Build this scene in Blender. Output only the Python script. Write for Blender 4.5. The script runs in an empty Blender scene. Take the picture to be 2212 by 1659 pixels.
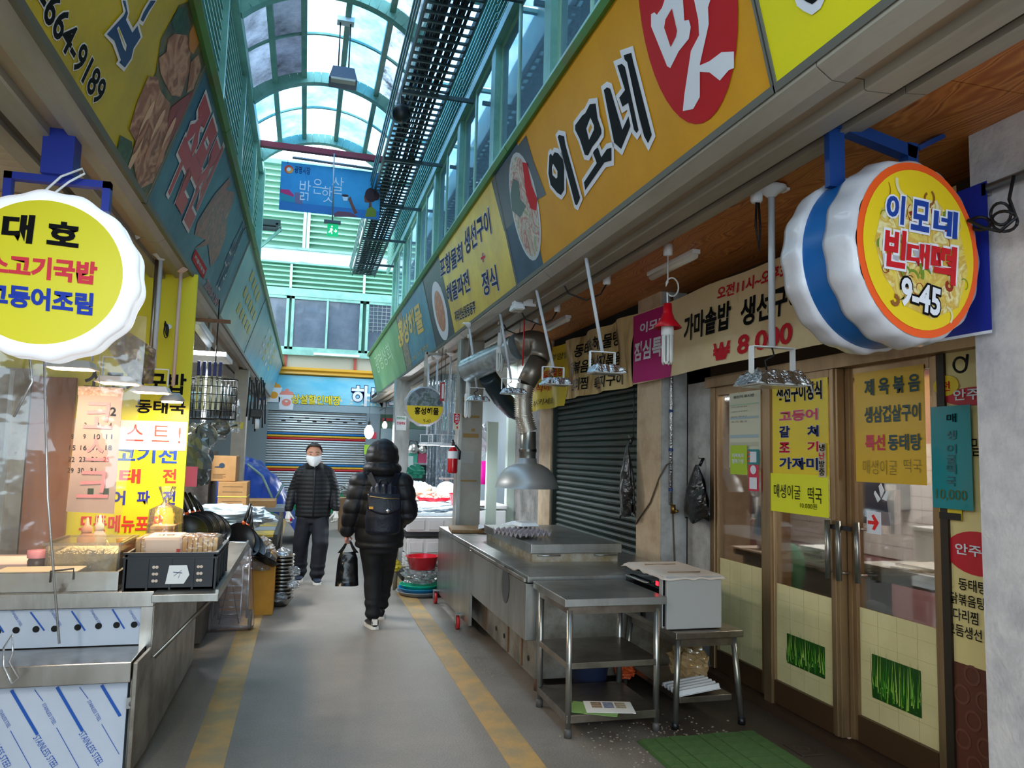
import bpy, bmesh, math, random
from mathutils import Vector, Matrix, noise
SC = bpy.context.scene; COL = SC.collection; D = bpy.data
PI = math.pi; random.seed(7)

# ------------------------------------------------------------------ camera
XC = Vector((0.96458887, 0.04856936, 0.25924763))      # world X, Y, Z axes seen from the lens (right, down, forward)
YC = Vector((-0.26258182, 0.08410824, 0.96123701))
ZC = Vector((0.02488181, -0.99527223, 0.0938833))
EYE = Vector((0, 0, 1.57)); FOC = 1640.0
cam = D.cameras.new('camera'); cam.sensor_width = 36; cam.lens = 36 * FOC / 2212; cam.clip_start = .05; cam.clip_end = 200
camo = D.objects.new('camera', cam); COL.objects.link(camo)
camo.matrix_world = Matrix(((XC[0], -XC[1], -XC[2], 0), (YC[0], -YC[1], -YC[2], 0), (ZC[0], -ZC[1], -ZC[2], 1.57), (0, 0, 0, 1)))
SC.camera = camo

# ------------------------------------------------------------------ world, exposure
wd = D.worlds.new('sky'); SC.world = wd; wd.use_nodes = True
bg = wd.node_tree.nodes['Background']; bg.inputs[0].default_value = (.68, .86, 1.0, 1); bg.inputs[1].default_value = 4.6
SC.view_settings.view_transform = 'Standard'; SC.view_settings.look = 'None'
SC.view_settings.exposure = 0.22; SC.view_settings.gamma = 1; SC.view_settings.use_curve_mapping = False
SC.cycles.use_denoising = True; SC.cycles.max_bounces = 8; SC.cycles.diffuse_bounces = 4; SC.cycles.glossy_bounces = 4
SC.cycles.transparent_max_bounces = 16; SC.cycles.sample_clamp_indirect = 6; SC.cycles.caustics_reflective = False; SC.cycles.caustics_refractive = False

def light(name, loc, energy, size, col=(1, 1, 1), rot=(0, 0, 0), sy=None, parent=None):
    l = D.lights.new(name, 'AREA'); l.energy = energy; l.color = col; l.size = size
    if sy: l.shape = 'RECTANGLE'; l.size_y = sy
    o = D.objects.new(name, l); COL.objects.link(o); o.location = loc; o.rotation_euler = rot
    if parent: o.parent = parent; o.matrix_parent_inverse = pm(parent).inverted()
    return o
def plight(name, loc, energy, r, col, parent=None):
    l = D.lights.new(name, 'POINT'); l.energy = energy; l.color = col; l.shadow_soft_size = r
    o = D.objects.new(name, l); COL.objects.link(o); o.location = loc
    if parent: o.parent = parent; o.matrix_parent_inverse = pm(parent).inverted()
    return o

# ------------------------------------------------------------------ helpers
def lin(h):
    h = h.lstrip('#'); c = [int(h[i:i + 2], 16) / 255 for i in (0, 2, 4)]
    return tuple(x / 12.92 if x <= .04045 else ((x + .055) / 1.055) ** 2.4 for x in c)
MT = {}
def mat(name, col, rough=.55, metal=0, col2=None, var=.0, vs=4, bump=0, bs=40, emit=0, ecol=None, spec=.35, stretch=None, coat=0, lo=.4, hi=.65, alpha=1, trans=0):
    """procedural surface: a base colour broken by noise towards col2, with fine relief"""
    if name in MT: return MT[name]
    m = D.materials.new(name); MT[name] = m; m.use_nodes = True; nt = m.node_tree; N = nt.nodes; L = nt.links; p = N['Principled BSDF']
    a = lin(col); p.inputs['Base Color'].default_value = (*a, 1); p.inputs['Roughness'].default_value = rough; p.inputs['Metallic'].default_value = metal
    p.inputs['Specular IOR Level'].default_value = spec; p.inputs['Coat Weight'].default_value = coat
    p.inputs['Alpha'].default_value = alpha; p.inputs['Transmission Weight'].default_value = trans
    if col2 or var or bump:
        tc = N.new('ShaderNodeTexCoord'); mp = N.new('ShaderNodeMapping'); L.new(tc.outputs['Object'], mp.inputs[0])
        if stretch: mp.inputs['Scale'].default_value = stretch
    if col2 or var:
        b = lin(col2) if col2 else tuple(x * (1 - var) for x in a)
        nz = N.new('ShaderNodeTexNoise'); nz.inputs['Scale'].default_value = vs; nz.inputs['Detail'].default_value = 6; nz.inputs['Roughness'].default_value = .65
        L.new(mp.outputs[0], nz.inputs['Vector'])
        cr = N.new('ShaderNodeValToRGB'); cr.color_ramp.elements[0].position = lo; cr.color_ramp.elements[1].position = hi
        cr.color_ramp.elements[0].color = (*a, 1); cr.color_ramp.elements[1].color = (*b, 1)
        L.new(nz.outputs[0], cr.inputs[0]); L.new(cr.outputs[0], p.inputs['Base Color'])
    if bump:
        n2 = N.new('ShaderNodeTexNoise'); n2.inputs['Scale'].default_value = bs; n2.inputs['Detail'].default_value = 4; L.new(mp.outputs[0], n2.inputs['Vector'])
        bp = N.new('ShaderNodeBump'); bp.inputs['Strength'].default_value = bump; bp.inputs['Distance'].default_value = .01
        L.new(n2.outputs[0], bp.inputs['Height']); L.new(bp.outputs[0], p.inputs['Normal'])
    if emit:
        p.inputs['Emission Color'].default_value = (*(lin(ecol) if ecol else a), 1); p.inputs['Emission Strength'].default_value = emit
    return m
def printmat(name, cols, scale=12, rough=.4, kind='noise', stretch=None, dist=0, coat=0, detail=5):
    """photo print: several colours laid out by noise or cells"""
    if name in MT: return MT[name]
    m = D.materials.new(name); MT[name] = m; m.use_nodes = True; nt = m.node_tree; N = nt.nodes; L = nt.links; p = N['Principled BSDF']
    p.inputs['Roughness'].default_value = rough; p.inputs['Coat Weight'].default_value = coat
    tc = N.new('ShaderNodeTexCoord'); mp = N.new('ShaderNodeMapping'); L.new(tc.outputs['Object'], mp.inputs[0])
    if stretch: mp.inputs['Scale'].default_value = stretch
    if kind == 'noise':
        t = N.new('ShaderNodeTexNoise'); t.inputs['Detail'].default_value = detail; t.inputs['Distortion'].default_value = dist; out = t.outputs[0]; lo, hi = .3, .7
    elif kind == 'wave':
        t = N.new('ShaderNodeTexWave'); t.inputs['Distortion'].default_value = dist; t.inputs['Detail'].default_value = 3; t.inputs['Detail Scale'].default_value = 1.2; out = t.outputs['Fac' if 'Fac' in t.outputs else 1]; lo, hi = 0, 1
    else:
        t = N.new('ShaderNodeTexVoronoi'); out = t.outputs['Color']; lo, hi = 0, 1
    t.inputs['Scale'].default_value = scale; L.new(mp.outputs[0], t.inputs['Vector'])
    cr = N.new('ShaderNodeValToRGB'); e = cr.color_ramp.elements; n = len(cols)
    e[0].position = lo; e[1].position = hi; e[0].color = (*lin(cols[0]), 1); e[1].color = (*lin(cols[-1]), 1)
    for i, c in enumerate(cols[1:-1], 1):
        k = e.new(lo + (hi - lo) * i / (n - 1)); k.color = (*lin(c), 1)
    L.new(out, cr.inputs[0]); L.new(cr.outputs[0], p.inputs['Base Color'])
    return m
def clearmat(name, tint='ffffff', gloss=.12, rough=.08, haze=0.0, hazecol='ffffff', bump=0, bs=20, trl=0.0):
    """thin clear sheet: see-through with a little haze and a mirror-like skin"""
    if name in MT: return MT[name]
    m = D.materials.new(name); MT[name] = m; m.use_nodes = True; nt = m.node_tree; N = nt.nodes; L = nt.links
    N.remove(N['Principled BSDF']); out = N['Material Output']
    tr = N.new('ShaderNodeBsdfTransparent'); tr.inputs[0].default_value = (*lin(tint), 1)
    gl = N.new('ShaderNodeBsdfGlossy'); gl.inputs['Roughness'].default_value = rough
    fr = N.new('ShaderNodeLayerWeight'); fr.inputs[0].default_value = .35
    ma = N.new('ShaderNodeMath'); ma.operation = 'MULTIPLY_ADD'; ma.inputs[1].default_value = .8; ma.inputs[2].default_value = gloss
    L.new(fr.outputs['Fresnel'], ma.inputs[0]); mx = N.new('ShaderNodeMixShader')
    ma.use_clamp = True; L.new(ma.outputs[0], mx.inputs[0]); base = tr.outputs[0]
    if haze or trl:
        df = N.new('ShaderNodeBsdfTranslucent' if trl else 'ShaderNodeBsdfDiffuse'); df.inputs[0].default_value = (*lin(hazecol), 1)
        m2 = N.new('ShaderNodeMixShader'); m2.inputs[0].default_value = trl or haze
        L.new(tr.outputs[0], m2.inputs[1]); L.new(df.outputs[0], m2.inputs[2]); base = m2.outputs[0]
    L.new(base, mx.inputs[1]); L.new(gl.outputs[0], mx.inputs[2]); L.new(mx.outputs[0], out.inputs['Surface'])
    if bump:
        tc = N.new('ShaderNodeTexCoord'); nz = N.new('ShaderNodeTexNoise'); nz.inputs['Scale'].default_value = bs; L.new(tc.outputs['Object'], nz.inputs['Vector'])
        bp = N.new('ShaderNodeBump'); bp.inputs['Strength'].default_value = bump; bp.inputs['Distance'].default_value = .03
        L.new(nz.outputs[0], bp.inputs['Height']); L.new(bp.outputs[0], gl.inputs['Normal'])
    return m
def dirty_panel(name, tint, dirt, lo, hi, clear):
    """roof sheet: daylight scatters through it, grime blocks part of it"""
    m = D.materials.new(name); MT[name] = m; m.use_nodes = True; nt = m.node_tree; N = nt.nodes; L = nt.links
    N.remove(N['Principled BSDF']); out = N['Material Output']
    tc = N.new('ShaderNodeTexCoord'); nz = N.new('ShaderNodeTexNoise'); nz.inputs['Scale'].default_value = 2.2; nz.inputs['Detail'].default_value = 8; nz.inputs['Roughness'].default_value = .7
    L.new(tc.outputs['Object'], nz.inputs['Vector']); cr = N.new('ShaderNodeValToRGB')
    cr.color_ramp.elements[0].position = lo; cr.color_ramp.elements[1].position = hi
    cr.color_ramp.elements[0].color = (*lin(dirt), 1); cr.color_ramp.elements[1].color = (*lin(tint), 1); L.new(nz.outputs[0], cr.inputs[0])
    tr = N.new('ShaderNodeBsdfTransparent'); tl = N.new('ShaderNodeBsdfTranslucent'); mx = N.new('ShaderNodeMixShader'); mx.inputs[0].default_value = 1 - clear
    L.new(cr.outputs[0], tr.inputs[0]); L.new(cr.outputs[0], tl.inputs[0]); L.new(tr.outputs[0], mx.inputs[1]); L.new(tl.outputs[0], mx.inputs[2])
    gl = N.new('ShaderNodeBsdfGlossy'); gl.inputs['Roughness'].default_value = .15; m2 = N.new('ShaderNodeMixShader'); m2.inputs[0].default_value = .06
    L.new(mx.outputs[0], m2.inputs[1]); L.new(gl.outputs[0], m2.inputs[2]); L.new(m2.outputs[0], out.inputs['Surface'])
    return m

def at(u, v, **k):
    """world point seen at photo pixel (u,v) on the plane X=, Y= or Z="""
    r = Vector(((u - 1106) / FOC, (v - 829.5) / FOC, 1)); w = Vector((r.dot(XC), r.dot(YC), r.dot(ZC)))
    a, val = next(iter(k.items())); i = 'XYZ'.index(a)
    return EYE + w * ((val - EYE[i]) / w[i])

def pm(o):
    return Matrix.LocRotScale(o.location, o.rotation_euler, o.scale) if o.parent is None else o.matrix_parent_inverse
def link(o, parent):
    COL.objects.link(o)
    if parent is not None:
        o.parent = parent
        m = Matrix.Identity(4); q = parent
        while q is not None:
            if q.parent is None: m = Matrix.LocRotScale(q.location, q.rotation_euler, q.scale) @ m; break
            q = q.parent
        o.matrix_parent_inverse = m.inverted() if parent.parent is None else Matrix.Identity(4)
def props(o, label=None, cat=None, group=None, kind=None):
    if label: o['label'] = label
    if cat: o['category'] = cat
    if group: o['group'] = group
    if kind: o['kind'] = kind
    return o
def root(name, label, cat, loc=(0, 0, 0), group=None, rz=0, kind=None):
    o = D.objects.new(name, None); o.empty_display_size = .1; COL.objects.link(o); o.location = loc; o.rotation_euler = (0, 0, rz)
    return props(o, label, cat, group, kind)
def copy_tree(o, dx=(0, 0, 0), rz=None, parent=None, label=None):
    """copy a thing and each of its parts (mesh data shared)"""
    c = o.copy(); COL.objects.link(c)
    if parent is None:
        c.location = Vector(o.location) + Vector(dx)
        if rz is not None: c.rotation_euler = (0, 0, rz)
        if label: c['label'] = label
    else:
        c.parent = parent; c.matrix_parent_inverse = o.matrix_parent_inverse.copy()
    for ch in KIDS.get(o, []): copy_kid(ch, c)
    return c
def copy_kid(ch, parent):
    c = ch.copy(); COL.objects.link(c); c.parent = parent; c.matrix_parent_inverse = ch.matrix_parent_inverse.copy(); KIDS.setdefault(parent, []).append(c)
    for g in KIDS.get(ch, []): copy_kid(g, c)
KIDS = {}

class MB:
    def __init__(s): s.v = []; s.f = []; s.m = []; s.sm = []
    def add(s, vs, fs, mi=0, sm=False):
        b = len(s.v); s.v += [tuple(x) for x in vs]; s.f += [tuple(b + i for i in f) for f in fs]; s.m += [mi] * len(fs); s.sm += [sm] * len(fs); return s
    def box(s, c, d, rz=0, mi=0, rot=None, top=None):
        c = Vector(c); x, y, z = d[0] / 2, d[1] / 2, d[2] / 2; k = top or (1, 1)
        vs = [Vector((sx * x * (k[0] if sz > 0 else 1), sy * y * (k[1] if sz > 0 else 1), sz * z)) for sz in (-1, 1) for sx, sy in ((-1, -1), (1, -1), (1, 1), (-1, 1))]
        R = rot.to_matrix() if rot is not None and hasattr(rot, 'to_matrix') else (Matrix.Rotation(rz, 3, 'Z') if rz else None)
        if R is not None: vs = [R @ q for q in vs]
        return s.add([c + q for q in vs], [(0, 3, 2, 1), (4, 5, 6, 7), (0, 1, 5, 4), (1, 2, 6, 5), (2, 3, 7, 6), (3, 0, 4, 7)], mi)
    def bx(s, a, b, mi=0):
        return s.box([(a[i] + b[i]) / 2 for i in range(3)], [abs(b[i] - a[i]) for i in range(3)], mi=mi)
    def beam(s, p, q, w, h, mi=0, up=(0, 0, 1)):
        p, q = Vector(p), Vector(q); d = (q - p).normalized(); up = Vector(up)
        if abs(d.dot(up)) > .99: up = Vector((1, 0, 0))
        a = d.cross(up).normalized() * w / 2; b = a.cross(d).normalized() * h / 2
        return s.add([p - a - b, p + a - b, p + a + b, p - a + b, q - a - b, q + a - b, q + a + b, q - a + b], [(0, 1, 2, 3), (7, 6, 5, 4), (0, 4, 5, 1), (1, 5, 6, 2), (2, 6, 7, 3), (3, 7, 4, 0)], mi)
    def tube(s, pts, r, n=8, mi=0, caps=True, closed=False):
        pts = [Vector(p) for p in pts]; m = len(pts); rs = r if isinstance(r, (list, tuple)) else [r] * m; vs = []; pa = None
        for i, p in enumerate(pts):
            if closed: t = pts[(i + 1) % m] - pts[i - 1]
            else: t = pts[min(i + 1, m - 1)] - pts[max(i - 1, 0)]
            t = t.normalized() if t.length > 1e-9 else Vector((0, 0, 1))
            if pa is None: a = t.orthogonal().normalized()
            else:
                a = pa - t * pa.dot(t); a = a.normalized() if a.length > 1e-6 else t.orthogonal().normalized()
            pa = a; b = t.cross(a)
            for k in range(n):
                an = 2 * PI * k / n; vs.append(p + (a * math.cos(an) + b * math.sin(an)) * rs[i])
        fs = [(i * n + k, i * n + (k + 1) % n, (i + 1) * n + (k + 1) % n, (i + 1) * n + k) for i in range(m - 1) for k in range(n)]
        if closed: fs += [((m - 1) * n + k, (m - 1) * n + (k + 1) % n, (k + 1) % n, k) for k in range(n)]
        s.add(vs, fs, mi, True)
        if caps and not closed: s.add(vs[:n], [tuple(range(n))[::-1]], mi); s.add(vs[-n:], [tuple(range(n))], mi)
        return s
    def lathe(s, prof, c=(0, 0, 0), n=20, mi=0, ax=(0, 0, 1), sm=True, scal=None):
        """profile of (radius, height) turned about ax; scal(angle) shapes the rim"""
        c = Vector(c); z = Vector(ax).normalized(); a = z.orthogonal().normalized() if abs(z.z) < .99 else Vector((1, 0, 0)); b = z.cross(a); vs = []
        for r, h in prof:
            for k in range(n):
                an = 2 * PI * k / n; q = r * (scal(an) if scal else 1); vs.append(c + (a * math.cos(an) + b * math.sin(an)) * q + z * h)
        fs = [(i * n + k, i * n + (k + 1) % n, (i + 1) * n + (k + 1) % n, (i + 1) * n + k) for i in range(len(prof) - 1) for k in range(n)]
        return s.add(vs, fs, mi, sm)
    def ball(s, c, r, n=10, mi=0, m=6, rot=None):
        r = (r, r, r) if not isinstance(r, (tuple, list)) else r; c = Vector(c); vs = []
        for i in range(m + 1):
            t = PI * i / m
            for k in range(n):
                an = 2 * PI * k / n; q = Vector((r[0] * math.sin(t) * math.cos(an), r[1] * math.sin(t) * math.sin(an), r[2] * math.cos(t)))
                if rot is not None: q = rot @ q
                vs.append(c + q)
        fs = [(i * n + k, (i + 1) * n + k, (i + 1) * n + (k + 1) % n, i * n + (k + 1) % n) for i in range(m) for k in range(n)]
        return s.add(vs, fs, mi, True)
    def grid(s, fn, nu, nv, mi=0, sm=True):
        vs = [fn(i / nu, j / nv) for j in range(nv + 1) for i in range(nu + 1)]; w = nu + 1
        return s.add(vs, [(j * w + i, j * w + i + 1, (j + 1) * w + i + 1, (j + 1) * w + i) for j in range(nv) for i in range(nu)], mi, sm)
    def ext(s, prof, o, d, mi=0, close=True):
        """3-D outline swept by vector d, capped"""
        n = len(prof); d = Vector(d); o = Vector(o); a = [o + Vector(p) for p in prof]; b = [p + d for p in a]
        fs = [(i, (i + 1) % n, n + (i + 1) % n, n + i) for i in range(n if close else n - 1)]
        if close: fs += [tuple(range(n))[::-1], tuple(range(n, 2 * n))]
        return s.add(a + b, fs, mi)
    def build(s, name, mats, parent=None, bevel=0, solid=0, **pr):
        me = D.meshes.new(name); me.from_pydata(s.v, [], s.f)
        for m in (mats if isinstance(mats, (list, tuple)) else [mats]): me.materials.append(m)
        me.polygons.foreach_set('material_index', s.m); me.polygons.foreach_set('use_smooth', s.sm); me.update()
        bm = bmesh.new(); bm.from_mesh(me); bmesh.ops.remove_doubles(bm, verts=bm.verts, dist=1e-5); bmesh.ops.recalc_face_normals(bm, faces=bm.faces); bm.to_mesh(me); bm.free()
        o = D.objects.new(name, me); link(o, parent)
        if parent is not None: KIDS.setdefault(parent, []).append(o)
        if solid: k = o.modifiers.new('solid', 'SOLIDIFY'); k.thickness = solid; k.offset = 0
        if bevel: k = o.modifiers.new('bevel', 'BEVEL'); k.width = bevel; k.segments = 2; k.limit_method = 'ANGLE'; k.harden_normals = False
        return props(o, **pr)
def inst(src, name, parent, M):
    """an alike piece: shares mesh data with src, moved by M"""
    o = D.objects.new(name, src.data); link(o, parent); KIDS.setdefault(parent, []).append(o)
    if parent is None: o.matrix_basis = M
    else: o.matrix_basis = M
    return o

class Fr:
    """a flat face: origin, right, up; depth counts towards the onlooker"""
    warp = None
    def __init__(s, o, r, u): s.o = Vector(o); s.r = Vector(r).normalized(); s.u = Vector(u).normalized(); s.n = s.r.cross(s.u)
    def p(s, a, b, d=0): return s.o + s.r * a + s.u * b + s.n * (d + (s.warp(a, b) if s.warp else 0))
    def px(s, x, y):
        r = Vector(((x - 1106) / FOC, (y - 829.5) / FOC, 1)); w = Vector((r.dot(XC), r.dot(YC), r.dot(ZC)))
        q = EYE + w * ((s.o - EYE).dot(s.n) / w.dot(s.n)) - s.o
        return (q.dot(s.r), q.dot(s.u))
    def bx(s, x0, y0, x1, y1):
        a = s.px(x0, y0); b = s.px(x1, y1); return (min(a[0], b[0]), min(a[1], b[1]), max(a[0], b[0]), max(a[1], b[1]))
JOBS = []
def txt(parent, st, fr, box, m, d=.003, bold=.02, out=None, shear=0, name='lettering', spin=0):
    """flat lettering fitted into box=(x0,y0,x1,y1) on face fr; out=(material,width) adds a rim"""
    JOBS.append((parent, st, fr, box, m, d, bold, out, shear, name, spin))
def txtp(parent, st, fr, pb, m, **k): txt(parent, st, fr, fr.bx(*pb), m, **k)
def txtq(parent, st, fr, q, m, **k):
    """lettering on a sheet that hangs askew: four corners from the lower left, anticlockwise"""
    txt(parent, st, fr, tuple(tuple(fr.px(*p)) for p in q), m, **k)
def txtv(parent, st, fr, x0, yt, yb, x1, m, **k):
    a = fr.px(x0, yb); c = fr.px(x0, yt); e = fr.px(x1, yb); txt(parent, st, fr, (a[0], a[1], e[0], c[1]), m, **k)
def poly(parent, fr, pts, m, d=.002, name='print', px=False, build=True, mb=None):
    if px: pts = [fr.px(*q) for q in pts]
    b = mb or MB(); b.add([fr.p(a, c, d) for a, c in pts], [tuple(range(len(pts)))])
    return b.build(name, m, parent) if build and mb is None else b
def rect(parent, fr, x0, y0, x1, y1, m, d=.002, name='print', th=0):
    b = MB(); q = [fr.p(a, c, d) for a, c in ((x0, y0), (x1, y0), (x1, y1), (x0, y1))]
    if th: b.ext([v - fr.n * th for v in q], (0, 0, 0), fr.n * th)
    else: b.add(q, [(0, 1, 2, 3)])
    return b.build(name, m, parent)
def oval(parent, fr, cx, cy, rx, ry, m, d=.002, name='print', n=28, scal=None):
    return poly(parent, fr, [(cx + rx * math.cos(t) * (scal(t) if scal else 1), cy + ry * math.sin(t) * (scal(t) if scal else 1)) for t in [2 * PI * i / n for i in range(n)]], m, d, name)
def stroke(mb, fr, pts, w, d=.004):
    """a flat brush stroke along pts"""
    pts = [Vector(p) for p in pts]; L = []; Rr = []
    for i, p in enumerate(pts):
        t = (pts[min(i + 1, len(pts) - 1)] - pts[max(i - 1, 0)]); t = t.normalized() if t.length else Vector((1, 0)); nn = Vector((-t.y, t.x)) * w / 2
        L.append(fr.p(*(p + nn), d)); Rr.append(fr.p(*(p - nn), d))
    n = len(pts); mb.add(L + Rr, [(i, i + 1, n + i + 1, n + i) for i in range(n - 1)])
def grow(pts, w):
    n = len(pts); A = sum(pts[i][0] * pts[(i + 1) % n][1] - pts[(i + 1) % n][0] * pts[i][1] for i in range(n)); sg = 1 if A > 0 else -1; out = []
    for i in range(n):
        p, q, r = Vector(pts[i - 1]), Vector(pts[i]), Vector(pts[(i + 1) % n]); a = (q - p).normalized(); b = (r - q).normalized()
        na, nb = Vector((a.y, -a.x)) * sg, Vector((b.y, -b.x)) * sg; k = na + nb; k = k / max(k.length_squared / 2, .55); out.append(tuple(q + k * w))
    return out
def brush(parent, fr, pts, m, rim, w, d=.004, hole=None, base=None, name='brush_letter', px=True):
    if px: pts = [fr.px(*q) for q in pts]
    if rim: poly(parent, fr, grow(pts, w), rim, d - .0015, 'letter_rim')
    poly(parent, fr, pts, m, d, name)
    if hole:
        h = [fr.px(*q) for q in hole] if px else hole
        if rim: poly(parent, fr, grow(h, -w * .1), rim, d + .001, 'letter_rim'); h = grow(h, -w * .9) if w else h
        poly(parent, fr, h, base, d + .002, 'letter_counter')
def do_text():
    obs = []; cache = {}
    for j in JOBS:
        st, bold, out = j[1], j[6], j[7]
        for off in [bold] + ([out[1]] if out else []):
            if (st, off) in cache: continue
            c = D.curves.new('t', 'FONT'); c.body = st; c.size = 1; c.offset = off; c.resolution_u = 3; c.align_x = 'CENTER'
            o = D.objects.new('t', c); COL.objects.link(o); cache[(st, off)] = o
    dg = bpy.context.evaluated_depsgraph_get(); ME = {}
    for k, o in cache.items():
        me = D.meshes.new_from_object(o.evaluated_get(dg)); ME[k] = ([v.co.copy() for v in me.vertices], [tuple(p.vertices) for p in me.polygons]); D.meshes.remove(me)
    for o in cache.values():
        c = o.data; D.objects.remove(o); D.curves.remove(c)
    for parent, st, fr, bxx, m, d, bold, out, shear, name, spin in JOBS:
        V, F_ = ME[(st, bold)]
        if not V: continue
        x0, x1 = min(v.x for v in V), max(v.x for v in V); y0, y1 = min(v.y for v in V), max(v.y for v in V)
        quad = isinstance(bxx[0], tuple)
        if quad: Q4 = [Vector(k) for k in bxx]; bxx = (0, 0, 1, 1)
        sx = (bxx[2] - bxx[0]) / (x1 - x0); sy = (bxx[3] - bxx[1]) / (y1 - y0); cx, cy = (bxx[0] + bxx[2]) / 2, (bxx[1] + bxx[3]) / 2; cs, sn = math.cos(spin), math.sin(spin)
        def put(vs, fs, mm, dd):
            iv = sorted((min(vs[i].x for i in f), max(vs[i].x for i in f), k) for k, f in enumerate(fs)); parts = []; end = -1e9
            for lo, hi, k in iv:
                if lo > end + (.06 if '-' in st else .24): parts.append([])
                parts[-1].append(k); end = max(end, hi)
            for pk in parts:
                ids = sorted({i for k in pk for i in fs[k]}); mp = {i: n for n, i in enumerate(ids)}; put1([vs[i] for i in ids], [tuple(mp[i] for i in fs[k]) for k in pk], mm, dd)
        def put1(vs, fs, mm, dd):
            b = MB(); q = []
            for v in vs:
                if quad:
                    a, c2 = (v.x - x0) * sx, (v.y - y0) * sy; w_ = Q4[0] * (1 - a) * (1 - c2) + Q4[1] * a * (1 - c2) + Q4[2] * a * c2 + Q4[3] * (1 - a) * c2; q.append(fr.p(w_.x, w_.y, dd)); continue
                a = bxx[0] + (v.x - x0) * sx; c2 = bxx[1] + (v.y - y0) * sy; a += shear * (c2 - bxx[1])
                if spin: a, c2 = cx + (a - cx) * cs - (c2 - cy) * sn, cy + (a - cx) * sn + (c2 - cy) * cs
                q.append(fr.p(a, c2, dd))
            b.add(q, fs)
            me = D.meshes.new(name); me.from_pydata(b.v, [], b.f); me.materials.append(mm); o = D.objects.new(name, me); link(o, parent)
        if out: V2, F2 = ME[(st, out[1])]; put(V2, F2, out[0], d - .0012)
        put(V, F_, m, d)
def link_fix():
    pass
def nz(x, y=0, z=0): return noise.noise(Vector((x, y, z)))
ZUP = (0, 0, 1)
# ------------------------------------------------------------------ shared materials
mint = mat('mint_paint', '#8db8a9', .45, col2='#74a093', vs=3)
mintd = mat('mint_paint_frame', '#7fb0a0', .4, col2='#639185', vs=2)
gcap = mat('green_cap_paint', '#3f7a35', .35, col2='#55632a', vs=3, lo=.5, hi=.7)
steel = mat('stainless_steel', '#aeaeaa', .3, .85, col2='#85827a', vs=3, bump=.03, bs=60, stretch=(1, 1, .3))
steeld = mat('worn_steel', '#a39f96', .38, .8, col2='#72675a', vs=4, bump=.05, bs=80)
alu = mat('bronze_aluminium', '#a48a68', .34, .7, col2='#7c6248', vs=2, stretch=(1, 1, .2))
galv = mat('soffit_metal', '#aaa396', .5, .15, col2='#8c8578', vs=2, stretch=(1, .2, 1))
white = mat('white_paint', '#e2e4e6', .45); black = mat('black_plastic', '#111214', .4); dark = mat('dark_gap', '#0c0b0a', .8)
rubber = mat('black_cable', '#15161a', .5); conc = mat('rough_concrete', '#8e8c88', .85, col2='#6c6a67', vs=5, bump=.5, bs=25)
plaster = mat('white_plaster', '#c9c4c4', .8, col2='#aeaaae', vs=6, bump=.35, bs=40)
wood = mat('brown_wood', '#7a5030', .6, col2='#5a3820', vs=5, stretch=(1, 1, .1))
paper = mat('white_paper', '#dcdad6', .7); foil = mat('crumpled_foil', '#d8d8da', .18, 1, bump=1, bs=70)
ylw = mat('yellow_board', '#e8c81e', .45); redp = mat('red_plastic', '#c81224', .3)

# ------------------------------------------------------------------ floor
m = D.materials.new('asphalt'); m.use_nodes = True; nt = m.node_tree; N = nt.nodes; L = nt.links; p = N['Principled BSDF']
tc = N.new('ShaderNodeTexCoord'); sp = N.new('ShaderNodeSeparateXYZ'); L.new(tc.outputs['Object'], sp.inputs[0])
n1 = N.new('ShaderNodeTexNoise'); n1.inputs['Scale'].default_value = 1.3; n1.inputs['Detail'].default_value = 9; n1.inputs['Roughness'].default_value = .7; L.new(tc.outputs['Object'], n1.inputs['Vector'])
c1 = N.new('ShaderNodeValToRGB'); c1.color_ramp.elements[0].position = .35; c1.color_ramp.elements[1].position = .68
c1.color_ramp.elements[0].color = (*lin('#6e655b'), 1); c1.color_ramp.elements[1].color = (*lin('#867c72'), 1); L.new(n1.outputs[0], c1.inputs[0])
# brown trodden dirt along the shop fronts
ma = N.new('ShaderNodeMath'); ma.operation = 'MULTIPLY_ADD'; ma.inputs[1].default_value = 1.0; ma.inputs[2].default_value = -1.75; L.new(sp.outputs[0], ma.inputs[0])
n2 = N.new('ShaderNodeTexNoise'); n2.inputs['Scale'].default_value = 3; n2.inputs['Detail'].default_value = 6; L.new(tc.outputs['Object'], n2.inputs['Vector'])
mb_ = N.new('ShaderNodeMath'); mb_.operation = 'MULTIPLY_ADD'; mb_.inputs[1].default_value = 1.6; mb_.inputs[2].default_value = -.5; L.new(n2.outputs[0], mb_.inputs[0])
mc = N.new('ShaderNodeMath'); mc.operation = 'ADD'; mc.use_clamp = True; L.new(ma.outputs[0], mc.inputs[0]); L.new(mb_.outputs[0], mc.inputs[1])
mx = N.new('ShaderNodeMixRGB'); mx.inputs[2].default_value = (*lin('#3f342a'), 1); L.new(mc.outputs[0], mx.inputs[0]); L.new(c1.outputs[0], mx.inputs[1])
n3 = N.new('ShaderNodeTexNoise'); n3.inputs['Scale'].default_value = 90; n3.inputs['Detail'].default_value = 3; L.new(tc.outputs['Object'], n3.inputs['Vector'])
m3 = N.new('ShaderNodeMixRGB'); m3.blend_type = 'OVERLAY'; m3.inputs[0].default_value = .35; L.new(mx.outputs[0], m3.inputs[1]); L.new(n3.outputs[0], m3.inputs[2]); L.new(m3.outputs[0], p.inputs['Base Color'])
r3 = N.new('ShaderNodeMapRange'); r3.inputs[3].default_value = .38; r3.inputs[4].default_value = .75; L.new(n1.outputs[0], r3.inputs[0]); L.new(r3.outputs[0], p.inputs['Roughness'])
bp = N.new('ShaderNodeBump'); bp.inputs['Strength'].default_value = .35; bp.inputs['Distance'].default_value = .006; L.new(n3.outputs[0], bp.inputs['Height']); L.new(bp.outputs[0], p.inputs['Normal'])
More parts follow.
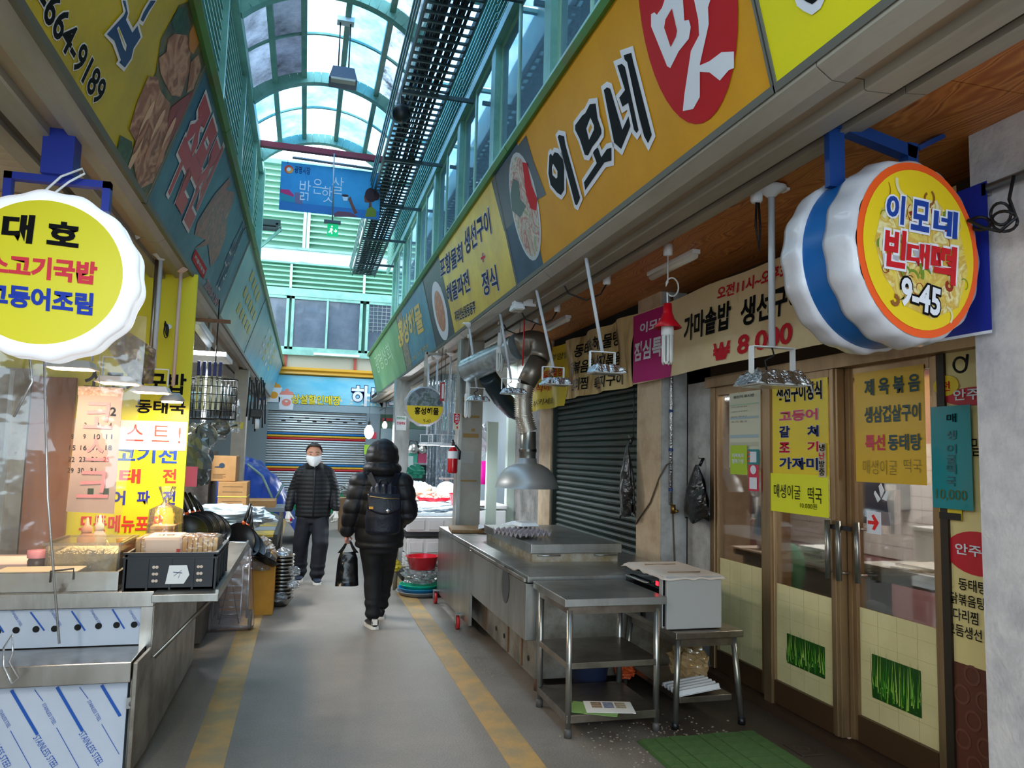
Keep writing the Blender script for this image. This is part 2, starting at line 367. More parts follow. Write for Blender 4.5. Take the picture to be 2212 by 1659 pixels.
asphalt = m
floor = MB().box((1, 9, -.05), (12, 32, .1)).build('floor', asphalt, kind='structure')
lane = mat('worn_yellow_paint', '#b08a52', .65, col2='#94805c', vs=5, lo=.40, hi=.60, bump=.2, bs=90)
MB().bx((-.49, -6, 0), (-.31, 19.5, .003)).build('road_marking', lane, floor)
MB().bx((1.08, -6, 0), (1.26, 19.5, .003)).build('road_marking', lane, floor)

# ------------------------------------------------------------------ roof of the arcade
RIB = [8.39 + 2.14 * k for k in range(-6, 3)]
RC = (.075, 5.323); RR = 1.437
def arc(x, dr=0): t = math.acos(max(-1, min(1, (x - RC[0]) / RR))); return (RC[0] + (RR + dr) * math.cos(t), RC[1] + (RR + dr) * math.sin(t))
roof = root('roof', None, None, (0, 0, 6.3), kind='structure')
xs = [-.95 + 2.05 * i / 20 for i in range(21)]
for i, y in enumerate(RIB):
    b = MB(); P = [arc(x, -.02) for x in xs]
    for (x0, z0), (x1, z1) in zip(P, P[1:]):
        b.beam((x0, y, z0), (x1, y, z1), .11, .15)
    b.build('rib', mintd, roof)
DIV = [-.95, -.62, -.25, .25, .72, 1.1]
for x in DIV:
    q = arc(x, .02); MB().bx((q[0] - .035, RIB[0], q[1] - .05), (q[0] + .035, RIB[-1], q[1] + .03)).build('purlin', mintd, roof)
pan = [dirty_panel('roof_panel_dark', '#4a505c', '#191a1e', .3, .8, .10), dirty_panel('roof_panel_grey', '#6f7886', '#2c2f36', .3, .7, .15),
       dirty_panel('roof_panel_clear', '#dcefff', '#b4dcfb', .3, .6, .5), dirty_panel('roof_panel_blue', '#9fd0f5', '#5fa8e2', .35, .65, .5), dirty_panel('roof_panel_stained', '#b3bcca', '#3a3d44', .38, .55, .3)]
for k in range(len(RIB) - 1):
    y0, y1 = RIB[k], RIB[k + 1]; last = k == len(RIB) - 2
    for i in range(5):
        for h in range(2):
            a, c = y0 + (y1 - y0) * h / 2 + .01, y0 + (y1 - y0) * (h + 1) / 2 - .01
            def f(u, v): q = arc(DIV[i] + (DIV[i + 1] - DIV[i]) * u, .06); return (q[0], a + (c - a) * v, q[1])
            w = (3 if (i + h) % 2 == 0 else 2) if last else (1 if i == 0 else 0 if i == 1 else 4 if i == 4 else (2 if i == 2 or k % 2 else 3))
            MB().grid(f, 4, 1).build('roof_panel', pan[w], roof)
        ym = (y0 + y1) / 2; q0, q1 = arc(DIV[i], .05), arc(DIV[i + 1], .05)
        b = MB(); n = 4
        for s in range(n):
            e0, e1 = arc(DIV[i] + (DIV[i + 1] - DIV[i]) * s / n, .05), arc(DIV[i] + (DIV[i + 1] - DIV[i]) * (s + 1) / n, .05)
            b.beam((e0[0], ym, e0[1]), (e1[0], ym, e1[1]), .035, .03)
        b.build('glazing_bar', mintd, roof)
# flat glazing above the cable tray
for k in range(len(RIB) + 2):
    y0 = RIB[0] + 2.14 * k; MB().bx((1.16, y0 + .04, 6.96), (1.9, y0 + 2.1, 6.975)).build('roof_panel', pan[2], roof)
    MB().bx((1.1, y0 - .03, 6.90), (1.9, y0 + .03, 6.95)).build('rafter', mintd, roof)
MB().bx((1.05, RIB[0], 6.2), (1.15, 17.8, 6.34)).build('eaves_beam', mintd, roof); MB().bx((1.10, RIB[0], 6.34), (1.16, 17.8, 6.97)).build('upstand', mintd, roof)

# ------------------------------------------------------------------ upper walls
wl = root('wall_left', None, None, (-1, 5, 4.6), kind='structure')
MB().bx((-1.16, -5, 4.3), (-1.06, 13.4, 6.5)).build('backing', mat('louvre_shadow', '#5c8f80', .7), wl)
sl = MB().ext([(0, 0, 0), (.085, 0, -.045), (.085, 0, -.06), (0, 0, -.015)], (-1.06, 0, 0), (0, 2.02, 0)).build('slat', mint, wl)
first = True
for y in [-3.0 + 2.14 * k for k in range(8)]:
    MB().bx((-1.08, y - .1, 4.4), (-.93, y - .02, 6.35)).build('post', mintd, wl)
    for j in range(15):
        M = Matrix.Translation((0, y, 4.75 + j * .105))
        if first: sl.matrix_basis = M; first = False
        else: inst(sl, 'slat', wl, M)
MB().bx((-1.06, -5, 6.25), (-.9, 13.4, 6.4)).build('eaves_beam', mintd, wl)
MB().bx((-1.02, 13.25, 4.4), (-.88, 13.42, 6.35)).build('post', mintd, wl)
wr = root('wall_right', None, None, (1.8, 5, 4.4), kind='structure')
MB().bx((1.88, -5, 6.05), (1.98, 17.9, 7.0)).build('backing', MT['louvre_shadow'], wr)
MB().bx((1.78, -5, 4.2), (2.3, 17.9, 4.42)).build('sill', mintd, wr)
MB().bx((1.76, -5, 5.98), (1.92, 17.9, 6.1)).build('head', mintd, wr)
MB().bx((3.6, -5, 4.2), (3.7, 17.9, 6.5)).build('room_wall', mat('dim_room', '#5f7f8f', .8), wr)
MB().bx((1.98, -5, 6.38), (3.7, 17.9, 6.45)).build('room_ceiling', MT['dim_room'], wr)
sr = MB().ext([(0, 0, 0), (-.075, 0, -.04), (-.075, 0, -.055), (0, 0, -.015)], (1.87, 0, 0), (0, 1.9, 0)).build('slat', mint, wr)
first = True
pane = clearmat('window_pane', '#a9cde4', .16, .03, haze=.45, hazecol='#9cc6e0')  # bluish haze colour painted in place of sky reflections on the panes
YW = [5.75 - 1.95 * 2 + 1.95 * k for k in range(9)]
for i, y in enumerate(YW):
    MB().bx((1.78, y - .09, 4.3), (1.9, y + .09, 6.1)).build('post', mintd, wr)
    for j in range(9):
        M = Matrix.Translation((0, y + .03, 6.17 + j * .095))
        if first: sr.matrix_basis = M; first = False
        else: inst(sr, 'slat', wr, M)
for i, y in enumerate(YW[:-1]):
    y0, y1 = y + .09, y + 1.86; ym = (y0 + y1) / 2
    w = root('window_%d' % (i + 1), None, None, (1.8, y0, 4.42), kind='structure')
    for a, c, x in ((y0, ym + .03, 1.80), (ym - .03, y1, 1.84)):
        b = MB(); b.bx((x, a, 4.42), (x + .035, a + .05, 5.98)); b.bx((x, c - .05, 4.42), (x + .035, c, 5.98)); b.bx((x, a + .05, 4.42), (x + .035, c - .05, 4.48)); b.bx((x, a + .05, 5.93), (x + .035, c - .05, 5.98)); b.build('sash', mat('sash_paint', '#9cc4a8', .35), w)
        MB().bx((x + .013, a + .04, 4.46), (x + .02, c - .04, 5.94)).build('pane', pane, w)

# ------------------------------------------------------------------ awning soffits and ceilings
def soffit(name, s, x0, zt, kidname):
    o = root(name, None, None, (x0, 5, 2.9), kind='structure')
    X = lambda a: x0 + s * a
    prof = [[(0, 2.90), (.06, 2.86), (.12, 2.86), (.12, 2.94), (0, 2.94)], [(.12, 2.885), (.19, 2.885), (.19, 2.94), (.12, 2.94)], [(.19, 2.85), (.20, 2.845), (.30, 2.85), (.31, 2.87), (.31, 2.94), (.19, 2.94)], [(.31, 2.885), (.36, 2.885), (.36, 2.94), (.31, 2.94)], [(.36, 2.86), (.45, 2.87), (.45, 2.94), (.36, 2.94)]]
    seg = 3.05
    for i, pf in enumerate(prof):
        mm = [galv, mat('pale_lip', '#a38f78', .5, .2), galv, mat('soffit_groove', '#4c463d', .6), galv][i]
        for k in range(8):
            y0 = -4 + seg * k
            if y0 > 18: break
            MB().ext([(X(a), 0, z) for a, z in pf], (0, y0 + .004, 0), (0, seg - .008, 0)).build(kidname, mm, o)
    return o
soffit('trim_1', 1, 1.6, 2.94, 'soffit_strip'); soffit('trim_2', -1, -.9, 2.94, 'soffit_strip')
ply = printmat('orange_plywood', ['#c07a3c', '#a8622c', '#d08a4a', '#8a4a1c', '#c88444', '#a05a26'], 1.6, .5, 'wave', (1.6, .45, 1), 16)
ceil = root('ceiling', None, None, (2.5, 4, 2.95), kind='structure')
for k in range(8):
    for j in range(1):
        MB().bx((2.05, -4.5 + k * 1.65 + .003, 2.94), (3.15, -4.5 + (k + 1) * 1.65 - .003, 2.955)).build('panel', ply, ceil)
MB().bx((2.03, -4.5, 2.90), (2.06, 8.7, 2.945)).build('edge_strip', mat('pale_wood_edge', '#b08a5e', .6), ceil)
MB().bx((1.6, -4.5, 2.96), (3.8, 19.85, 3.02)).build('slab', dark, ceil)
mw = mat('white_ceiling_board', '#cfc6b4', .5, col2='#b3a890', vs=3)
MB().bx((2.05, 8.7, 2.93), (3.8, 19.85, 2.95)).build('panel', mw, ceil)
cl = root('ceiling', None, None, (-2, 5, 2.95), kind='structure')
s0 = MB().bx((-3.4, 0, 2.93), (-1.36, .092, 2.945)).build('slat', mw, cl)
for k in range(34):
    M = Matrix.Translation((0, 2.6 + k * .098, 0))
    if k == 0: s0.matrix_basis = M
    else: inst(s0, 'slat', cl, M)
MB().bx((-3.4, 2.55, 2.915), (-1.34, 2.62, 2.95)).build('edge_strip', mw, cl); MB().bx((-1.37, 2.55, 2.9), (-1.33, 19.8, 2.95)).build('edge_strip', galv, cl)
MB().bx((-3.4, -4.5, 2.96), (-.9, 19.85, 3.02)).build('slab', dark, cl)
MB().bx((-3.4, 4.6, 2.90), (-1.36, 6.2, 2.925)).build('panel', mat('warm_plywood', '#c89a66', .55, col2='#b5854f', vs=2), cl)
MB().bx((-3.4, 6.25, 2.93), (-1.36, 19.8, 2.95)).build('panel', mw, cl)

# ------------------------------------------------------------------ walls behind the stalls
cream = mat('cream_paint', '#cdb596', .7, col2='#b59a7c', vs=5, bump=.15)
greyw = mat('grey_white_paint', '#b3b0ac', .6, col2='#908c88', vs=5, bump=.15)
w = root('wall_left', None, None, (-3, 8, 0), kind='structure')
MB().bx((-3.5, -4.5, 0), (-3.4, 19.8, 3)).build('plaster', greyw, w)
w = root('wall_front', None, None, (3, 3, 0), kind='structure')
MB().bx((2.6, -3, 0), (3.4, 2.45, 2.94)).build('pillar', plaster, w)
MB().bx((2.98, 2.45, 2.18), (3.1, 5.56, 2.94)).build('header', mat('dark_brown_board', '#3d2c1e', .6), w)
MB().bx((2.75, 5.60, 0), (3.1, 6.03, 2.94)).build('pillar', cream, w)
MB().bx((2.765, 5.592, 0), (3.0, 5.60, 2.94)).build('side_render', greyw, w)
MB().bx((2.99, 5.56, 0), (3.1, 5.592, 2.94)).build('gap', dark, w)
MB().bx((2.98, 5.2, 0), (3.1, 5.555, 2.94)).build('post', greyw, w)
MB().bx((2.78, 8.5, 0), (3.1, 8.95, 2.94)).build('pillar', cream, w)
MB().bx((2.85, 8.95, 0), (3.1, 10.3, 2.94)).build('rough_wall', conc, w)
MB().bx((2.74, 10.3, 0), (2.86, 10.42, 2.94)).build('post', mat('pale_green_post', '#cfe0d6', .5), w)
MB().bx((3.6, 10.4, 0), (3.7, 19.8, 3)).build('back_wall', mat('stall_back', '#aebcc4', .6), w)
MB().bx((3.1, 10.3, 0), (3.6, 10.4, 3)).build('return_wall', MT['stall_back'], w)
MB().bx((2.8, 6.03, 2.25), (3.1, 8.5, 2.94)).build('header', dark, w)

# unseen tube lights added behind the camera to brighten the near right side
for i, (x, y, e, c) in enumerate(((-1.15, .6, 60, (1, .95, .88)), (-1.15, -2.0, 60, (1, .95, .88)), (1.85, -1.6, 50, (1, .96, .9)))):
    o = root('tube_light', 'added unseen tube light behind the camera, ' + ('nearest on the left side', 'farther back on the left side', 'on the right side')[i], 'tube light', (x, y, 2.84))
    MB().bx((x - .04, y - .6, 2.82), (x + .04, y + .6, 2.85)).build('base', white, o); MB().tube([(x, y - .58, 2.80), (x, y + .58, 2.80)], .016, 8).build('tube', mat('lit_tube_warm', '#ffffff', .4, emit=4, ecol='#fff0dc'), o)
    light('tube_glow', (x, y, 2.77), e, .08, c, sy=1.1)
# ------------------------------------------------------------------ signboards over the right-hand shops (leaning out over the alley)
FR = Fr((1.6, 0, 2.915), (0, -1, 0), (-.23, 0, .935)); HR = .95
FL = Fr((-.9, 0, 2.88), (0, 1, 0), (.262, 0, .84)); HL = .87
navy = mat('navy_print', '#16255c', .6, spec=.12); blk = mat('black_print', '#08090c', .6, spec=.1); wht = mat('white_print', '#dfe0e8', .6, spec=.15); redt = mat('red_print', '#c0141e', .6, spec=.12)
def signboard(fr, h, y0, y1, side, label, m, name='signboard'):
    s = root(name, label, 'signboard', tuple(fr.p(-y0 if side > 0 else y0, 0)), 'shop signboards along the %s side' % ('right' if side > 0 else 'left'))
    a, b = (-y1, -y0) if side > 0 else (y0, y1)
    rect(s, fr, a + .01, .03, b - .01, h, m, 0, 'panel', .04)
    g = MB()
    for k in (a + .006, b - .006): g.ext([fr.p(k - .006, 0, -.04), fr.p(k + .006, 0, -.04), fr.p(k + .006, 0, .006), fr.p(k - .006, 0, .006)], (0, 0, 0), fr.u * h)
    g.ext([fr.p(a, 0, -.04), fr.p(a, 0, .008), fr.p(a, .03, .008), fr.p(a, .03, -.04)], (0, 0, 0), fr.r * (b - a)); g.build('frame', mat('dull_frame', '#6c6a62', .45, .4), s)
    return s
def capbox(name, fr, h, side, xb):
    c = root(name, None, None, tuple(fr.p(0, h)), kind='structure')
    for k in range(8):
        y0, y1 = -4 + k * 3.1, -4 + (k + 1) * 3.1 - .01; y1 = min(y1, 18.2 if side > 0 else 22)
        if y0 > y1: break
        a = -y1 if side > 0 else y0; l = y1 - y0
        b = MB(); b.ext([fr.p(a, h - .01, .03), fr.p(a, h + .03, .045), fr.p(a, h + .07, .02), fr.p(a, h + .08, -.04), fr.p(a, h - .01, -.06)], (0, 0, 0), fr.r * l); b.build('cap_rail', gcap, c)
        b = MB(); q = fr.p(a, h + .05, -.04); b.add([q, q + fr.r * l, Vector((xb, (q + fr.r * l).y, q.z + .25)), Vector((xb, q.y, q.z + .25))], [(0, 1, 2, 3)]); b.build('lid', mintd, c)
capbox('trim_3', FR, HR, 1, 1.78); capbox('trim_4', FL, HL, -1, -1.06)
ochre = mat('ochre_sheet', '#d79a1a', .5, col2='#cc9016', vs=2, spec=.15); lemon = mat('lemon_sheet', '#e3d91a', .5, spec=.15); red = mat('red_disc', '#b80c16', .5, spec=.15)
C3 = lambda pts: [(1000 + x / 3.607, y / 3.607) for x, y in pts]; C4 = lambda pts: [(1500 + x / 3.107, y / 3.107) for x, y in pts]
photo_bowl = printmat('seafood_print', ['#8e8478', '#b5a998', '#a04a38', '#c4baac', '#7c7f4c', '#cfc6ba'], 6, .45, 'noise', None, 1.5)
slate = mat('slate_print', '#1f3a56', .5, col2='#31506c', vs=2); dslate = mat('dark_slate_print', '#1f2430', .4, col2='#332a30', vs=6)
s = signboard(FR, HR, 2.33, 5.81, 1, 'large ochre signboard with black brush letters and a red disc, over the sliding-door shop', ochre)
rect(s, FR, -5.80, .03, -5.12, HR, slate, .002, 'photo'); poly(s, FR, [(1062, 392), (1137, 292), (1152, 345), (1180, 420), (1150, 440), (1090, 500)], dslate, .003, px=True)
bc = FR.px(1134, 447); oval(s, FR, bc[0], bc[1], .30, .40, mat('bowl_rim_print', '#b9b8bf', .3), .004, 'bowl_print'); oval(s, FR, bc[0], bc[1], .27, .37, photo_bowl, .005, 'bowl_print')
poly(s, FR, [(1110, 385), (1122, 392), (1126, 430), (1138, 445), (1125, 470), (1108, 455), (1104, 420)], mat('seaweed_print', '#17341f', .4), .006, px=True)
poly(s, FR, [(1130, 350), (1140, 352), (1150, 400), (1162, 430), (1160, 455), (1148, 450), (1138, 420)], redt, .006, px=True)
W_ = .028
brush(s, FR, C3([(690, 1195), (705, 1215), (720, 1185), (745, 1190), (785, 1240), (795, 1300), (795, 1480), (770, 1520), (740, 1500), (690, 1440), (672, 1350), (680, 1210)]), blk, wht, W_, .006, C3([(710, 1270), (745, 1330), (745, 1380), (735, 1395), (705, 1365), (700, 1300)]), ochre)
brush(s, FR, C3([(745, 1065), (755, 1050), (795, 1060), (803, 1120), (920, 1540), (895, 1600), (880, 1590)]), blk, wht, W_, .006)
brush(s, FR, C3([(1015, 1175), (1060, 1150), (1085, 1225), (1130, 1160), (1165, 1150), (1165, 1250), (1110, 1265), (960, 1480), (950, 1420), (1050, 1270)]), blk, wht, W_, .006)
brush(s, FR, C3([(1000, 810), (1045, 805), (1060, 920), (1090, 1010), (1090, 1040), (1060, 1090), (1020, 1140), (985, 1210), (960, 1205), (920, 1080), (885, 1010), (885, 975), (940, 900), (965, 880)]), blk, wht, W_, .009, C3([(1005, 910), (1035, 975), (1035, 1010), (995, 1095), (972, 1000)]), ochre)
brush(s, FR, C3([(1105, 700), (1130, 680), (1155, 690), (1250, 1010), (1300, 900), (1320, 960), (1290, 1040), (1240, 1160), (1185, 1110)]), blk, wht, W_, .006)
brush(s, FR, C3([(1215, 510), (1250, 495), (1275, 520), (1380, 1010), (1365, 1035), (1345, 1010), (1300, 800), (1255, 830), (1230, 760), (1275, 700)]), blk, wht, W_, .009)
brush(s, FR, C3([(1260, 430), (1320, 410), (1335, 480), (1480, 1050), (1450, 1115), (1420, 1060)]), blk, wht, W_, .006)
cl_, cr_, cb_ = FR.px(1396, 95), FR.px(1621, 60), FR.px(1500, 285); cx = (cl_[0] + cr_[0]) / 2
oval(s, FR, cx, cb_[1] + .53, (cr_[0] - cl_[0]) / 2, .53, red, .004, 'red_disc', 40)
brush(s, FR, C3([(1475, 110), (1500, 95), (1520, 115), (1560, 60), (1600, -60), (1720, -60), (1735, 160), (1770, 155), (1785, 210), (1770, 300), (1690, 400), (1625, 530), (1600, 515), (1530, 340), (1475, 205)]), wht, None, 0, .006, C3([(1640, 65), (1680, 240), (1670, 285), (1630, 365), (1580, 215), (1590, 150)]), red)
brush(s, FR, C4([(0, -30), (125, -30), (100, 50), (105, 160), (90, 230), (45, 430), (45, 650), (0, 730), (-70, 745), (-60, 640), (-15, 340), (40, 235), (35, 135)]), wht, None, 0, .006)
brush(s, FR, C4([(40, 440), (110, 410), (190, 350), (275, 345), (275, 455), (240, 470), (180, 540), (110, 485), (40, 480)]), wht, None, 0, .0065)
s = signboard(FR, HR, -1.2, 2.32, 1, 'bright lemon yellow signboard with the tip of a black brush letter', lemon)
brush(s, FR, C4([(690, -60), (860, -60), (830, 5), (800, 28), (760, 10), (720, -20)]), blk, wht, .03, .006)
s = signboard(FR, HR, 5.82, 9.69, 1, 'yellow signboard with seafood menu words and a plate photo', mat('mustard_sheet', '#e5c832', .4, col2='#cfae33', vs=2))
rect(s, FR, -9.68, .03, -8.47, HR, dslate, .002, 'photo')
oc = FR.px(951, 672); oval(s, FR, oc[0], oc[1], .40, .36, wht, .004, 'plate_print'); oval(s, FR, oc[0], oc[1], .27, .25, printmat('noodle_print', ['#b5412c', '#d98a5c', '#a86a34', '#c85a3a', '#7c8a3c'], 14, .4), .005, 'food_print')
for st, pb, mm in (('포항물회', ((953, 603), (1001, 566), (998, 521), (950, 560)), navy), ('해물파전', ((968, 657), (1017, 628), (1011, 581), (964, 618)), navy), ('지리산남원동동주', ((983, 697), (1029, 675), (1026, 648), (982, 673)), blk), ('생선구이', ((1006, 553), (1063, 503), (1056, 447), (1002, 499)), navy), ('정식', ((1044, 641), (1079, 627), (1071, 571), (1040, 590)), navy), ('+', ((1040, 568), (1049, 563), (1048, 544), (1039, 549)), redt)):
    txtq(s, st, FR, pb, mm, d=.004, bold=.02, out=(wht, .05))
s = signboard(FR, HR, 9.70, 12.66, 1, 'blue signboard with gold seafood shop letters above the fish stall', mat('teal_blue_sheet', '#2f6f8f', .4, col2='#4b8d9a', vs=2))
txtq(s, '홍성해물', FR, ((862, 753), (918, 714), (906, 650), (859, 694)), mat('gold_print', '#d8ae3a', .4), d=.004, bold=.03); txtq(s, '02-2611-7709', FR, ((884, 788), (927, 750), (924, 742), (882, 779)), mat('pale_gold_print', '#b9a86a', .5), d=.004, bold=0)
rect(s, FR, -12.65, .03, -12.0, HR, printmat('fish_print', ['#6a5c4a', '#8c7c60', '#4a4038', '#a09070'], 8), .003, 'photo')
s = signboard(FR, HR, 12.67, 18.2, 1, 'faded green signboard at the far end of the right row', mat('faded_green_sheet', '#5c8a58', .5, col2='#7aa06c', vs=1.2))
txtq(s, '광명상회', FR, ((816, 808), (850, 775), (838, 740), (808, 772)), mat('pale_green_print', '#a9c4a0', .5), d=.004, bold=0)

# ------------------------------------------------------------------ signboards over the left-hand stalls
olive = mat('olive_yellow_sheet', '#c8b01e', .4, col2='#a89426', vs=1.5, lo=.45, hi=.7)
C1 = lambda pts: [(x / 3.607, y / 3.607) for x, y in pts]; C6 = lambda pts: [(300 + x / 3.77, 380 + y / 3.77) for x, y in pts]
s = signboard(FL, HL, 1.2, 4.39, -1, 'olive yellow signboard with a telephone number and raw chicken photos', olive)
t0 = FL.px(50, 14); t1 = FL.px(208, 232); lw = t1[0] - t0[0]
txt(s, '031-664-9189', FL, (t1[0] - lw * 1.28, .055, t1[0], .165), blk, .004, .02, (wht, .05))
flesh = printmat('raw_chicken_print', ['#a87858', '#8f5a46', '#c49678', '#7c4638', '#b88a68'], 5, .5, 'noise', (1, 1, 1.4), .5); leafp = printmat('leaf_print', ['#1f3a1c', '#35582a', '#182a18', '#4a6a30'], 14, .4)
poly(s, FL, C1([(1390, 40), (1470, 10), (1600, 540), (1500, 720), (1130, 1570), (1000, 1330), (1080, 900), (1210, 560), (1250, 300)]), printmat('dark_food_print', ['#4a4820', '#6a5a24', '#33381c', '#5a3a24'], 7), .003, 'photo', px=True)
for q, mm in (([(1330, 830), (1420, 760), (1510, 700), (1400, 950), (1290, 1150), (1300, 900)], mat('red_bowl_print', '#8f2a24', .4)), ([(1300, 300), (1350, 260), (1450, 270), (1475, 400), (1470, 540), (1400, 750), (1330, 740), (1280, 650), (1240, 560), (1230, 450), (1290, 400)], flesh), ([(1480, 480), (1540, 420), (1560, 520), (1500, 690), (1450, 720)], flesh), ([(1470, 250), (1500, 190), (1545, 330), (1500, 420), (1460, 380)], mat('orange_pepper_print', '#c07a1c', .4)),
              ([(1150, 590), (1220, 600), (1240, 700), (1280, 760), (1320, 800), (1300, 1000), (1270, 1230), (1180, 1420), (1140, 1440), (1060, 1480), (1040, 1400), (1010, 1240), (1050, 1100), (1000, 1010), (1060, 800)], flesh), ([(930, 1050), (1020, 1100), (1040, 1300), (1080, 1490), (960, 1320), (900, 1180)], leafp), ([(1380, 60), (1440, 50), (1460, 200), (1430, 270), (1360, 250), (1330, 160)], leafp)):
    poly(s, FL, C1(q), mm, .005, 'photo', px=True)
for i in range(7):   # drumsticks and wings in the print
    c = FL.px(290 + i * 12, 330 - (i * 37) % 90); oval(s, FL, c[0], c[1], .035, .10, mat('pale_flesh_print_%d' % (i % 2), ['#d9ad8c', '#b97a5e'][i % 2], .4), .0065, 'photo', 14)
dnavy = mat('deep_blue_print', '#173a6e', .45)
brush(s, FL, C1([(945, 0), (970, 80), (955, 115), (820, 262), (880, 312), (932, 462), (918, 482), (962, 522), (1012, 450), (1030, 370), (1085, 285), (1060, 195), (1020, 250), (970, 150), (985, 100), (965, 0)]), dnavy, wht, .016, .006, C1([(895, 215), (912, 195), (975, 345), (965, 400), (945, 365)]), olive)
brush(s, FL, C1([(1205, 0), (1150, 80), (1105, 165), (1085, 150), (1110, 90), (1165, 0)]), dnavy, wht, .016, .006)
s = signboard(FL, HL, 4.40, 8.05, -1, 'blue signboard with red outlined letters and a red octopus picture', mat('sea_blue_sheet', '#1f5578', .4, col2='#5b93a6', vs=.9, lo=.45, hi=.75))
a = FL.px(352, 398); b = FL.px(482, 322); txt(s, '주문진', FL, (a[0], a[1], b[0], b[1]), mat('crimson_print', '#b82a34', .4), .005, .05, (wht, .085))
a = FL.px(466, 612); b = FL.px(530, 492); txt(s, '수산', FL, (a[0], a[1], b[0], b[1]), dnavy, .005, .03, (wht, .06))
poly(s, FL, C6([(735, 10), (745, 80), (700, 110), (775, 130), (770, 200), (720, 330), (700, 500), (640, 660), (580, 740), (560, 560), (450, 590), (540, 520), (450, 480), (470, 380), (560, 230), (620, 140)]), printmat('octopus_print', ['#8c3a2c', '#a5482f', '#6f2c24', '#b3603c'], 12), .004, 'photo', px=True)
q = [FL.px(*z) for z in ((413, 560), (438, 603), (446, 580), (421, 537))]; poly(s, FL, q, redt, .005)
a = FL.px(414, 560); b = FL.px(444, 582); txt(s, '해물전문점', FL, (a[0] + .03, a[1] + .02, b[0] - .03, b[1] - .02), wht, .007, .03)
a = FL.px(440, 617); b = FL.px(478, 640); txt(s, '2060-1369', FL, (a[0], a[1] - .01, b[0], a[1] + .07), mat('rose_print', '#b06a70', .5), .005, .02)
fadeb = mat('faded_blue_sheet', '#6ba3b4', .3, col2='#8fb5b2', vs=1.2); fp = mat('faded_yellow_print', '#c7c070', .5)
s = signboard(FL, HL, 8.06, 11.2, -1, 'faded pale blue signboard with peeled yellow lettering blocks', fadeb)
for i in range(14): rect(s, FL, 9.0 + (i % 5) * .4, .25 + (i // 5) * .2, 9.0 + (i % 5) * .4 + .22, .37 + (i // 5) * .2, fp, .004, 'peeled_print')
txtp(s, '횟집', FL, (486, 690, 500, 655), mat('cream_print', '#d9d6b8', .5), d=.004, bold=.03)
s = signboard(FL, HL, 11.21, 21.5, -1, 'faded sky blue signboard at the far end of the left row', mat('sky_blue_sheet', '#4f97b5', .3, col2='#84b3bd', vs=.8))
for i in range(16): rect(s, FL, 13.2 + (i % 4) * .9, .3 + (i // 4) * .13, 13.5 + (i % 4) * .9, .37 + (i // 4) * .13, fp if i % 2 else wht, .004, 'peeled_print')

# ------------------------------------------------------------------ lamps and fittings under the right soffit
GL = 'white floodlights on ceiling stems'
lens = mat('dull_lens', '#a9a69c', .25, coat=.3)
def flood(name, label, top, bot, k=1.0, group=GL, cable=True, foilw=True, em=0, ecol='ffffff'):
    r = root(name, label, 'floodlight', top, group); T = Vector(top); B = Vector(bot); d = (B - T).normalized()
    b = MB(); b.lathe([(.001, 0), (.055 * k, 0), (.055 * k, -.012), (.03 * k, -.03), (.014 * k, -.05), (.001, -.05)], T, 14); b.box(T + Vector((0, 0, -.006)), (.13 * k, .04 * k, .012)); b.build('ceiling_cap', white, r)
    b = MB(); b.tube([T + d * .03, B - d * .12 * k], .0125 * k, 8); b.build('stem', mat('pale_stem', '#c6ccd4', .35), r)
    h = .11 * k; b = MB(); y = B + Vector((0, 0, 0)); c0 = B - d * .12 * k
    b.box(c0, (.17 * k, .03 * k, .006)); b.box(c0 + Vector((-.085 * k, 0, -.05 * k)), (.005, .03 * k, .1 * k)); b.box(c0 + Vector((.085 * k, 0, -.05 * k)), (.005, .03 * k, .1 * k)); b.build('yoke', white, r)
    b = MB(); b.box(B, (.2 * k, .15 * k, .03 * k), top=(.85, .85)); b.box(B + Vector((0, 0, -.018 * k)), (.21 * k, .16 * k, .008)); bo = b.build('lamp_body', white, r, bevel=.003)
    g = mat('lit_lens_' + ecol, '#ffffff', .3, emit=em, ecol=ecol) if em else lens
    MB().box(B + Vector((0, 0, -.0235 * k)), (.17 * k, .12 * k, .004)).build('lens', g, bo)
    if foilw:
        def f(u, v):
            a = u * 2 - 1; c = v * 2 - 1; e = max(abs(a), abs(c)); z = .032 - .05 * max(0, e - .7) / .3 + .013 * nz(a * 4 + T.y, c * 4, 3)
            return B + Vector((a * (.115 + .02 * nz(c * 3, T.y)) * k, c * (.09 + .015 * nz(a * 3, T.y, 5)) * k, z * k))
        MB().grid(f, 18, 14, sm=False).build('foil_wrap', foil, r)
    if cable: MB().tube([c0, c0 + Vector((.005, -.01, -.03 * k)), c0 + Vector((-.03 * k, 0, -.05 * k)), B + Vector((-.02 * k, 0, .03 * k))], .005, 6).build('flex', rubber, r)
    return r
ordn = ['nearest of the four leaning foil-topped floodlights, in front of the brown menu banner', 'second foil-topped floodlight from the front, in front of the yellow banner', 'third foil-topped floodlight, just left of the flexible duct', 'farthest foil-topped floodlight, in front of the grey steel pillar']
for (tu, tv, bu, bv), lb in zip(((1262, 535, 1308, 800), (1155, 608, 1202, 826), (1078, 662, 1108, 846), (1013, 698, 1033, 862)), ordn):
    T = at(tu, tv, Z=2.93); B = at(bu, bv, X=T.x + .16); flood('floodlight', lb, T, B)
flood('floodlight', 'big floodlight with crumpled foil hanging straight in front of the sliding door', at(1666, 405, Z=2.93), at(1668, 822, X=at(1666, 405, Z=2.93).x), 1.35)
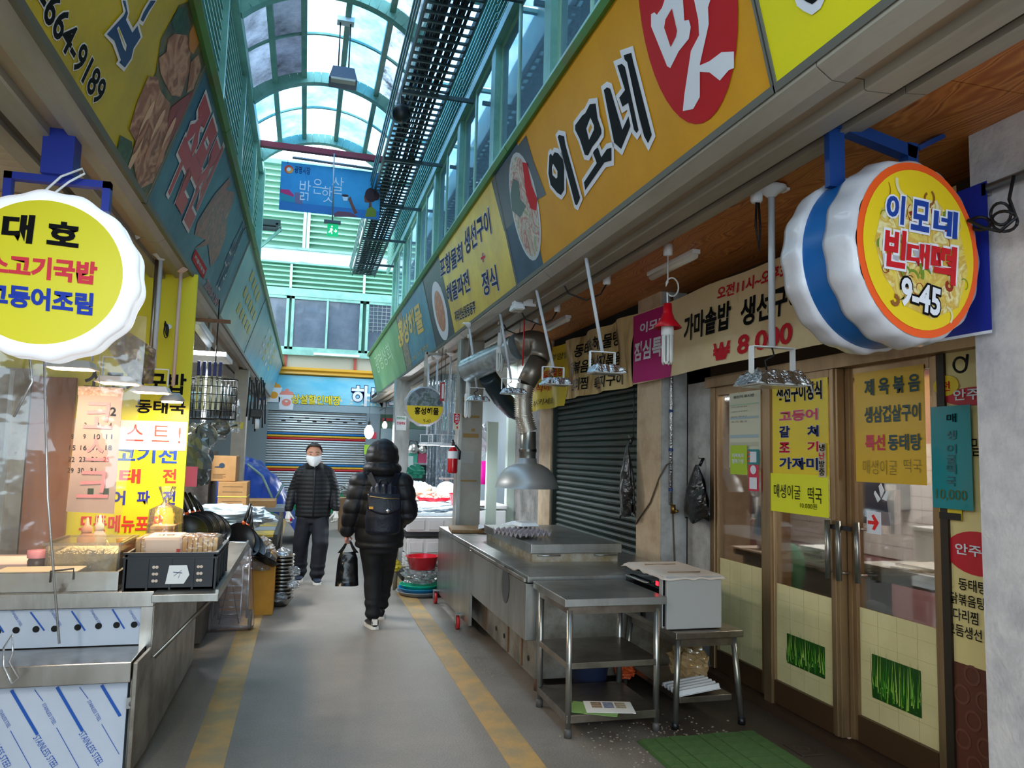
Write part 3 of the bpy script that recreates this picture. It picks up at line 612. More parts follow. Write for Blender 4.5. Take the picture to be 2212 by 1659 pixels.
# ceiling roses with loose flexes
roses = [(1634, 418, 'ceiling rose with a looped black flex left of the big floodlight stem'), (1311, 600, 'ceiling rose whose black flex runs to the nearest leaning floodlight'), (1204, 661, 'ceiling rose behind the second foil-topped floodlight'), (1158, 681, 'ceiling rose near the end of the metal duct')]
for i, (u, v, lb) in enumerate(roses):
    P = at(u, v, X=2.12); P.z = 2.94; r = root('ceiling_rose', lb, 'ceiling rose', P, 'white ceiling roses on the plywood')
    MB().lathe([(.001, 0), (.03, 0), (.03, -.07), (.024, -.08), (.001, -.08)], P, 14).build('body', white, r)
    if i == 0: b = MB(); b.tube([P + Vector((0, 0, -.07)), P + Vector((-.005, 0, -.2)), P + Vector((.015, 0, -.33)), P + Vector((.02, 0, -.2)), P + Vector((.012, 0, -.07))], .006, 6)
    else:
        e = P + Vector((-.35, .12, .02)); b = MB(); b.tube([P + Vector((0, 0, -.07)), P + Vector((-.04, .02, -.15)), P + Vector((-.14, .05, -.2)), P + Vector((-.27, .09, -.15)), P + Vector((-.33, .11, -.03)), e], .006, 6)
    b.build('flex', rubber, r)
# lamps with folded fluorescent tubes
cfl = mat('milky_tube', '#e6e6e2', .3)
def cflamp(label, P, zb, shade, group='energy-saving lamps hanging on flex'):
    r = root('pendant_lamp', label, 'pendant lamp', P, group); z = P.z; L_ = z - zb
    MB().lathe([(.001, 0), (.03, 0), (.03, -.07), (.001, -.075)], P, 14).build('ceiling_cap', white, r)
    zt = zb + .32; b = MB(); b.tube([P + Vector((0, 0, -.07)), Vector((P.x, P.y, zt + .22))] + ([Vector((P.x + .03 + .045 * math.cos(t), P.y, zt + .19 + .06 * math.sin(t))) for t in [PI - .4 * k for k in range(15)]] if shade else []) + [Vector((P.x, P.y, zt + .06)), Vector((P.x, P.y, zt))], .005, 6); b.build('flex', white, r)
    MB().lathe([(.001, .08), (.026, .08), (.03, .0), (.03, -.05), (.001, -.05)], (P.x, P.y, zt), 14).build('holder', redp if shade else white, r)
    if shade: MB().lathe([(.03, .02), (.045, -.02), (.09, -.075), (.088, -.078), (.042, -.024), (.028, .015)], (P.x, P.y, zt), 20).build('shade', redp, r)
    MB().lathe([(.001, -.05), (.036, -.05), (.04, -.08), (.04, -.12), (.03, -.13), (.001, -.13)], (P.x, P.y, zt), 16).build('ballast', white, r)
    for k in range(4):
        a = PI / 4 + k * PI / 2; q = Vector((P.x + .026 * math.cos(a), P.y + .026 * math.sin(a), zt)); tn = Vector((-math.sin(a), math.cos(a), 0)) * .012
        MB().tube([q - tn + Vector((0, 0, -.12)), q - tn + Vector((0, 0, -.29)), q + Vector((0, 0, -.305)), q + tn + Vector((0, 0, -.29)), q + tn + Vector((0, 0, -.12))], .0085, 8).build('tube', cfl, r)
    return r
P = at(1443, 528, Z=2.94); cflamp('energy-saving lamp under a red shade in front of the magenta banner', P, at(1446, 790, X=P.x).z, True)
P = at(1014, 762, Y=8.0); P.z = 2.9; cflamp('bare energy-saving lamp on white flex in front of the steel pillar', P, at(1015, 905, Y=8).z, False)
P = at(1081, 730, Y=7.2); P.z = 2.93; cflamp('bare energy-saving lamp beside the metal duct', P, at(1081, 806, Y=7.2).z, False)
# tube lights on the plywood
for (u0, v0, u1, v1), lb in (((1405, 600, 1520, 552), 'unlit tube light on the plywood above the magenta banner'), ((1182, 712, 1240, 690), 'unlit tube light on the plywood above the yellow banner')):
    A, B = at(u0, v0, Z=2.9), at(u1, v1, Z=2.9); B.x = A.x; r = root('tube_light', lb, 'tube light', (A + B) / 2, 'unlit tube lights on the plywood'); c = (A + B) / 2; l = (A - B).length
    MB().box((c.x, c.y, 2.925), (.06, l, .03)).build('base', white, r, bevel=.004)
    b = MB(); b.tube([(c.x, c.y - l / 2 + .02, 2.9), (c.x, c.y + l / 2 - .02, 2.9)], .025, 10); b.build('cover', mat('milky_cover', '#d9d2c4', .3), r)
# square floodlight on the soffit
c = at(1117, 664, X=1.68); r = root('floodlight', 'square white floodlight clamped sideways to the soffit edge', 'floodlight', c)
MB().box(c, (.10, .17, .05), top=(.8, .8)).build('body', white, r, bevel=.006); MB().box(c + Vector((-.0, 0, .05)), (.07, .1, .05)).build('driver_box', white, r, bevel=.004); MB().box(c + Vector((0, 0, -.028)), (.08, .14, .006)).build('lens', mat('frosted_lens', '#d2d4d0', .3), r); MB().bx(c + Vector((.03, -.09, -.0)), c + Vector((.14, -.08, .08))).build('bracket', white, r)

# ------------------------------------------------------------------ extractor hood and ducts
r = root('extractor_hood', 'grey metal dome hood hanging on a flexible silver duct', 'extractor hood', (2.03, 6.9, 2.6)); hx, hy = 2.03, 6.9
spun = mat('spun_aluminium', '#b9b6b2', .42, .65)
MB().lathe([(.305, 1.272), (.30, 1.275), (.285, 1.33), (.25, 1.40), (.20, 1.455), (.14, 1.49), (.09, 1.505), (.085, 1.55), (.08, 1.55), (.08, 1.50), (.13, 1.483), (.19, 1.448), (.24, 1.39), (.275, 1.325), (.29, 1.272)], (hx, hy, 0), 40).build('dome', spun, r)
b = MB(); b.lathe([(.078, 1.53), (.078, 1.60), (.083, 1.605), (.083, 1.64), (.078, 1.645), (.075, 1.80)], (hx, hy, 0), 24); b.build('collar', steel, r)
b = MB(); b.lathe([(.085, 1.612), (.085, 1.632)], (hx, hy, 0), 24); b.build('clamp', mat('dark_clamp', '#5c5a56', .3, 1), r)
pts = [Vector((hx, hy, 1.80)), at(1131, 900, Y=6.9), at(1130, 860, Y=6.9), at(1136, 830, Y=6.88)]
fine = []
for i in range(61):
    t = i / 60 * 3; k = min(int(t), 2); f = t - k; fine.append(pts[k].lerp(pts[k + 1], f * f * (3 - 2 * f) if k in (0, 2) else f))
MB().tube(fine, [.080 + (.011 if i % 2 else -.008) for i in range(61)], 20, caps=False).build('flexible_duct', foil if False else mat('ribbed_foil', '#cfc6ba', .3, .75, bump=.4, bs=90), r)
p0, p1 = pts[-1], at(1163, 778, Y=6.88)
MB().tube([p0, p0.lerp(p1, .5), p1], [.088, .094, .094], 20).build('rigid_pipe', mat('brown_pipe', '#8a7f74', .35, .7), r)
e1 = at(1186, 722, Y=6.93); e2 = at(1122, 748, Y=7.08)
arcp = []
for i in range(13):
    t = i / 12; arcp.append(p1 * (1 - t) ** 2 + e1 * 2 * t * (1 - t) + e2 * t * t)
MB().tube(arcp, [.098 + .03 * i / 12 + (.004 if i % 3 == 0 else 0) for i in range(13)], 22).build('elbow', mat('brown_pipe', '#8a7f74'), r)
r2 = root('ventilation_duct', 'long galvanised spiral duct under the plywood ceiling', 'duct', (1.9, 7.4, 2.6)); d0 = at(1122, 748, Y=7.08); d1 = at(1012, 800, Y=7.95)
b = MB(); n = 40; b.tube([d0.lerp(d1, i / n) for i in range(n + 1)], [.13 + (.004 if i % 4 == 0 else 0) for i in range(n + 1)], 22); b.build('spiral_pipe', mat('galvanised', '#b4c0c6', .34, .75, col2='#98a4aa', vs=5), r2)
g0 = at(1052, 812, Y=7.85); fl = [g0, at(1068, 835, Y=8.0), at(1085, 862, Y=8.2), at(1108, 885, Y=8.4), at(1135, 895, Y=8.5)]; ff = []
for i in range(4):
    for k in range(9): ff.append(fl[i].lerp(fl[i + 1], k / 9))
MB().tube(ff, [.098 + (.008 if i % 2 else -.006) for i in range(len(ff))], 18).build('flexible_branch', mat('dark_flex', '#4a5862', .4, .4), r2)
for q in (d0, d1): MB().tube([q + Vector((.0, 0, .12)), (q.x, q.y, 2.94)], .006, 6).build('hanger_rod', steel, r2)
r = props(MB().tube([at(1133, 690, Y=6.5), at(1131, 740, Y=6.5), at(1129, 790, Y=6.5)], .006, 6).build('red_string', redp), 'red cord hanging in front of the spiral duct', 'cord')

# ------------------------------------------------------------------ round sign of the near right shop
c = Vector((2.195, 2.3, 2.378)); r = root('round_sign', 'round double-faced sign with red and blue letters on a food photo', 'round sign', (2.195, 2.5, 2.9))
shell = mat('pearl_shell', '#c9c8cd', .3, col2='#b3b2ba', vs=3, coat=.4); FD = Fr((c.x, 2.3, c.z), (1, 0, 0), ZUP); R0 = .325
wav = lambda t: 1 + .02 * math.cos(12 * t)
A8 = Vector((math.sin(.15), -math.cos(.15), 0)); FD = Fr(c, (math.cos(.15), math.sin(.15), 0), ZUP); wv16 = lambda t: 1 + .014 * math.cos(16 * t)
def half(p, s): MB().lathe([(R0 * 1.0, 0), (R0 * 1.05, -.006), (R0 * 1.085, -.03), (R0 * 1.12, -.10), (R0 * 1.09, -.125), (.001, -.125)], p, 112, ax=A8 * s, scal=wv16).build('shell', shell, r)
half(c, 1); half(c - A8 * .36, -1)
MB().lathe([(R0 * 1.07, 0), (R0 * 1.07, -.12)], c - A8 * .12, 64, ax=A8).build('blue_band', mat('blue_paint', '#155a9e', .3), r)
oval(r, FD, 0, 0, R0 * 1.0, R0 * 1.03, mat('orange_ring', '#e8581e', .4), .002, 'orange_ring', 48); oval(r, FD, 0, 0, R0 * .91, R0 * .94, mat('yellow_face', '#e3c41c', .35), .004, 'face', 48)
pc = printmat('pancake_print', ['#d8b52c', '#dcc86a', '#c9a03a', '#e6dca0', '#a5702e'], 11, .35, 'noise', None, 1.2)
poly(r, FD, [(-.2, .13), (-.05, .2), (.1, .2), (.22, .1), (.26, -.05), (.2, -.2), (.05, -.26), (-.1, -.22), (-.2, -.12), (-.24, 0)], pc, .005, 'photo')
random.seed(3)
for i in range(46):
    x, y = random.uniform(-.2, .22), random.uniform(-.22, .2)
    if x * x + y * y > .062: continue
    b = MB(); a = random.uniform(0, 6.28); k = random.uniform(.4, 2.2) * random.choice((-1, 1)); pts = []
    for s_ in range(8): pts.append((x, y)); x += .011 * math.cos(a); y += .011 * math.sin(a); a += k * .35
    stroke(b, FD, pts, random.choice((.003, .004, .01, .016)), .006 + i * .00004); b.build('garnish_print', [mat('chilli_print', '#8c2a16', .4), mat('brown_strand_print', '#8a5524', .4), mat('leek_print', '#6f8a24', .4), mat('pale_strand_print', '#d9cfa0', .4)][i % 4], r)
def cbox(u0, v0, u1, v1): return FD.bx(u0, v0, u1, v1)
blue_l = mat('blue_letter', '#1a3f96', .35); red_l = mat('red_letter', '#c4161f', .35)
for st, bxx, mm in (('이', (1908, 480, 1946, 425), blue_l), ('모', (1962, 497, 2000, 438), blue_l), ('네', (2010, 508, 2060, 460), blue_l), ('빈', (1903, 575, 1948, 500), red_l), ('대', (1952, 575, 2000, 530), red_l), ('떡', (2003, 610, 2056, 535), red_l)):
    txt(r, st, FD, cbox(*bxx), mm, .010, .04, (wht, .10), .12)
txt(r, '9-45', FD, cbox(1942, 668, 2026, 618), wht, .010, .03, (blk, .09), 0, spin=-.13)
b = MB(); b.box((c.x - .25, 2.45, 2.79), (.07, .03, .30)); b.beam((c.x - .25, 2.45, 2.90), (c.x + .12, 2.45, 2.82), .05, .05); b.beam((c.x + .12, 2.45, 2.84), (c.x + .3, 2.5, 2.94), .06, .02); b.beam((c.x + .1, 2.45, 2.86), (c.x + .1, 2.45, 2.7), .05, .05); b.build('bracket', mat('blue_bracket', '#123a78', .4), r)
# ------------------------------------------------------------------ facade closing the alley
wf = root('wall_far', None, None, (0, 20, 0), kind='structure'); FF = Fr((0, 20, 0), (1, 0, 0), ZUP)
pale = mat('pale_steel_paint', '#c9d8d6', .5, col2='#aebdbb', vs=2); fm = mat('far_mint', '#8cc7a2', .5, col2='#7ab592', vs=2)
MB().bx((-4, 20.12, 0), (6, 20.3, 9.0)).build('backing', mat('far_backing', '#7aa58f', .7), wf)
MB().bx((-4, 19.95, 6.36), (6, 20.12, 6.72)).build('beam', pale, wf); MB().bx((-4, 19.9, 6.70), (6, 20.1, 6.76)).build('beam_flange', mintd, wf); MB().bx((-4, 19.9, 6.33), (6, 20.1, 6.37)).build('beam_flange', mintd, wf)
b = MB(); b.bx((-.37, 19.93, 6.4), (-.17, 19.95, 6.68)); b.build('splice_plate', pale, wf)
for i in range(6): b = MB(); b.lathe([(.001, .02), (.018, .015), (.018, 0)], (-.31 + .08 * (i % 2), 19.93, 6.46 + .08 * (i // 2)), 8, ax=(0, -1, 0)); b.build('bolt', white, wf)
slf = MB().ext([(0, 0, 0), (0, -.09, -.05), (0, -.09, -.075), (0, 0, -.03)], (0, 20.06, 0), (1.31, 0, 0)).build('slat', fm, wf); first = True
cols = [(-1.66, 0), (-.22, 1.31 / 1.31), (1.22, 1), (2.66, 1)]
for x0, _ in cols:
    for j in range(13):
        M = Matrix.Translation((x0 + .06, 0, 6.98 + j * .155))
        if first: slf.matrix_basis = M; first = False
        else: inst(slf, 'slat', wf, M)
    for k in (-.06, .04): MB().bx((x0 + k - .035, 19.93, 6.76), (x0 + k + .035, 20.1, 8.95)).build('mullion', pale, wf)
    MB().bx((x0 - .03, 19.98, 6.76), (x0 + .02, 20.1, 8.95)).build('mullion', mintd, wf)
MB().bx((-4, 19.95, 8.93), (6, 20.15, 9.05)).build('top_rail', mintd, wf)
sl2 = MB().ext([(0, 0, 0), (0, -.09, -.05), (0, -.09, -.075), (0, 0, -.03)], (0, 20.06, 0), (1.8, 0, 0)).build('slat', fm, wf); first = True
for x0 in (-2.4, -.55, 1.3, 3.15):
    for j in range(5):
        M = Matrix.Translation((x0 + .03, 0, 5.82 + j * .125))
        if first: sl2.matrix_basis = M; first = False
        else: inst(sl2, 'slat', wf, M)
    MB().bx((x0 - .03, 19.94, 5.68), (x0 + .03, 20.1, 6.34)).build('mullion', pale, wf)
MB().bx((-4, 19.93, 5.5), (6, 20.12, 5.7)).build('head_beam', mint, wf); MB().bx((-4, 19.9, 3.98), (6, 20.12, 4.12)).build('sill_beam', mint, wf)
shade = mat('grey_window_film', '#4b525e', .25, col2='#5f6672', vs=1.5, coat=.5)
for i, x0 in enumerate((-2.35, -.5, 1.38, 3.2)):
    w = root('window_%d' % (20 + i), None, None, (x0, 20, 4.12), kind='structure')
    b = MB(); b.bx((x0, 19.95, 4.12), (x0 + .07, 20.05, 5.5)); b.bx((x0 + 1.72, 19.95, 4.12), (x0 + 1.79, 20.05, 5.5)); b.bx((x0, 19.95, 5.43), (x0 + 1.79, 20.05, 5.5)); b.bx((x0, 19.95, 4.12), (x0 + 1.79, 20.05, 4.19)); b.bx((x0 + .87, 19.94, 4.12), (x0 + .92, 20.03, 5.5)); b.build('frame', mint, w)
    for k in (.07, .92): MB().bx((x0 + k, 20.0, 4.19), (x0 + k + .8, 20.01, 5.43)).build('pane', shade, w)
    if i in (2, 3):
        b = MB()
        for k in range(15): b.bx((x0 + .08 + k * .11, 19.985, 4.7), (x0 + .09 + k * .11, 19.995, 5.43))
        for k in range(7): b.bx((x0 + .07, 19.985, 4.75 + k * .1), (x0 + 1.72, 19.995, 4.76 + k * .1))
        b.build('mesh_grille', mat('pale_mesh', '#9aa29e', .5), w, kind='stuff')
    if x0 == -.5: MB().bx((.1, 19.85, 4.0), (1.25, 19.95, 4.06)).build('blind_bar', white, w)
MB().bx((-4, 20.0, 3.68), (6, 20.12, 3.98)).build('wall_band', mat('dull_wall', '#a9a494', .7), wf)
for x in (-.62, 1.12): MB().bx((x, 19.95, 3.68), (x + .07, 20.02, 3.98)).build('post', mat('rust_red', '#a0483c', .6), wf)
b = MB(); b.ext([(0, 0, 3.47), (0, -.12, 3.5), (0, -.1, 3.56), (0, -.16, 3.6), (0, -.16, 3.66), (0, 0, 3.68)], (-4, 20, 0), (10, 0, 0)); b.build('cornice', mat('gold_cornice', '#d39a2c', .3), wf)
MB().bx((-4, 19.96, 2.56), (6, 20.15, 2.74)).build('lintel', mat('grey_lintel', '#8fa0a8', .45), wf)
MB().bx((-4, 19.9, 0), (-.93, 20.15, 2.56)).build('jamb', mat('grey_jamb', '#76858e', .45), wf); MB().bx((1.5, 19.9, 0), (1.85, 20.15, 2.56)).build('jamb', MT['grey_jamb'], wf)
MB().bx((-.93, 19.95, 0), (1.5, 20.15, .5)).build('green_step', mat('green_floor_paint', '#1d8a5a', .4, col2='#166e48', vs=3), wf)
MB().bx((-.93, 20.1, .5), (1.5, 20.12, 2.56)).build('dark_opening', dark, wf)
s = root('signboard', 'blue sky signboard with storage jars and yellow letters over the far shutter', 'signboard', (0, 19.95, 2.75))
rect(s, FF, -3.9, 2.75, 5.9, 3.46, printmat('sky_print', ['#dfeee6', '#8fc9d8', '#5fb3cf', '#4fa9c9'], .6, .35, 'noise', (1, 1, 2.2)), .04, 'panel', .04)
txtp(s, '상설할인매장', FF, (629, 872, 736, 856), mat('sun_yellow_print', '#e8cf2a', .4), d=.05, bold=.02, out=(mat('brown_rim', '#5a4a20', .5), .05)); txtp(s, '하나로', FF, (758, 877, 880, 838), wht, d=.05, bold=.03, out=(navy, .06))
for cx, cy, r_, lid, lc in ((592, 845, .2, '#e89a2c', 'orange'), (619, 861, .22, '#e8887a', 'coral'), (567, 850, .16, '#1f4f9e', 'blue')):
    a, c = FF.px(cx, cy); m_ = mat(lc + '_jar_print', lid, .4)
    poly(s, FF, [(a - r_ * .9, c + .05), (a - r_ * .75, c - .28), (a + r_ * .75, c - .28), (a + r_ * .9, c + .05)], wht, .043); oval(s, FF, a, c + .07, r_, .07, wht, .044); poly(s, FF, [(a - r_ * .85, c + .09), (a - r_ * .6, c + .18), (a + r_ * .6, c + .18), (a + r_ * .85, c + .09)], m_, .045); oval(s, FF, a, c + .2, .05, .05, m_, .046); oval(s, FF, a, c - .1, r_ * .5, .09, m_, .046)
random.seed(5)
for i in range(40):
    x = random.uniform(-1, 2.4); z = random.uniform(2.78, 2.92); oval(s, FF, x, z, .035, .025, wht, .044 + i * .0001, 'daisy_print', 7); oval(s, FF, x, z, .012, .012, MT['sun_yellow_print'], .0485, 'daisy_print', 6)
# roller shutter: each slat a part
sh = root('roller_shutter', 'silver roller shutter with blue, yellow and red stripes at the end of the alley', 'roller shutter', (.3, 20, .5))
shc = {k: mat('shutter_' + k, v, .3, .6 if k == 'silver' else .1) for k, v in (('silver', '#b6bcc0'), ('blue', '#1d6fb0'), ('yellow', '#d9a92c'), ('red', '#b8202c'))}
n = 34; hz = 2.06 / n; base = {}
for i in range(n):
    z = .5 + hz * i; y_ = i; ck = 'silver'
    if i in (24, 11): ck = 'blue'
    if i in (23, 10): ck = 'yellow'
    if i in (22, 9): ck = 'red'
    M = Matrix.Translation((0, 0, z))
    if ck not in base:
        base[ck] = MB().ext([(0, 0, 0), (0, -.02, hz * .15), (0, -.028, hz * .5), (0, -.02, hz * .85), (0, 0, hz * .97), (0, .01, hz * .5)], (-.93, 20.02, 0), (2.43, 0, 0)).build('slat', shc[ck], sh); base[ck].matrix_basis = M
    else: inst(base[ck], 'slat', sh, M)
b = MB()
for r_ in range(2):
    for k in range(6): b.bx((-.6 + k * .38 + .19 * r_, 19.985, 2.3 + .08 * r_), (-.5 + k * .38 + .19 * r_, 19.995, 2.325 + .08 * r_))
b.build('vent_slots', dark, sh, kind='stuff')
# ------------------------------------------------------------------ hanging in the arcade
r = root('hanging_banner', 'blue market banner with white brush letters and a woman holding a cup', 'banner', (.2, 12.4, 6.4)); FB = Fr((0, 12.4, 0), (1, 0, 0), ZUP)
Q = [FB.px(*q) for q in ((608, 348), (823, 378), (820, 475), (604, 448))]; bx0, bx1, bz0, bz1 = Q[0][0], Q[1][0], Q[2][1], Q[0][1]
rect(r, FB, bx0, bz0, bx1, bz1, mat('banner_blue', '#3f9fd0', .6, col2='#2f86c0', vs=1), 0, 'sheet', .006)
rect(r, FB, bx0, bz0, bx1, bz0 + .14, mat('banner_deep_blue', '#3477b8', .6), .002)
txtp(r, '광명시장', FB, (636, 374, 671, 362), navy, d=.004, bold=.01)
c = FB.px(624, 366); oval(r, FB, c[0], c[1], .07, .07, mat('logo_red', '#d8402c', .5), .003); oval(r, FB, c[0] + .012, c[1] - .012, .052, .052, mat('logo_orange', '#e89a3c', .5), .004); oval(r, FB, c[0], c[1], .03, .03, wht, .005)
for st, pb in (('밝', (646, 432, 672, 391)), ('은', (675, 418, 697, 388)), ('햇', (694, 436, 722, 404)), ('살', (716, 418, 743, 384))): txtp(r, st, FB, pb, wht, d=.005, bold=-.005)
skin_p = mat('brown_skin_print', '#7a4634', .6); hairp = mat('dark_hair_print', '#3a1f24', .6); olv = mat('olive_dress_print', '#7d8a2c', .6)
S = lambda l: [(480 + x / 3.607, y / 3.607) for x, y in l]
poly(r, FB, S([(1105, 1530), (1130, 1490), (1160, 1480), (1160, 1560), (1165, 1620), (1140, 1620), (1145, 1580), (1110, 1575)]), skin_p, .003, px=True); c = FB.px(480 + 1160 / 3.607, 1520 / 3.607); oval(r, FB, c[0], c[1], .10, .12, hairp, .004); c = FB.px(480 + 1195 / 3.607, 1525 / 3.607); oval(r, FB, c[0], c[1], .07, .08, hairp, .0045)
poly(r, FB, S([(1120, 1660), (1125, 1630), (1165, 1610), (1200, 1640), (1195, 1690), (1110, 1690)]), olv, .004, px=True); poly(r, FB, S([(980, 1550), (1000, 1530), (1020, 1590), (1055, 1660), (1030, 1670)]), skin_p, .003, px=True)
poly(r, FB, S([(935, 1525), (980, 1525), (975, 1565), (945, 1565)]), wht, .004, px=True); c = FB.px(480 + 958 / 3.607, 1525 / 3.607); oval(r, FB, c[0], c[1], .055, .022, hairp, .005)
poly(r, FB, S([(455, 1500), (560, 1535), (560, 1580), (455, 1560)]), mat('teal_print', '#2c8fa5', .6), .003, px=True); poly(r, FB, S([(452, 1475), (520, 1478), (560, 1520), (555, 1535), (452, 1500)]), mat('pink_roof_print', '#c8326e', .6), .004, px=True); poly(r, FB, S([(565, 1500), (600, 1500), (625, 1540), (622, 1595), (565, 1580)]), mat('mauve_print', '#7d6c8c', .6), .004, px=True)
poly(r, FB, S([(870, 1665), (900, 1645), (1000, 1655), (1060, 1690), (870, 1690)]), mat('table_print', '#7a4a5c', .6), .003, px=True)
MB().tube([at(632, 340, Y=12.38), at(812, 366, Y=12.38)], .025, 8).build('top_tube', mat('grey_tube', '#8b8d94', .35, .7), r)
b = MB()
for x in (bx0 + .1, (bx0 + bx1) / 2, bx1 - .1): b.tube([(x, 12.39, bz1 - .03), (x, 12.38, bz1 + .08)], .004, 5)
b.build('hooks', rubber, r)
z0 = at(690, 330, Y=12.5).z; redbeam = props(MB().beam(at(553, 309, Y=12.15), at(832, 346, Y=12.15), .09, .09).build('red_beam', mat('dark_red_paint', '#7d1626', .4)), 'dark red square beam spanning the alley above the blue banner', 'beam')
r = root('exit_sign', 'green lit exit sign with a running figure and arrow, hung on a grey rod', 'exit sign', at(717, 340, Y=12.2)); FE = Fr((0, 12.1, 0), (1, 0, 0), ZUP)
a = at(718, 480, Y=12.1); MB().tube([at(722, 332, Y=12.1), a], .012, 8).build('rod', mat('grey_tube', '#8b8d94'), r)
MB().box(a + Vector((0, 0, 0)), (.26, .07, .05)).build('housing', mat('grey_housing', '#5c646c', .5), r, bevel=.004)
q = FE.bx(706, 509, 731, 485); rect(r, FE, q[0], q[1], q[2], q[3], mat('exit_green', '#12b070', .4, emit=.8, ecol='#0fae6c'), 0, 'panel', .02)
e = lambda x, y: (q[0] + (q[2] - q[0]) * x, q[1] + (q[3] - q[1]) * y); wl_ = mat('lit_white', '#ffffff', .4, emit=.8)
b = MB(); oval(r, FE, *e(.42, .78), .012, .014, wl_, .003); poly(r, FE, [e(.25, .62), e(.45, .66), e(.52, .5), e(.42, .42), e(.5, .2), e(.4, .16), e(.34, .36), e(.18, .22), e(.12, .3), e(.28, .46)], wl_, .003); poly(r, FE, [e(.6, .47), e(.76, .47), e(.74, .62), e(.92, .44), e(.74, .26), e(.76, .39), e(.6, .39)], wl_, .003)
# floodlights hung from the ribs
def pend(Y, label):
    c = Vector((.226, Y, 5.97 - .0)); r = root('arcade_floodlight', label, 'floodlight', (c.x, Y, 6.75), 'floodlights hung from the arcade ribs')
    MB().box((c.x, Y, 6.70), (.2, .12, .06)).build('ceiling_bracket', white, r)
    for k in (-.06, .06): MB().tube([(c.x + k, Y, 6.68), (c.x + k, Y, 6.08)], .009, 6).build('rod', rubber, r)
    g = mat('slate_grey_metal', '#4b5566', .45, .3); MB().box((c.x, Y, 6.0), (.33, .26, .17), top=(.75, .7)).build('lamp_body', g, r, bevel=.006); MB().box((c.x, Y - .10, 5.905), (.28, .10, .025)).build('lens', lens, r); MB().box((c.x, Y, 6.09), (.2, .1, .03)).build('clamp', rubber, r)
pend(8.9, 'dark grey floodlight hanging on two rods below the middle of the glazed roof')
# cable tray
r = root('cable_tray', 'dark ladder cable tray loaded with black cables under the right roof edge', 'cable tray', (1.17, 8, 5.85))
tm = mat('tray_metal', '#3d4a4a', .45, .5)
for x in (.90, 1.43): MB().bx((x, 2, 5.82), (x + .02, 18.5, 5.92)).build('rail', tm, r)
rung = MB().bx((.92, -.014, 5.835), (1.43, .014, 5.86)).build('rung', tm, r); k = 0
while 2.2 + k * .16 < 18.4:
    M = Matrix.Translation((0, 2.2 + k * .16, 0))
    if k == 0: rung.matrix_basis = M
    else: inst(rung, 'rung', r, M)
    k += 1
random.seed(11)
for i in range(13):
    x0 = 1.0 + i * .028; ph = random.random() * 9
    MB().tube([(x0 + .03 * nz(y * .5, ph), y, 5.875 + .02 * (i % 3) + .01 * nz(y, ph)) for y in [2 + .75 * k for k in range(23)]], random.choice((.010, .014, .018)), 6).build('cable', rubber, r)
for i in range(3): MB().tube([(.86 - i * .012, 2, 5.9 + i * .07), (.86 - i * .012, 18.5, 5.9 + i * .07)], .012, 6).build('conduit', mat('grey_conduit', '#7f9a98', .4, .3), r)
for y in RIB[3:] + [14.8, 16.9]: MB().bx((.9, y + .2, 5.77), (1.76, y + .24, 5.815)).build('bracket', tm, r)
P = at(866, 246, X=.85); r = root('loudspeaker', 'round black loudspeaker fixed to the edge of the cable tray', 'loudspeaker', P)
b = MB(); b.lathe([(.001, .09), (.07, .09), (.10, .05), (.10, -.05), (.07, -.09), (.001, -.09)], P, 18, ax=(0, 1, .2)); b.build('body', black, r); MB().bx((P.x - .01, P.y - .02, P.z + .08), (P.x + .03, P.y + .02, P.z + .2)).build('bracket', black, r)
# crossing trusses at the left beyond the wall end
r = root('cable_tray', 'short cable tray crossing at the left behind the banner', 'cable tray', (-1.2, 14.2, 5.6))
MB().bx((-2.6, 14.1, 5.62), (-.62, 14.14, 5.72)).build('rail', tm, r); MB().bx((-2.6, 14.5, 5.62), (-.62, 14.54, 5.72)).build('rail', tm, r)
for i in range(7): MB().bx((-2.5 + i * .3, 14.1, 5.63), (-2.46 + i * .3, 14.54, 5.66)).build('rung', tm, r)
for i in range(4): MB().tube([(-2.6, 14.2 + i * .07, 5.69), (-.7, 14.2 + i * .07, 5.69)], .02, 6).build('cable', rubber, r)
MB().beam((-1.0, 14.3, 5.2), (-.62, 14.3, 5.6), .05, .05).build('brace', mintd, r); MB().beam((-1.05, 14.3, 5.2), (-1.05, 14.3, 5.65), .05, .05).build('brace', mintd, r)
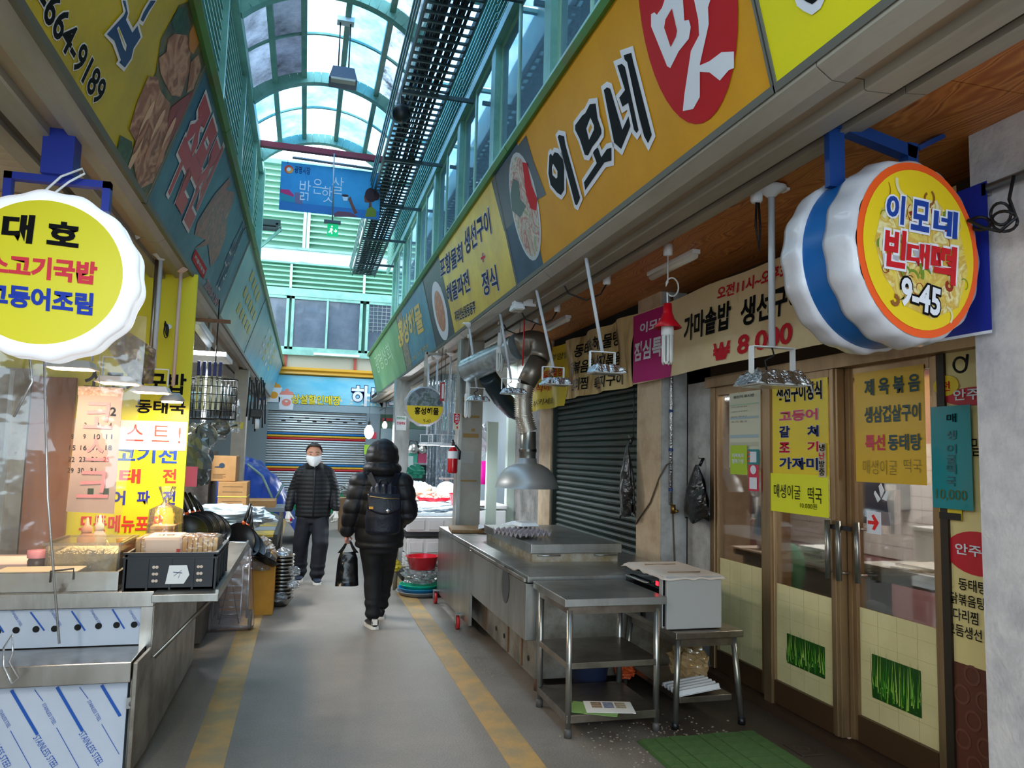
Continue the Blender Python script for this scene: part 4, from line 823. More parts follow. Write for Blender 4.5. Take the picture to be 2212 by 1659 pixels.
# ------------------------------------------------------------------ sliding-door shop on the right
FS = Fr((2.98, 0, 0), (0, -1, 0), ZUP); P3 = lambda u, v: FS.px(u, v)
glass = clearmat('door_glass', '#f6f8f6', .02, .03); film = mat('cream_film', '#d9cd9c', .35, col2='#cbc08e', vs=3)
ds = root('door_1', None, None, (2.98, 4.9, 0), kind='structure'); da = root('door_2', None, None, (2.98, 4.1, 0), kind='structure'); db = root('door_3', None, None, (2.98, 3.4, 0), kind='structure'); dc = root('door_4', None, None, (2.98, 2.8, 0), kind='structure')
def leaf(o, y0, y1, x, sl, film_top, grass=None):
    b = MB()
    for a, c in ((y0, y0 + sl), (y1 - sl, y1)):
        b.bx((x - .025, a, .06), (x + .03, c, 2.12)); b.bx((x - .035, a + sl * .3, .06), (x - .02, a + sl * .7, 2.12))
    b.build('stile', alu, o, bevel=.003)
    MB().bx((x - .03, y0 + sl, .06), (x + .03, y1 - sl, .20)).build('bottom_rail', mat('brown_rail', '#5d4530', .4, .5), o); MB().bx((x - .025, y0 + sl, 2.06), (x + .03, y1 - sl, 2.12)).build('top_rail', alu, o)
    MB().bx((x - .003, y0 + sl, .2), (x + .003, y1 - sl, 2.06)).build('pane', glass, o)
    F_ = Fr((x, 0, 0), (0, -1, 0), ZUP); rect(o, F_, -(y1 - sl), .2, -(y0 + sl), film_top, film, .006, 'frosted_film')
    b = MB()
    for k in range(1, 6): b.bx((x - .0075, y0 + sl, .2 + k * .1), (x - .0065, y1 - sl, .2015 + k * .1))
    for k in range(1, 4): yy = y0 + sl + (y1 - y0 - 2 * sl) * k / 4; b.bx((x - .0075, yy, .2), (x - .0065, yy + .0015, film_top))
    b.build('film_creases', mat('crease', '#b9ae80', .5), o, kind='stuff')
    if grass:
        g0, g1, z0, z1 = grass; random.seed(int(g0 * 100)); gm = [mat('grass_print_%d' % i, c, .4) for i, c in enumerate(('#2a6a1c', '#3f8a28', '#6fae38', '#1d4a16', '#a9c860'))]
        b = MB(); b.add([F_.p(-g1, z0, .008), F_.p(-g0, z0, .008), F_.p(-g0, z1 - .05, .008), F_.p(-g1, z1 - .05, .008)], [(0, 1, 2, 3)], 3)
        for i in range(110):
            a = -random.uniform(g0, g1); h = random.uniform(z0 + .06, z1); l = random.uniform(-.02, .02); w_ = random.uniform(.002, .006); zb = random.uniform(z0, z0 + .08); dd = .0085 + i * .00001
            b.add([F_.p(a - w_, zb, dd), F_.p(a + w_, zb, dd), F_.p(a + l, h, dd)], [(0, 1, 2)], i % 5)
        b.build('grass_print', gm, o)
leaf(ds, 4.42, 5.2, 3.0, .11, .86)
leaf(da, 3.72, 4.42, 2.97, .075, .80, (3.88, 4.24, .33, .56))
leaf(db, 3.03, 3.74, 3.03, .08, .78, (3.23, 3.57, .32, .60))
MB().bx((2.90, 2.45, 0), (3.12, 5.2, .05)).build('threshold', mat('dark_sill', '#4a382a', .5, .3), da)
MB().bx((2.93, 2.45, 2.12), (3.10, 5.2, 2.2)).build('head_track', alu, da); MB().bx((2.93, 4.36, .05), (3.08, 4.44, 2.12)).build('jamb', alu, ds)
# fixed poster panel at the right end
MB().bx((3.0, 2.45, .05), (3.05, 3.03, 2.12)).build('panel', mat('cream_panel', '#e0cf92', .45), dc); MB().bx((2.985, 3.0, .05), (3.07, 3.045, 2.12)).build('jamb', mat('dark_jamb', '#2d241c', .5), dc)
rect(dc, FS, -3.0, .05, -2.45, .66, mat('brown_pattern', '#5c3428', .5), -.018, 'brown_print')
for i in range(30):
    a = -2.96 + (i % 5) * .12 + (.06 if (i // 5) % 2 else 0); z = .12 + (i // 5) * .1; b = MB()
    stroke(b, FS, [(a + .04 * math.cos(t), z + .04 * math.sin(t)) for t in [2 * PI * k / 14 for k in range(15)]], .012, -.016); b.build('ring_print', mat('ring_brown', '#6b4234', .5), dc)
rb = mat('red_blob', '#c22030', .45)
def blob(u0, v0, u1, v1):
    q = FS.bx(u0, v1, u1, v0); cx, cy, rx, ry = (q[0] + q[2]) / 2, (q[1] + q[3]) / 2, (q[2] - q[0]) / 2, (q[3] - q[1]) / 2; oval(dc, FS, cx, cy, rx, ry, rb, -.016, 'red_print')
blob(2033, 828, 2170, 880); blob(2038, 1158, 2180, 1232)
c = P3(2038, 833); oval(dc, FS, c[0], c[1], .075, .05, ylw, -.014, 'yellow_dot')
txtp(dc, '전', FS, (2028, 846, 2047, 823), redt, d=-.012, bold=.02); txtv(dc, '안주', FS, 2055, 842, 866, 2112, wht, d=-.012, bold=.02); txtv(dc, '안주', FS, 2059, 1172, 1196, 2116, wht, d=-.012, bold=.02)
txtp(dc, '메밀', FS, (2068, 985, 2114, 945), blk, d=-.012, bold=.0); 
for st, pb in (('동태탕', (2066, 1247, 1273, 2128)), ('닭볶음탕', (2048, 1277, 1302, 2124)), ('코다리찜', (2036, 1307, 1333, 2108)), ('모듬생선', (2041, 1342, 1367, 2116))): txtv(dc, st, FS, *pb, blk, d=-.012, bold=.01)
# handles
for x, y in ((2.91, 3.775), (2.915, 3.69), (2.965, 3.60)):
    r = da if x < 2.96 else db; b = MB(); b.tube([(x, y, .92), (x, y, 1.25)], .016, 10); b.tube([(x, y, .96), (x + .06, y, .96)], .008, 6); b.tube([(x, y, 1.21), (x + .06, y, 1.21)], .008, 6); b.build('pull_handle', steel, r, label='chrome pull handle')
MB().bx((2.92, 3.60, 1.2), (2.935, 3.78, 1.225)).build('hasp', black, da)
# posters on the glass
def poster(name, label, pb, m, d=.04, x=2.98):
    r = root(name, label, 'poster', FS.p(*P3(pb[0], pb[1]))); q = FS.bx(*pb); rect(r, FS, q[0], q[1], q[2], q[3], m, d, 'sheet', .002); return r
yp = mat('poster_yellow', '#e9cb1e', .35)
r = poster('menu_poster', 'yellow poster listing grilled fish in black, red and blue', (1681, 1024, 1800, 815), yp)
for st, pb, mm in (('생선구이정식', (1690, 835, 872, 1789), blk), ('고등어', (1696, 889, 912, 1780), mat('pink_red_print', '#c8284a', .4)), ('갈', (1696, 921, 946, 1719), navy), ('치', (1757, 920, 944, 1782), navy), ('조', (1696, 956, 978, 1719), redt), ('기', (1757, 954, 976, 1782), redt), ('가자미', (1696, 988, 1013, 1781), navy)): txtv(r, st, FS, *pb, mm, d=.044, bold=.035, out=(wht, .06))
r = poster('menu_poster', 'lime yellow handwritten poster at the bottom of the left glass', (1678, 1103, 1803, 1028), mat('lime_poster', '#e3e21e', .4), .045)
for st, pb in (('매생이굴', (1686, 1045, 1074, 1744)), ('떡국', (1760, 1052, 1086, 1791)), ('10.000원', (1743, 1085, 1097, 1780))): txtv(r, st, FS, *pb, blk, d=.049, bold=.0)
r = poster('menu_poster', 'mustard poster with dark green dish names on the right glass', (1843, 1040, 1988, 786), mat('mustard_poster', '#d8ab1c', .35), -.02)
dgr = mat('dark_green_print', '#1d4048', .4)
for st, pb, mm in (('제 육 볶 음', (1862, 820, 856, 1982), dgr), ('생삼겹살구이', (1862, 879, 914, 1983), dgr), ('특선', (1864, 939, 973, 1906), mat('pink_red_print', '#c8284a', .4)), ('동태탕', (1913, 938, 973, 1985), dgr), ('매생이굴', (1859, 993, 1023, 1932), mat('faint_pen', '#8a7424', .5)), ('떡국', (1947, 991, 1020, 1985), mat('faint_pen', '#8a7424'))): txtv(r, st, FS, *pb, mm, d=-.016, bold=-.01 if 'pen' in mm.name else .03)
r = poster('notice_strip', 'narrow vertical strip with four dark characters on the door stile', (1784, 1031, 1799, 957), mat('silver_strip', '#c9b89c', .4), .05)
for i, ch in enumerate('냉난방중'): txtp(r, ch, FS, (1786, 975 + i * 17.5, 1798, 960 + i * 17.5), redt if ch == '난' else blk, d=.054)
r = poster('menu_poster', 'glossy turquoise vertical poster priced 10,000', (2019, 1096, 2099, 874), mat('turquoise_gloss', '#128a94', .12, coat=.6), .01)
for i, ch in enumerate('매생이굴떡국'):
    v = [913, 950, 980, 1003, 1024, 1050][i]; txtp(r, ch, FS, (2050, v, 2070, v - 20), blk if i == 0 else mat('deep_teal_print', '#0f4f5c', .3), d=.014, bold=.01)
txtp(r, '10,000', FS, (2027, 1080, 2093, 1060), mat('olive_print', '#4d5a1c', .3), d=.014, bold=.0)
r = poster('sticker', 'yellow and black sticker below the turquoise poster', (2028, 1120, 2075, 1092), mat('sticker_yellow', '#d9c02a', .4), -.005); q = FS.bx(2028, 1120, 2075, 1110); rect(r, FS, q[0], q[1], q[2], q[3], black, -.003)
r = poster('origin_board', 'pale origin notice board with ruled lines behind the left pane', (1581, 1010, 1648, 842), mat('ivory_sheet', '#cfccb4', .5), .02)
txtp(r, '원산지 표시판', FS, (1591, 862, 1636, 850), mat('dark_grey_print', '#3a4440', .5), d=.025)
for i, (v, c_) in enumerate(((869, '#a9c4a4'), (898, '#a3b6bd'), (938, '#a3b6bd'), (955, '#b9b9a0'))): q = FS.bx(1583, v + 9, 1645, v); rect(r, FS, q[0], q[1], q[2], q[3], mat('rule_%d' % i, c_, .5), .022, 'ruled_band')
for i, v in enumerate((882, 892, 903, 914)): txtp(r, ('고춧가루 국내산', '고등어 노르웨이', '갈치 국내산', '조기 중국')[i], FS, (1586, v, 1621, v - 6), mat('pen_brown', '#6b4a34', .5), d=.025, bold=0)
r = poster('notice_card', 'lime green card in a silver holder on the left pane', (1587, 1024, 1623, 962), mat('lime_card', '#a9c41e', .4), .035); q = FS.bx(1590, 1003, 1622, 992); txtp(r, '지역복지', FS, (1592, 989, 1617, 980), wht, d=.04); txtp(r, '협력가맹', FS, (1592, 1001, 1617, 992), wht, d=.04)
r = poster('notice_card', 'striped teal sticker with a white label beside the lime card', (1627, 1003, 1650, 971), mat('teal_card', '#0f7f86', .4), .04); q = FS.bx(1632, 999, 1646, 976); rect(r, FS, q[0], q[1], q[2], q[3], wht, .043); 
for k in range(3): q = FS.bx(1627, 980 + k * 9, 1632, 975 + k * 9); rect(r, FS, q[0], q[1], q[2], q[3], mat('orange_stripe', '#d85a2c', .4), .043)
r = poster('notice_card', 'pink card with a round white spot under the striped sticker', (1628, 1060, 1650, 1005), mat('pink_card', '#d02848', .4), .04); c = P3(1639, 1015); oval(r, FS, c[0], c[1], .035, .03, wht, .043); q = FS.bx(1631, 1056, 1647, 1032); rect(r, FS, q[0], q[1], q[2], q[3], wht, .043)
r = root('arrow_sign', 'small white sign with a red arrow behind the right glass', 'sign', FS.p(*P3(1866, 1150))); q = FS.bx(1866, 1151, 1895, 1107); rect(r, FS, q[0], q[1], q[2], q[3], wht, -.02, 'plate', .004)
e = lambda x, y: (q[0] + (q[2] - q[0]) * x, q[1] + (q[3] - q[1]) * y); poly(r, FS, [e(.1, .42), e(.55, .42), e(.4, .2), e(.58, .16), e(.9, .52), e(.55, .88), e(.38, .82), e(.55, .58), e(.1, .58)], mat('bright_red_print', '#e02020', .4), -.018, 'arrow')
bf = MB(); 
for q in ([(1893, 1075), (1888, 1050), (1893, 1044), (1900, 1060)], [(1895, 1078), (1905, 1060), (1910, 1062), (1905, 1082)], [(1892, 1078), (1880, 1060), (1878, 1066), (1886, 1085)]): bf.add([FS.p(*P3(*p_), -.03) for p_ in q], [tuple(range(len(q)))])
props(bf.build('butterfly_sticker', white, solid=.002), 'white butterfly ornament stuck inside the right glass', 'ornament')

# banners across the shop front
FBn = Fr((2.70, 0, 0), (0, -1, 0), ZUP); cloth = mat('cream_cloth', '#e2cda4', .7, col2='#d6be90', vs=2)
def sheet(o, fr, x0, z0, x1, z1, m, name='cloth', d=0, nu=24, nv=8, top=None, bot=None):
    b = MB(); b.grid(lambda u, v: fr.p(x0 + (x1 - x0) * u, (z0 + (bot(u) if bot else 0)) + ((z1 + (top(u) if top else 0)) - (z0 + (bot(u) if bot else 0))) * v, d), nu, nv); return b.build(name, m, o)
r = root('shop_banner', 'long cream banner with a magenta end and a price in red', 'banner', (2.70, 4.6, 2.9)); FBn.warp = lambda a, b: .012 * math.sin(a * 5) + .01 * nz(a * 3, b * 3)
Q0, Q1, Q2 = FBn.px(1372, 682), FBn.px(1357, 834), FBn.px(1735, 547); bl, bz, bt = Q0[0], Q1[1], Q0[1]
sheet(r, FBn, bl, bz, -2.62, bt, cloth, bot=lambda u: .02 * math.sin(u * 3))
mg = mat('magenta_cloth', '#b01268', .6); MBm = MB(); q = FBn.px(1447, 650); MBm.grid(lambda u, v: FBn.p(bl + .003 + (q[0] - bl + .04 * math.sin(v * PI)) * u, bz + .01 + (bt - bz - .02) * v, .004), 10, 8); MBm.build('magenta_end', mg, r)
scl = mat('scarlet_print', '#c01c2a', .6, spec=.12)
for st, pb, mm in (('이모네', (1386, 700, 722, 1440), wht), ('점심특선', (1374, 742, 783, 1446), wht), ('오전11시~오후3시', (1554, 622, 649, 1718), scl), ('가마솥밥', (1477, 685, 740, 1580), blk), ('생선구이', (1600, 647, 707, 1736), blk), ('₩', (1545, 744, 781, 1579), scl), ('8,000', (1593, 726, 774, 1713), scl)): txtv(r, st, FBn, *pb, mm, d=.008, bold=.03, shear=.08)
r = root('shop_banner', 'navy blue banner end hanging behind the round sign', 'banner', (2.56, 2.6, 2.8)); FN = Fr((2.57, 0, 0), (0, -1, 0), ZUP); a = FN.px(2060, 412); c = FN.px(2143, 712); sheet(r, FN, a[0] - .25, c[1], c[0], FN.px(2136, 388)[1], mat('navy_cloth', '#1d2a8c', .5), nu=6); sheet(r, FN, a[0] - .25, c[1] - .012, c[0], c[1], wht, 'white_hem', nu=4, nv=1)
FY = Fr((2.72, 0, 0), (0, -1, 0), ZUP); FY.warp = lambda a, b: .03 * math.sin(a * 9 + b * 5) + .02 * nz(a * 5, b * 3)
r = root('shop_banner', 'scorched cream cloth banner listing stews over the green shutter', 'banner', (2.72, 7, 2.9)); a0 = FY.px(1224, 738); a1 = FY.px(1371, 687); zb = FY.px(1362, 835)[1]
sheet(r, FY, a0[0], zb, a1[0], a0[1], mat('scorched_cloth', '#d9bd84', .7, col2='#8a6434', vs=2.2, lo=.48, hi=.7, stretch=(1, 2, .5)), nu=40, nv=12)
for st, pb in (('동태탕·해물탕', (1246, 745, 774, 1334)), ('닭볶음탕', (1237, 785, 812, 1279)), ('낙지볶음', (1290, 771, 800, 1334)), ('코다리찜', (1233, 822, 848, 1268)), ('묵은지구이', (1279, 818, 843, 1340))): txtv(r, st, FY, *pb, blk, d=.01, bold=.02)
r = root('shop_banner', 'yellow cloth banner left of the scorched one, half hidden by the duct', 'banner', (2.72, 8.2, 2.9)); b0 = FY.px(1148, 768)
sheet(r, FY, b0[0], FY.px(1200, 880)[1], a0[0] - .005, a0[1], mat('yellow_cloth', '#dcc22c', .6, col2='#c4a824', vs=2), nu=24, nv=10)
for st, pb, mm in (('누룽지', (1160, 806, 828, 1188), redt), ('가마솥밥', (1190, 799, 818, 1214), redt), ('즉석에서', (1153, 833, 851, 1195), redt), ('돌솥영양밥', (1180, 773, 787, 1222), mat('khaki_print', '#4c4410', .5)), ('추가시키세요!!', (1150, 867, 880, 1198), blk)): txtv(r, st, FY, *pb, mm, d=.01, bold=.01)

# green roller shutter of the closed stall
sh = root('roller_shutter', 'dark green dented roller shutter behind the cooking counter', 'roller shutter', (2.85, 7.2, 0)); gsh = mat('green_shutter', '#263a34', .55, .0, col2='#3f4034', vs=2.5, lo=.5, hi=.72, bump=.15, bs=30)
ss = MB().ext([(0, 0, 0), (-.018, 0, .012), (-.024, 0, .03), (-.018, 0, .05), (0, 0, .06), (.01, 0, .03)], (2.86, 6.04, 0), (0, 2.45, 0)).build('slat', gsh, sh)
for i in range(37):
    M = Matrix.Translation((0, 0, .02 + i * .0615))
    if i == 0: ss.matrix_basis = M
    else: inst(ss, 'slat', sh, M)
for y in (6.04, 8.46): MB().bx((2.80, y, 0), (2.90, y + .04, 2.3)).build('guide_rail', mat('guide', '#3a4440', .4, .5), sh)

# room behind the glass
rm = root('wall_back', None, None, (5.4, 6, 0), kind='structure')
MB().bx((5.42, 1.4, 0), (5.5, 9, 2.7)).build('grout', mat('pink_grout', '#b98a90', .7), rm)
tile = MB().box((5.415, 0, 0), (.012, .116, .116)).build('tile', mat('white_tile', '#e6dfe0', .2), rm); first = True
for j in range(9):
    for i in range(26):
        M = Matrix.Translation((0, 5.3 + i * .12, .75 + j * .12))
        if first: tile.matrix_basis = M; first = False
        else: inst(tile, 'tile', rm, M)
MB().bx((3.1, 8.5, 0), (5.5, 8.6, 2.7)).build('plaster', cream, rm); MB().bx((3.1, 1.3, 0), (5.5, 1.4, 2.7)).build('plaster', cream, rm)
MB().bx((3.1, 1.3, 2.6), (5.5, 8.6, 2.66)).build('ceiling_board', mw, rm); MB().bx((3.14, 5.56, 0), (3.2, 8.5, 2.6)).build('plaster', cream, rm)
for y in (3.2, 5.4): light('shop_light', (4.2, y, 2.55), 85, 1.0, (1, .93, .84), sy=.3)
for k, (y, lb) in enumerate(((3.2, 'ceiling tube light inside the shop near the sliding doors'), (5.4, 'ceiling tube light inside the shop towards the back'))):
    props(MB().bx((3.7, y - .06, 2.565), (4.7, y + .06, 2.595)).build('ceiling_light', mat('lit_tube_warm', '#ffffff', .4, emit=4, ecol='#fff0dc')), lb, 'ceiling light')
# dining table and things on it
r = root('steel_table', 'steel-edged table behind the right glass with newspapers on it', 'table', (4.1, 3.9, 0)); tx, ty, tz = 4.0, 4.35, .78
A = at(1862, 1216, X=3.75); tz = A.z
MB().bx((3.75, 3.75, tz - .04), (4.5, 4.58, tz)).build('table_top', mat('pale_top', '#b9b4ad', .35), r); MB().bx((3.77, 3.77, tz - .1), (4.48, 4.56, tz - .04)).build('apron', steel, r)
for x in (3.8, 4.45):
    for y in (3.8, 4.53): MB().tube([(x, y, 0), (x, y, tz - .04)], .022, 8).build('leg', steel, r)
for i, (c_, lb) in enumerate((('#d9d2c8', 'folded newspaper on the table behind the right glass'), ('#cfa86a', 'tan folder of papers under the newspaper on the shop table'))):
    props(MB().box((3.98, 4.05 + .02 * i, tz + .03 - .018 * i), (.36 + .04 * i, .42, .016), rz=.2 * i).build('newspaper', printmat('news_%d' % i, [c_, '#e8e4dc', c_, '#8a8a90'], 30)), lb, 'newspaper')
P = Vector((4.3, 4.15, tz)); r = root('plastic_bottle', 'white bottle with an orange drop label behind the right glass', 'bottle', P); MB().lathe([(.001, 0), (.05, 0), (.05, .13), (.03, .16), (.02, .17), (.02, .2), (.001, .2)], P, 14).build('body', white, r); MB().lathe([(.051, .04), (.051, .11)], P, 14).build('wrap', mat('peach_label', '#d9a878', .5), r)
P = Vector((4.32, 4.42, tz)); r = root('rice_container', 'white lidded plastic container beside the tablet', 'container', P); MB().box(P + Vector((0, 0, .11)), (.2, .22, .22), top=(1.1, 1.1)).build('body', white, r, bevel=.01); MB().box(P + Vector((0, 0, .235)), (.24, .26, .03)).build('lid', white, r, bevel=.008)
A = at(1872, 1085, X=4.35); r = root('order_tablet', 'navy tablet screen on a white stand inside the shop', 'tablet', (A.x, A.y, tz)); MB().box((A.x, A.y, A.z), (.03, .42, .34), rot=Matrix.Rotation(-.15, 3, 'Y').to_quaternion()).build('screen', mat('navy_screen', '#16244e', .15), r, bevel=.008); MB().box((A.x + .1, A.y - .18, A.z - .06), (.06, .07, .34)).build('stand', white, r)
# till desk behind the left glass
A = at(1755, 1215, X=3.7); dz = A.z; r = root('till_desk', 'dark till desk with a lace cloth behind the left glass', 'desk', (3.9, 5.2, 0)); MB().bx((3.6, 4.62, dz - .05), (4.2, 5.9, dz)).build('desk_top', mat('dark_top', '#3b3a3c', .4), r); MB().bx((3.66, 4.7, .05), (4.16, 5.85, dz - .05)).build('cabinet', mat('dim_cabinet', '#5d554c', .6), r)
MB().bx((3.58, 5.3, dz), (4.15, 5.92, dz + .012)).build('lace_cloth', printmat('lace', ['#d9d0c4', '#b9a8a0', '#e0dad0'], 60), r)
A = Vector((3.85, 5.55, dz + .012)); r = root('laptop', 'open grey laptop seen from behind on the till desk', 'laptop', A); MB().box(A + Vector((.0, 0, .01)), (.26, .36, .018)).build('base', mat('laptop_grey', '#a59ca4', .35, .4), r); MB().box(A + Vector((-.15, 0, .13)), (.012, .36, .25), rot=Matrix.Rotation(-.25, 3, 'Y').to_quaternion()).build('screen_lid', MT['laptop_grey'], r)
A = Vector((3.8, 4.9, dz)); r = root('cash_drawer', 'white cash drawer on the till desk', 'cash drawer', A); MB().box(A + Vector((0, 0, .06)), (.3, .34, .12)).build('body', white, r, bevel=.004); MB().box(A + Vector((-.155, 0, .06)), (.008, .2, .02)).build('slot', dark, r)
r = root('dispenser', 'grey wall dispenser on the tiled wall', 'dispenser', (5.36, 5.7, 1.4)); A = at(1936, 1065, X=5.35); MB().box(A, (.12, .22, .3)).build('body', mat('grey_plastic', '#a3a6a8', .4), r, bevel=.01); MB().box(A + Vector((-.065, 0, .02)), (.008, .14, .12)).build('label', white, r)
A = at(1705, 1230, X=3.5); r = props(MB().ball(A + Vector((0, 0, -.02)), (.12, .10, .22), 12).build('green_bag', mat('green_cloth', '#2f6a44', .8)), 'green cloth bag hanging low behind the left glass', 'bag')
A = at(1885, 1290, X=3.6); props(MB().ball((A.x, A.y, .5), (.14, .16, .2), 12).build('black_bag', mat('black_cloth', '#16161a', .8)), 'black bag on the floor under the shop table', 'bag')
A = at(1640, 1120, X=3.1); r = root('ribbon_bow', 'blue ribbon tails with a white hook inside the left pane', 'ribbon', A)
for k in (-.035, .03): b = MB(); b.add([A + Vector((0, -.008, .09)), A + Vector((0, .008, .09)), A + Vector((0, k + .05, -.11)), A + Vector((0, k - .035, -.12))], [(0, 1, 2, 3)]); b.build('tail', mat('blue_ribbon', '#3f5a94', .5), r, solid=.004)
A = at(1628, 1055, X=3.09); r = root('hand_fan', 'small white hand fan hanging inside the left pane', 'fan', A); b = MB(); b.lathe([(.055, 0), (.06, .01), (.055, .02)], A, 20, ax=(1, 0, 0)); 
for k in range(10): an = k * PI / 5; b.beam(A + Vector((.01, 0, 0)), A + Vector((.01, .055 * math.cos(an), .055 * math.sin(an))), .003, .003)
b.build('grille', mat('grey_plastic', '#a3a6a8'), r); b = MB(); b.tube([A + Vector((.01, 0, -.06)), A + Vector((.01, .01, -.2))], .018, 8); b.build('handle', white, r)
# ------------------------------------------------------------------ cooking counter and tables on the right
r = root('cooking_counter', 'long stainless cooking counter with a folded-down front flap in front of the green shutter', 'counter', (2, 6.5, 0))
MB().bx((1.44, 4.82, .75), (2.62, 8.2, .79)).build('counter_top', steel, r, bevel=.004)
zb = at(1143, 1391, X=1.43).z; yn = at(1013, 1300, X=1.43).y
b = MB(); b.bx((1.425, 4.82, zb), (1.445, yn, .745)); b.bx((1.425, 4.81, zb), (1.5, 4.825, .745)); b.build('folded_flap', steel, r, bevel=.003, label='hinged steel flap hanging down')
oval(r, Fr((1.424, 0, 0), (0, -1, 0), ZUP), -at(1092, 1262, X=1.424).y, at(1092, 1262, X=1.424).z, .10, .13, mat('worn_patch', '#55585a', .35, .6), .002, 'worn_patch')
b = MB(); b.bx((1.42, 4.85, .752), (1.436, yn, .772)); b.build('hinge', steeld, r)
MB().bx((1.435, yn + .01, .10), (1.46, 8.2, .748)).build('end_panel', steel, r)
MB().bx((1.54, 4.95, .10), (2.6, 8.18, .75)).build('body', steeld, r)
for y in (5.25, 5.62, 6.35, 7.0): MB().bx((1.532, y, .11), (1.541, y + .012, .74)).build('seam', mat('rust_seam', '#6b4a2c', .7), r)
b = MB()
for y in (5.1, 5.75, 6.0): b.lathe([(.001, .0), (.02, .0)], (1.536, y, .2), 10, ax=(-1, 0, 0))
b.build('vent_hole', dark, r, kind='stuff')
for y in (8.1, 6.9): 
    b = MB(); b.lathe([(.001, -.016), (.034, -.016), (.05, -.012), (.06, -.014), (.06, .014), (.05, .012), (.034, .016), (.001, .016)], (1.405, y, .06), 18, ax=(1, 0, 0)); w_ = b.build('caster', mat('caster_red', '#b3262a', .4), r); MB().bx((1.38, y - .02, .06), (1.388, y + .02, .135)).build('fork', steel, w_); MB().lathe([(.001, -.018), (.034, -.018)], (1.405, y, .06), 14, ax=(1, 0, 0)).build('hub', steel, w_); MB().bx((1.38, y - .03, .13), (1.5, y + .03, .14)).build('mount', steel, r)
for x, y in ((1.6, 5.05), (2.5, 5.05), (2.5, 8.05)): MB().tube([(x, y, 0), (x, y, .1)], .035, 8).build('foot', mat('rusty_foot', '#5a4234', .8), r)
r = root('griddle', 'griddle with a steel lid and two handles on the cooking counter', 'griddle', (2, 6.1, .79))
MB().bx((1.66, 5.46, .79), (2.34, 6.92, .86)).build('grill_body', mat('greasy_steel', '#8d7a55', .45, .6, col2='#b7b2a8', vs=6), r)
MB().bx((1.64, 5.43, .855), (2.36, 6.95, .925)).build('lid', steel, r, bevel=.004)
for x in (1.70, 2.15): MB().tube([(x, 5.46, .84), (x, 5.43, .842), (x + .17, 5.43, .842), (x + .17, 5.46, .84)], .006, 6).build('handle', steel, r)
# egg tray with a box lid
A = at(1128, 1158, Z=.93); pulp = mat('grey_pulp', '#9c9296', .9, bump=.3, bs=80); r = root('egg_tray', 'grey pulp egg tray on the griddle lid', 'egg tray', A)
R_ = Matrix.Rotation(.35, 3, 'Z')
def tray(u, v):
    q = R_ @ Vector(((u - .5) * .34, (v - .5) * .34, 0)); h = .028 * math.cos(u * 12 * PI) * math.cos(v * 12 * PI); return A + q + Vector((0, 0, .035 + h))
MB().grid(tray, 48, 48).build('cups', pulp, r, solid=.003)
b = MB(); 
for s_ in range(4):
    an = s_ * PI / 2; d = R_ @ Vector((math.cos(an), math.sin(an), 0)); e = R_ @ Vector((-math.sin(an), math.cos(an), 0)); q = A + d * .15; b.add([q - e * .15 + Vector((0, 0, .04)), q + e * .15 + Vector((0, 0, .04)), q + e * .14 + Vector((0, 0, .02)), q - e * .14 + Vector((0, 0, .02))], [(0, 1, 2, 3)])
b.build('rim', pulp, r)
B = A + R_ @ Vector((.10, .09, .085)); r = root('foam_tray', 'white foam lid lying askew on the egg tray', 'lid', B); MB().box(B, (.18, .16, .03), rz=.2, top=(.75, .75)).build('lid', white, r, bevel=.008); MB().box(B + Vector((0, 0, .0165)), (.13, .12, .004), rz=.2).build('raised_panel', mat('foam_shadow', '#cfcac6', .6), r)
# cardboard and newspaper on the far end
A = at(1045, 1128, Z=.80); r = props(MB().box((1.78, 7.72, .808), (.62, .5, .03), rz=-.12).build('cardboard_sheet', mat('kraft', '#8f6f4a', .8, col2='#7a5c3a', vs=4), bevel=.004), 'flat brown cardboard on the far end of the cooking counter', 'cardboard')
b = MB(); b.grid(lambda u, v: Vector((1.7 + .55 * u + .1 * v, 7.45 + .42 * v, .835 + .05 * u * u + .02 * math.sin(u * 7 + v * 3))), 14, 8); props(b.build('newspaper', printmat('news_a', ['#c9d2da', '#dde4ea', '#b8c2cc', '#8b96a4'], 26), solid=.003), 'wavy newspaper lying on the cardboard', 'newspaper')
# three-tier table
def leg(p, q, r_=.018): return MB().tube([p, q], r_, 10)
r = root('prep_table', 'three-tier stainless table with round legs beside the cooking counter', 'table', (1.77, 4.45, 0)); brown_st = mat('brown_steel', '#948a7e', .3, .9, col2='#6d6053', vs=4, bump=.03, bs=50)
b = MB(); b.bx((1.46, 4.14, .725), (2.09, 4.77, .77)); b.build('table_top', steel, r, bevel=.004); MB().bx((1.49, 4.17, .68), (2.06, 4.74, .725)).build('apron', brown_st, r)
MB().bx((1.49, 4.17, .375), (2.06, 4.74, .41)).build('shelf', brown_st, r, bevel=.003); MB().bx((1.49, 4.17, .08), (2.06, 4.74, .125)).build('shelf', brown_st, r, bevel=.003)
for x in (1.505, 2.045):
    for y in (4.185, 4.725):
        l_ = leg((x, y, .05), (x, y, .70)).build('leg', steel, r); b = MB(); b.lathe([(.001, 0), (.022, 0), (.022, .035), (.016, .05), (.001, .05)], (x, y, 0), 12); b.build('foot', mat('grey_foot', '#4d4a48', .5), l_)
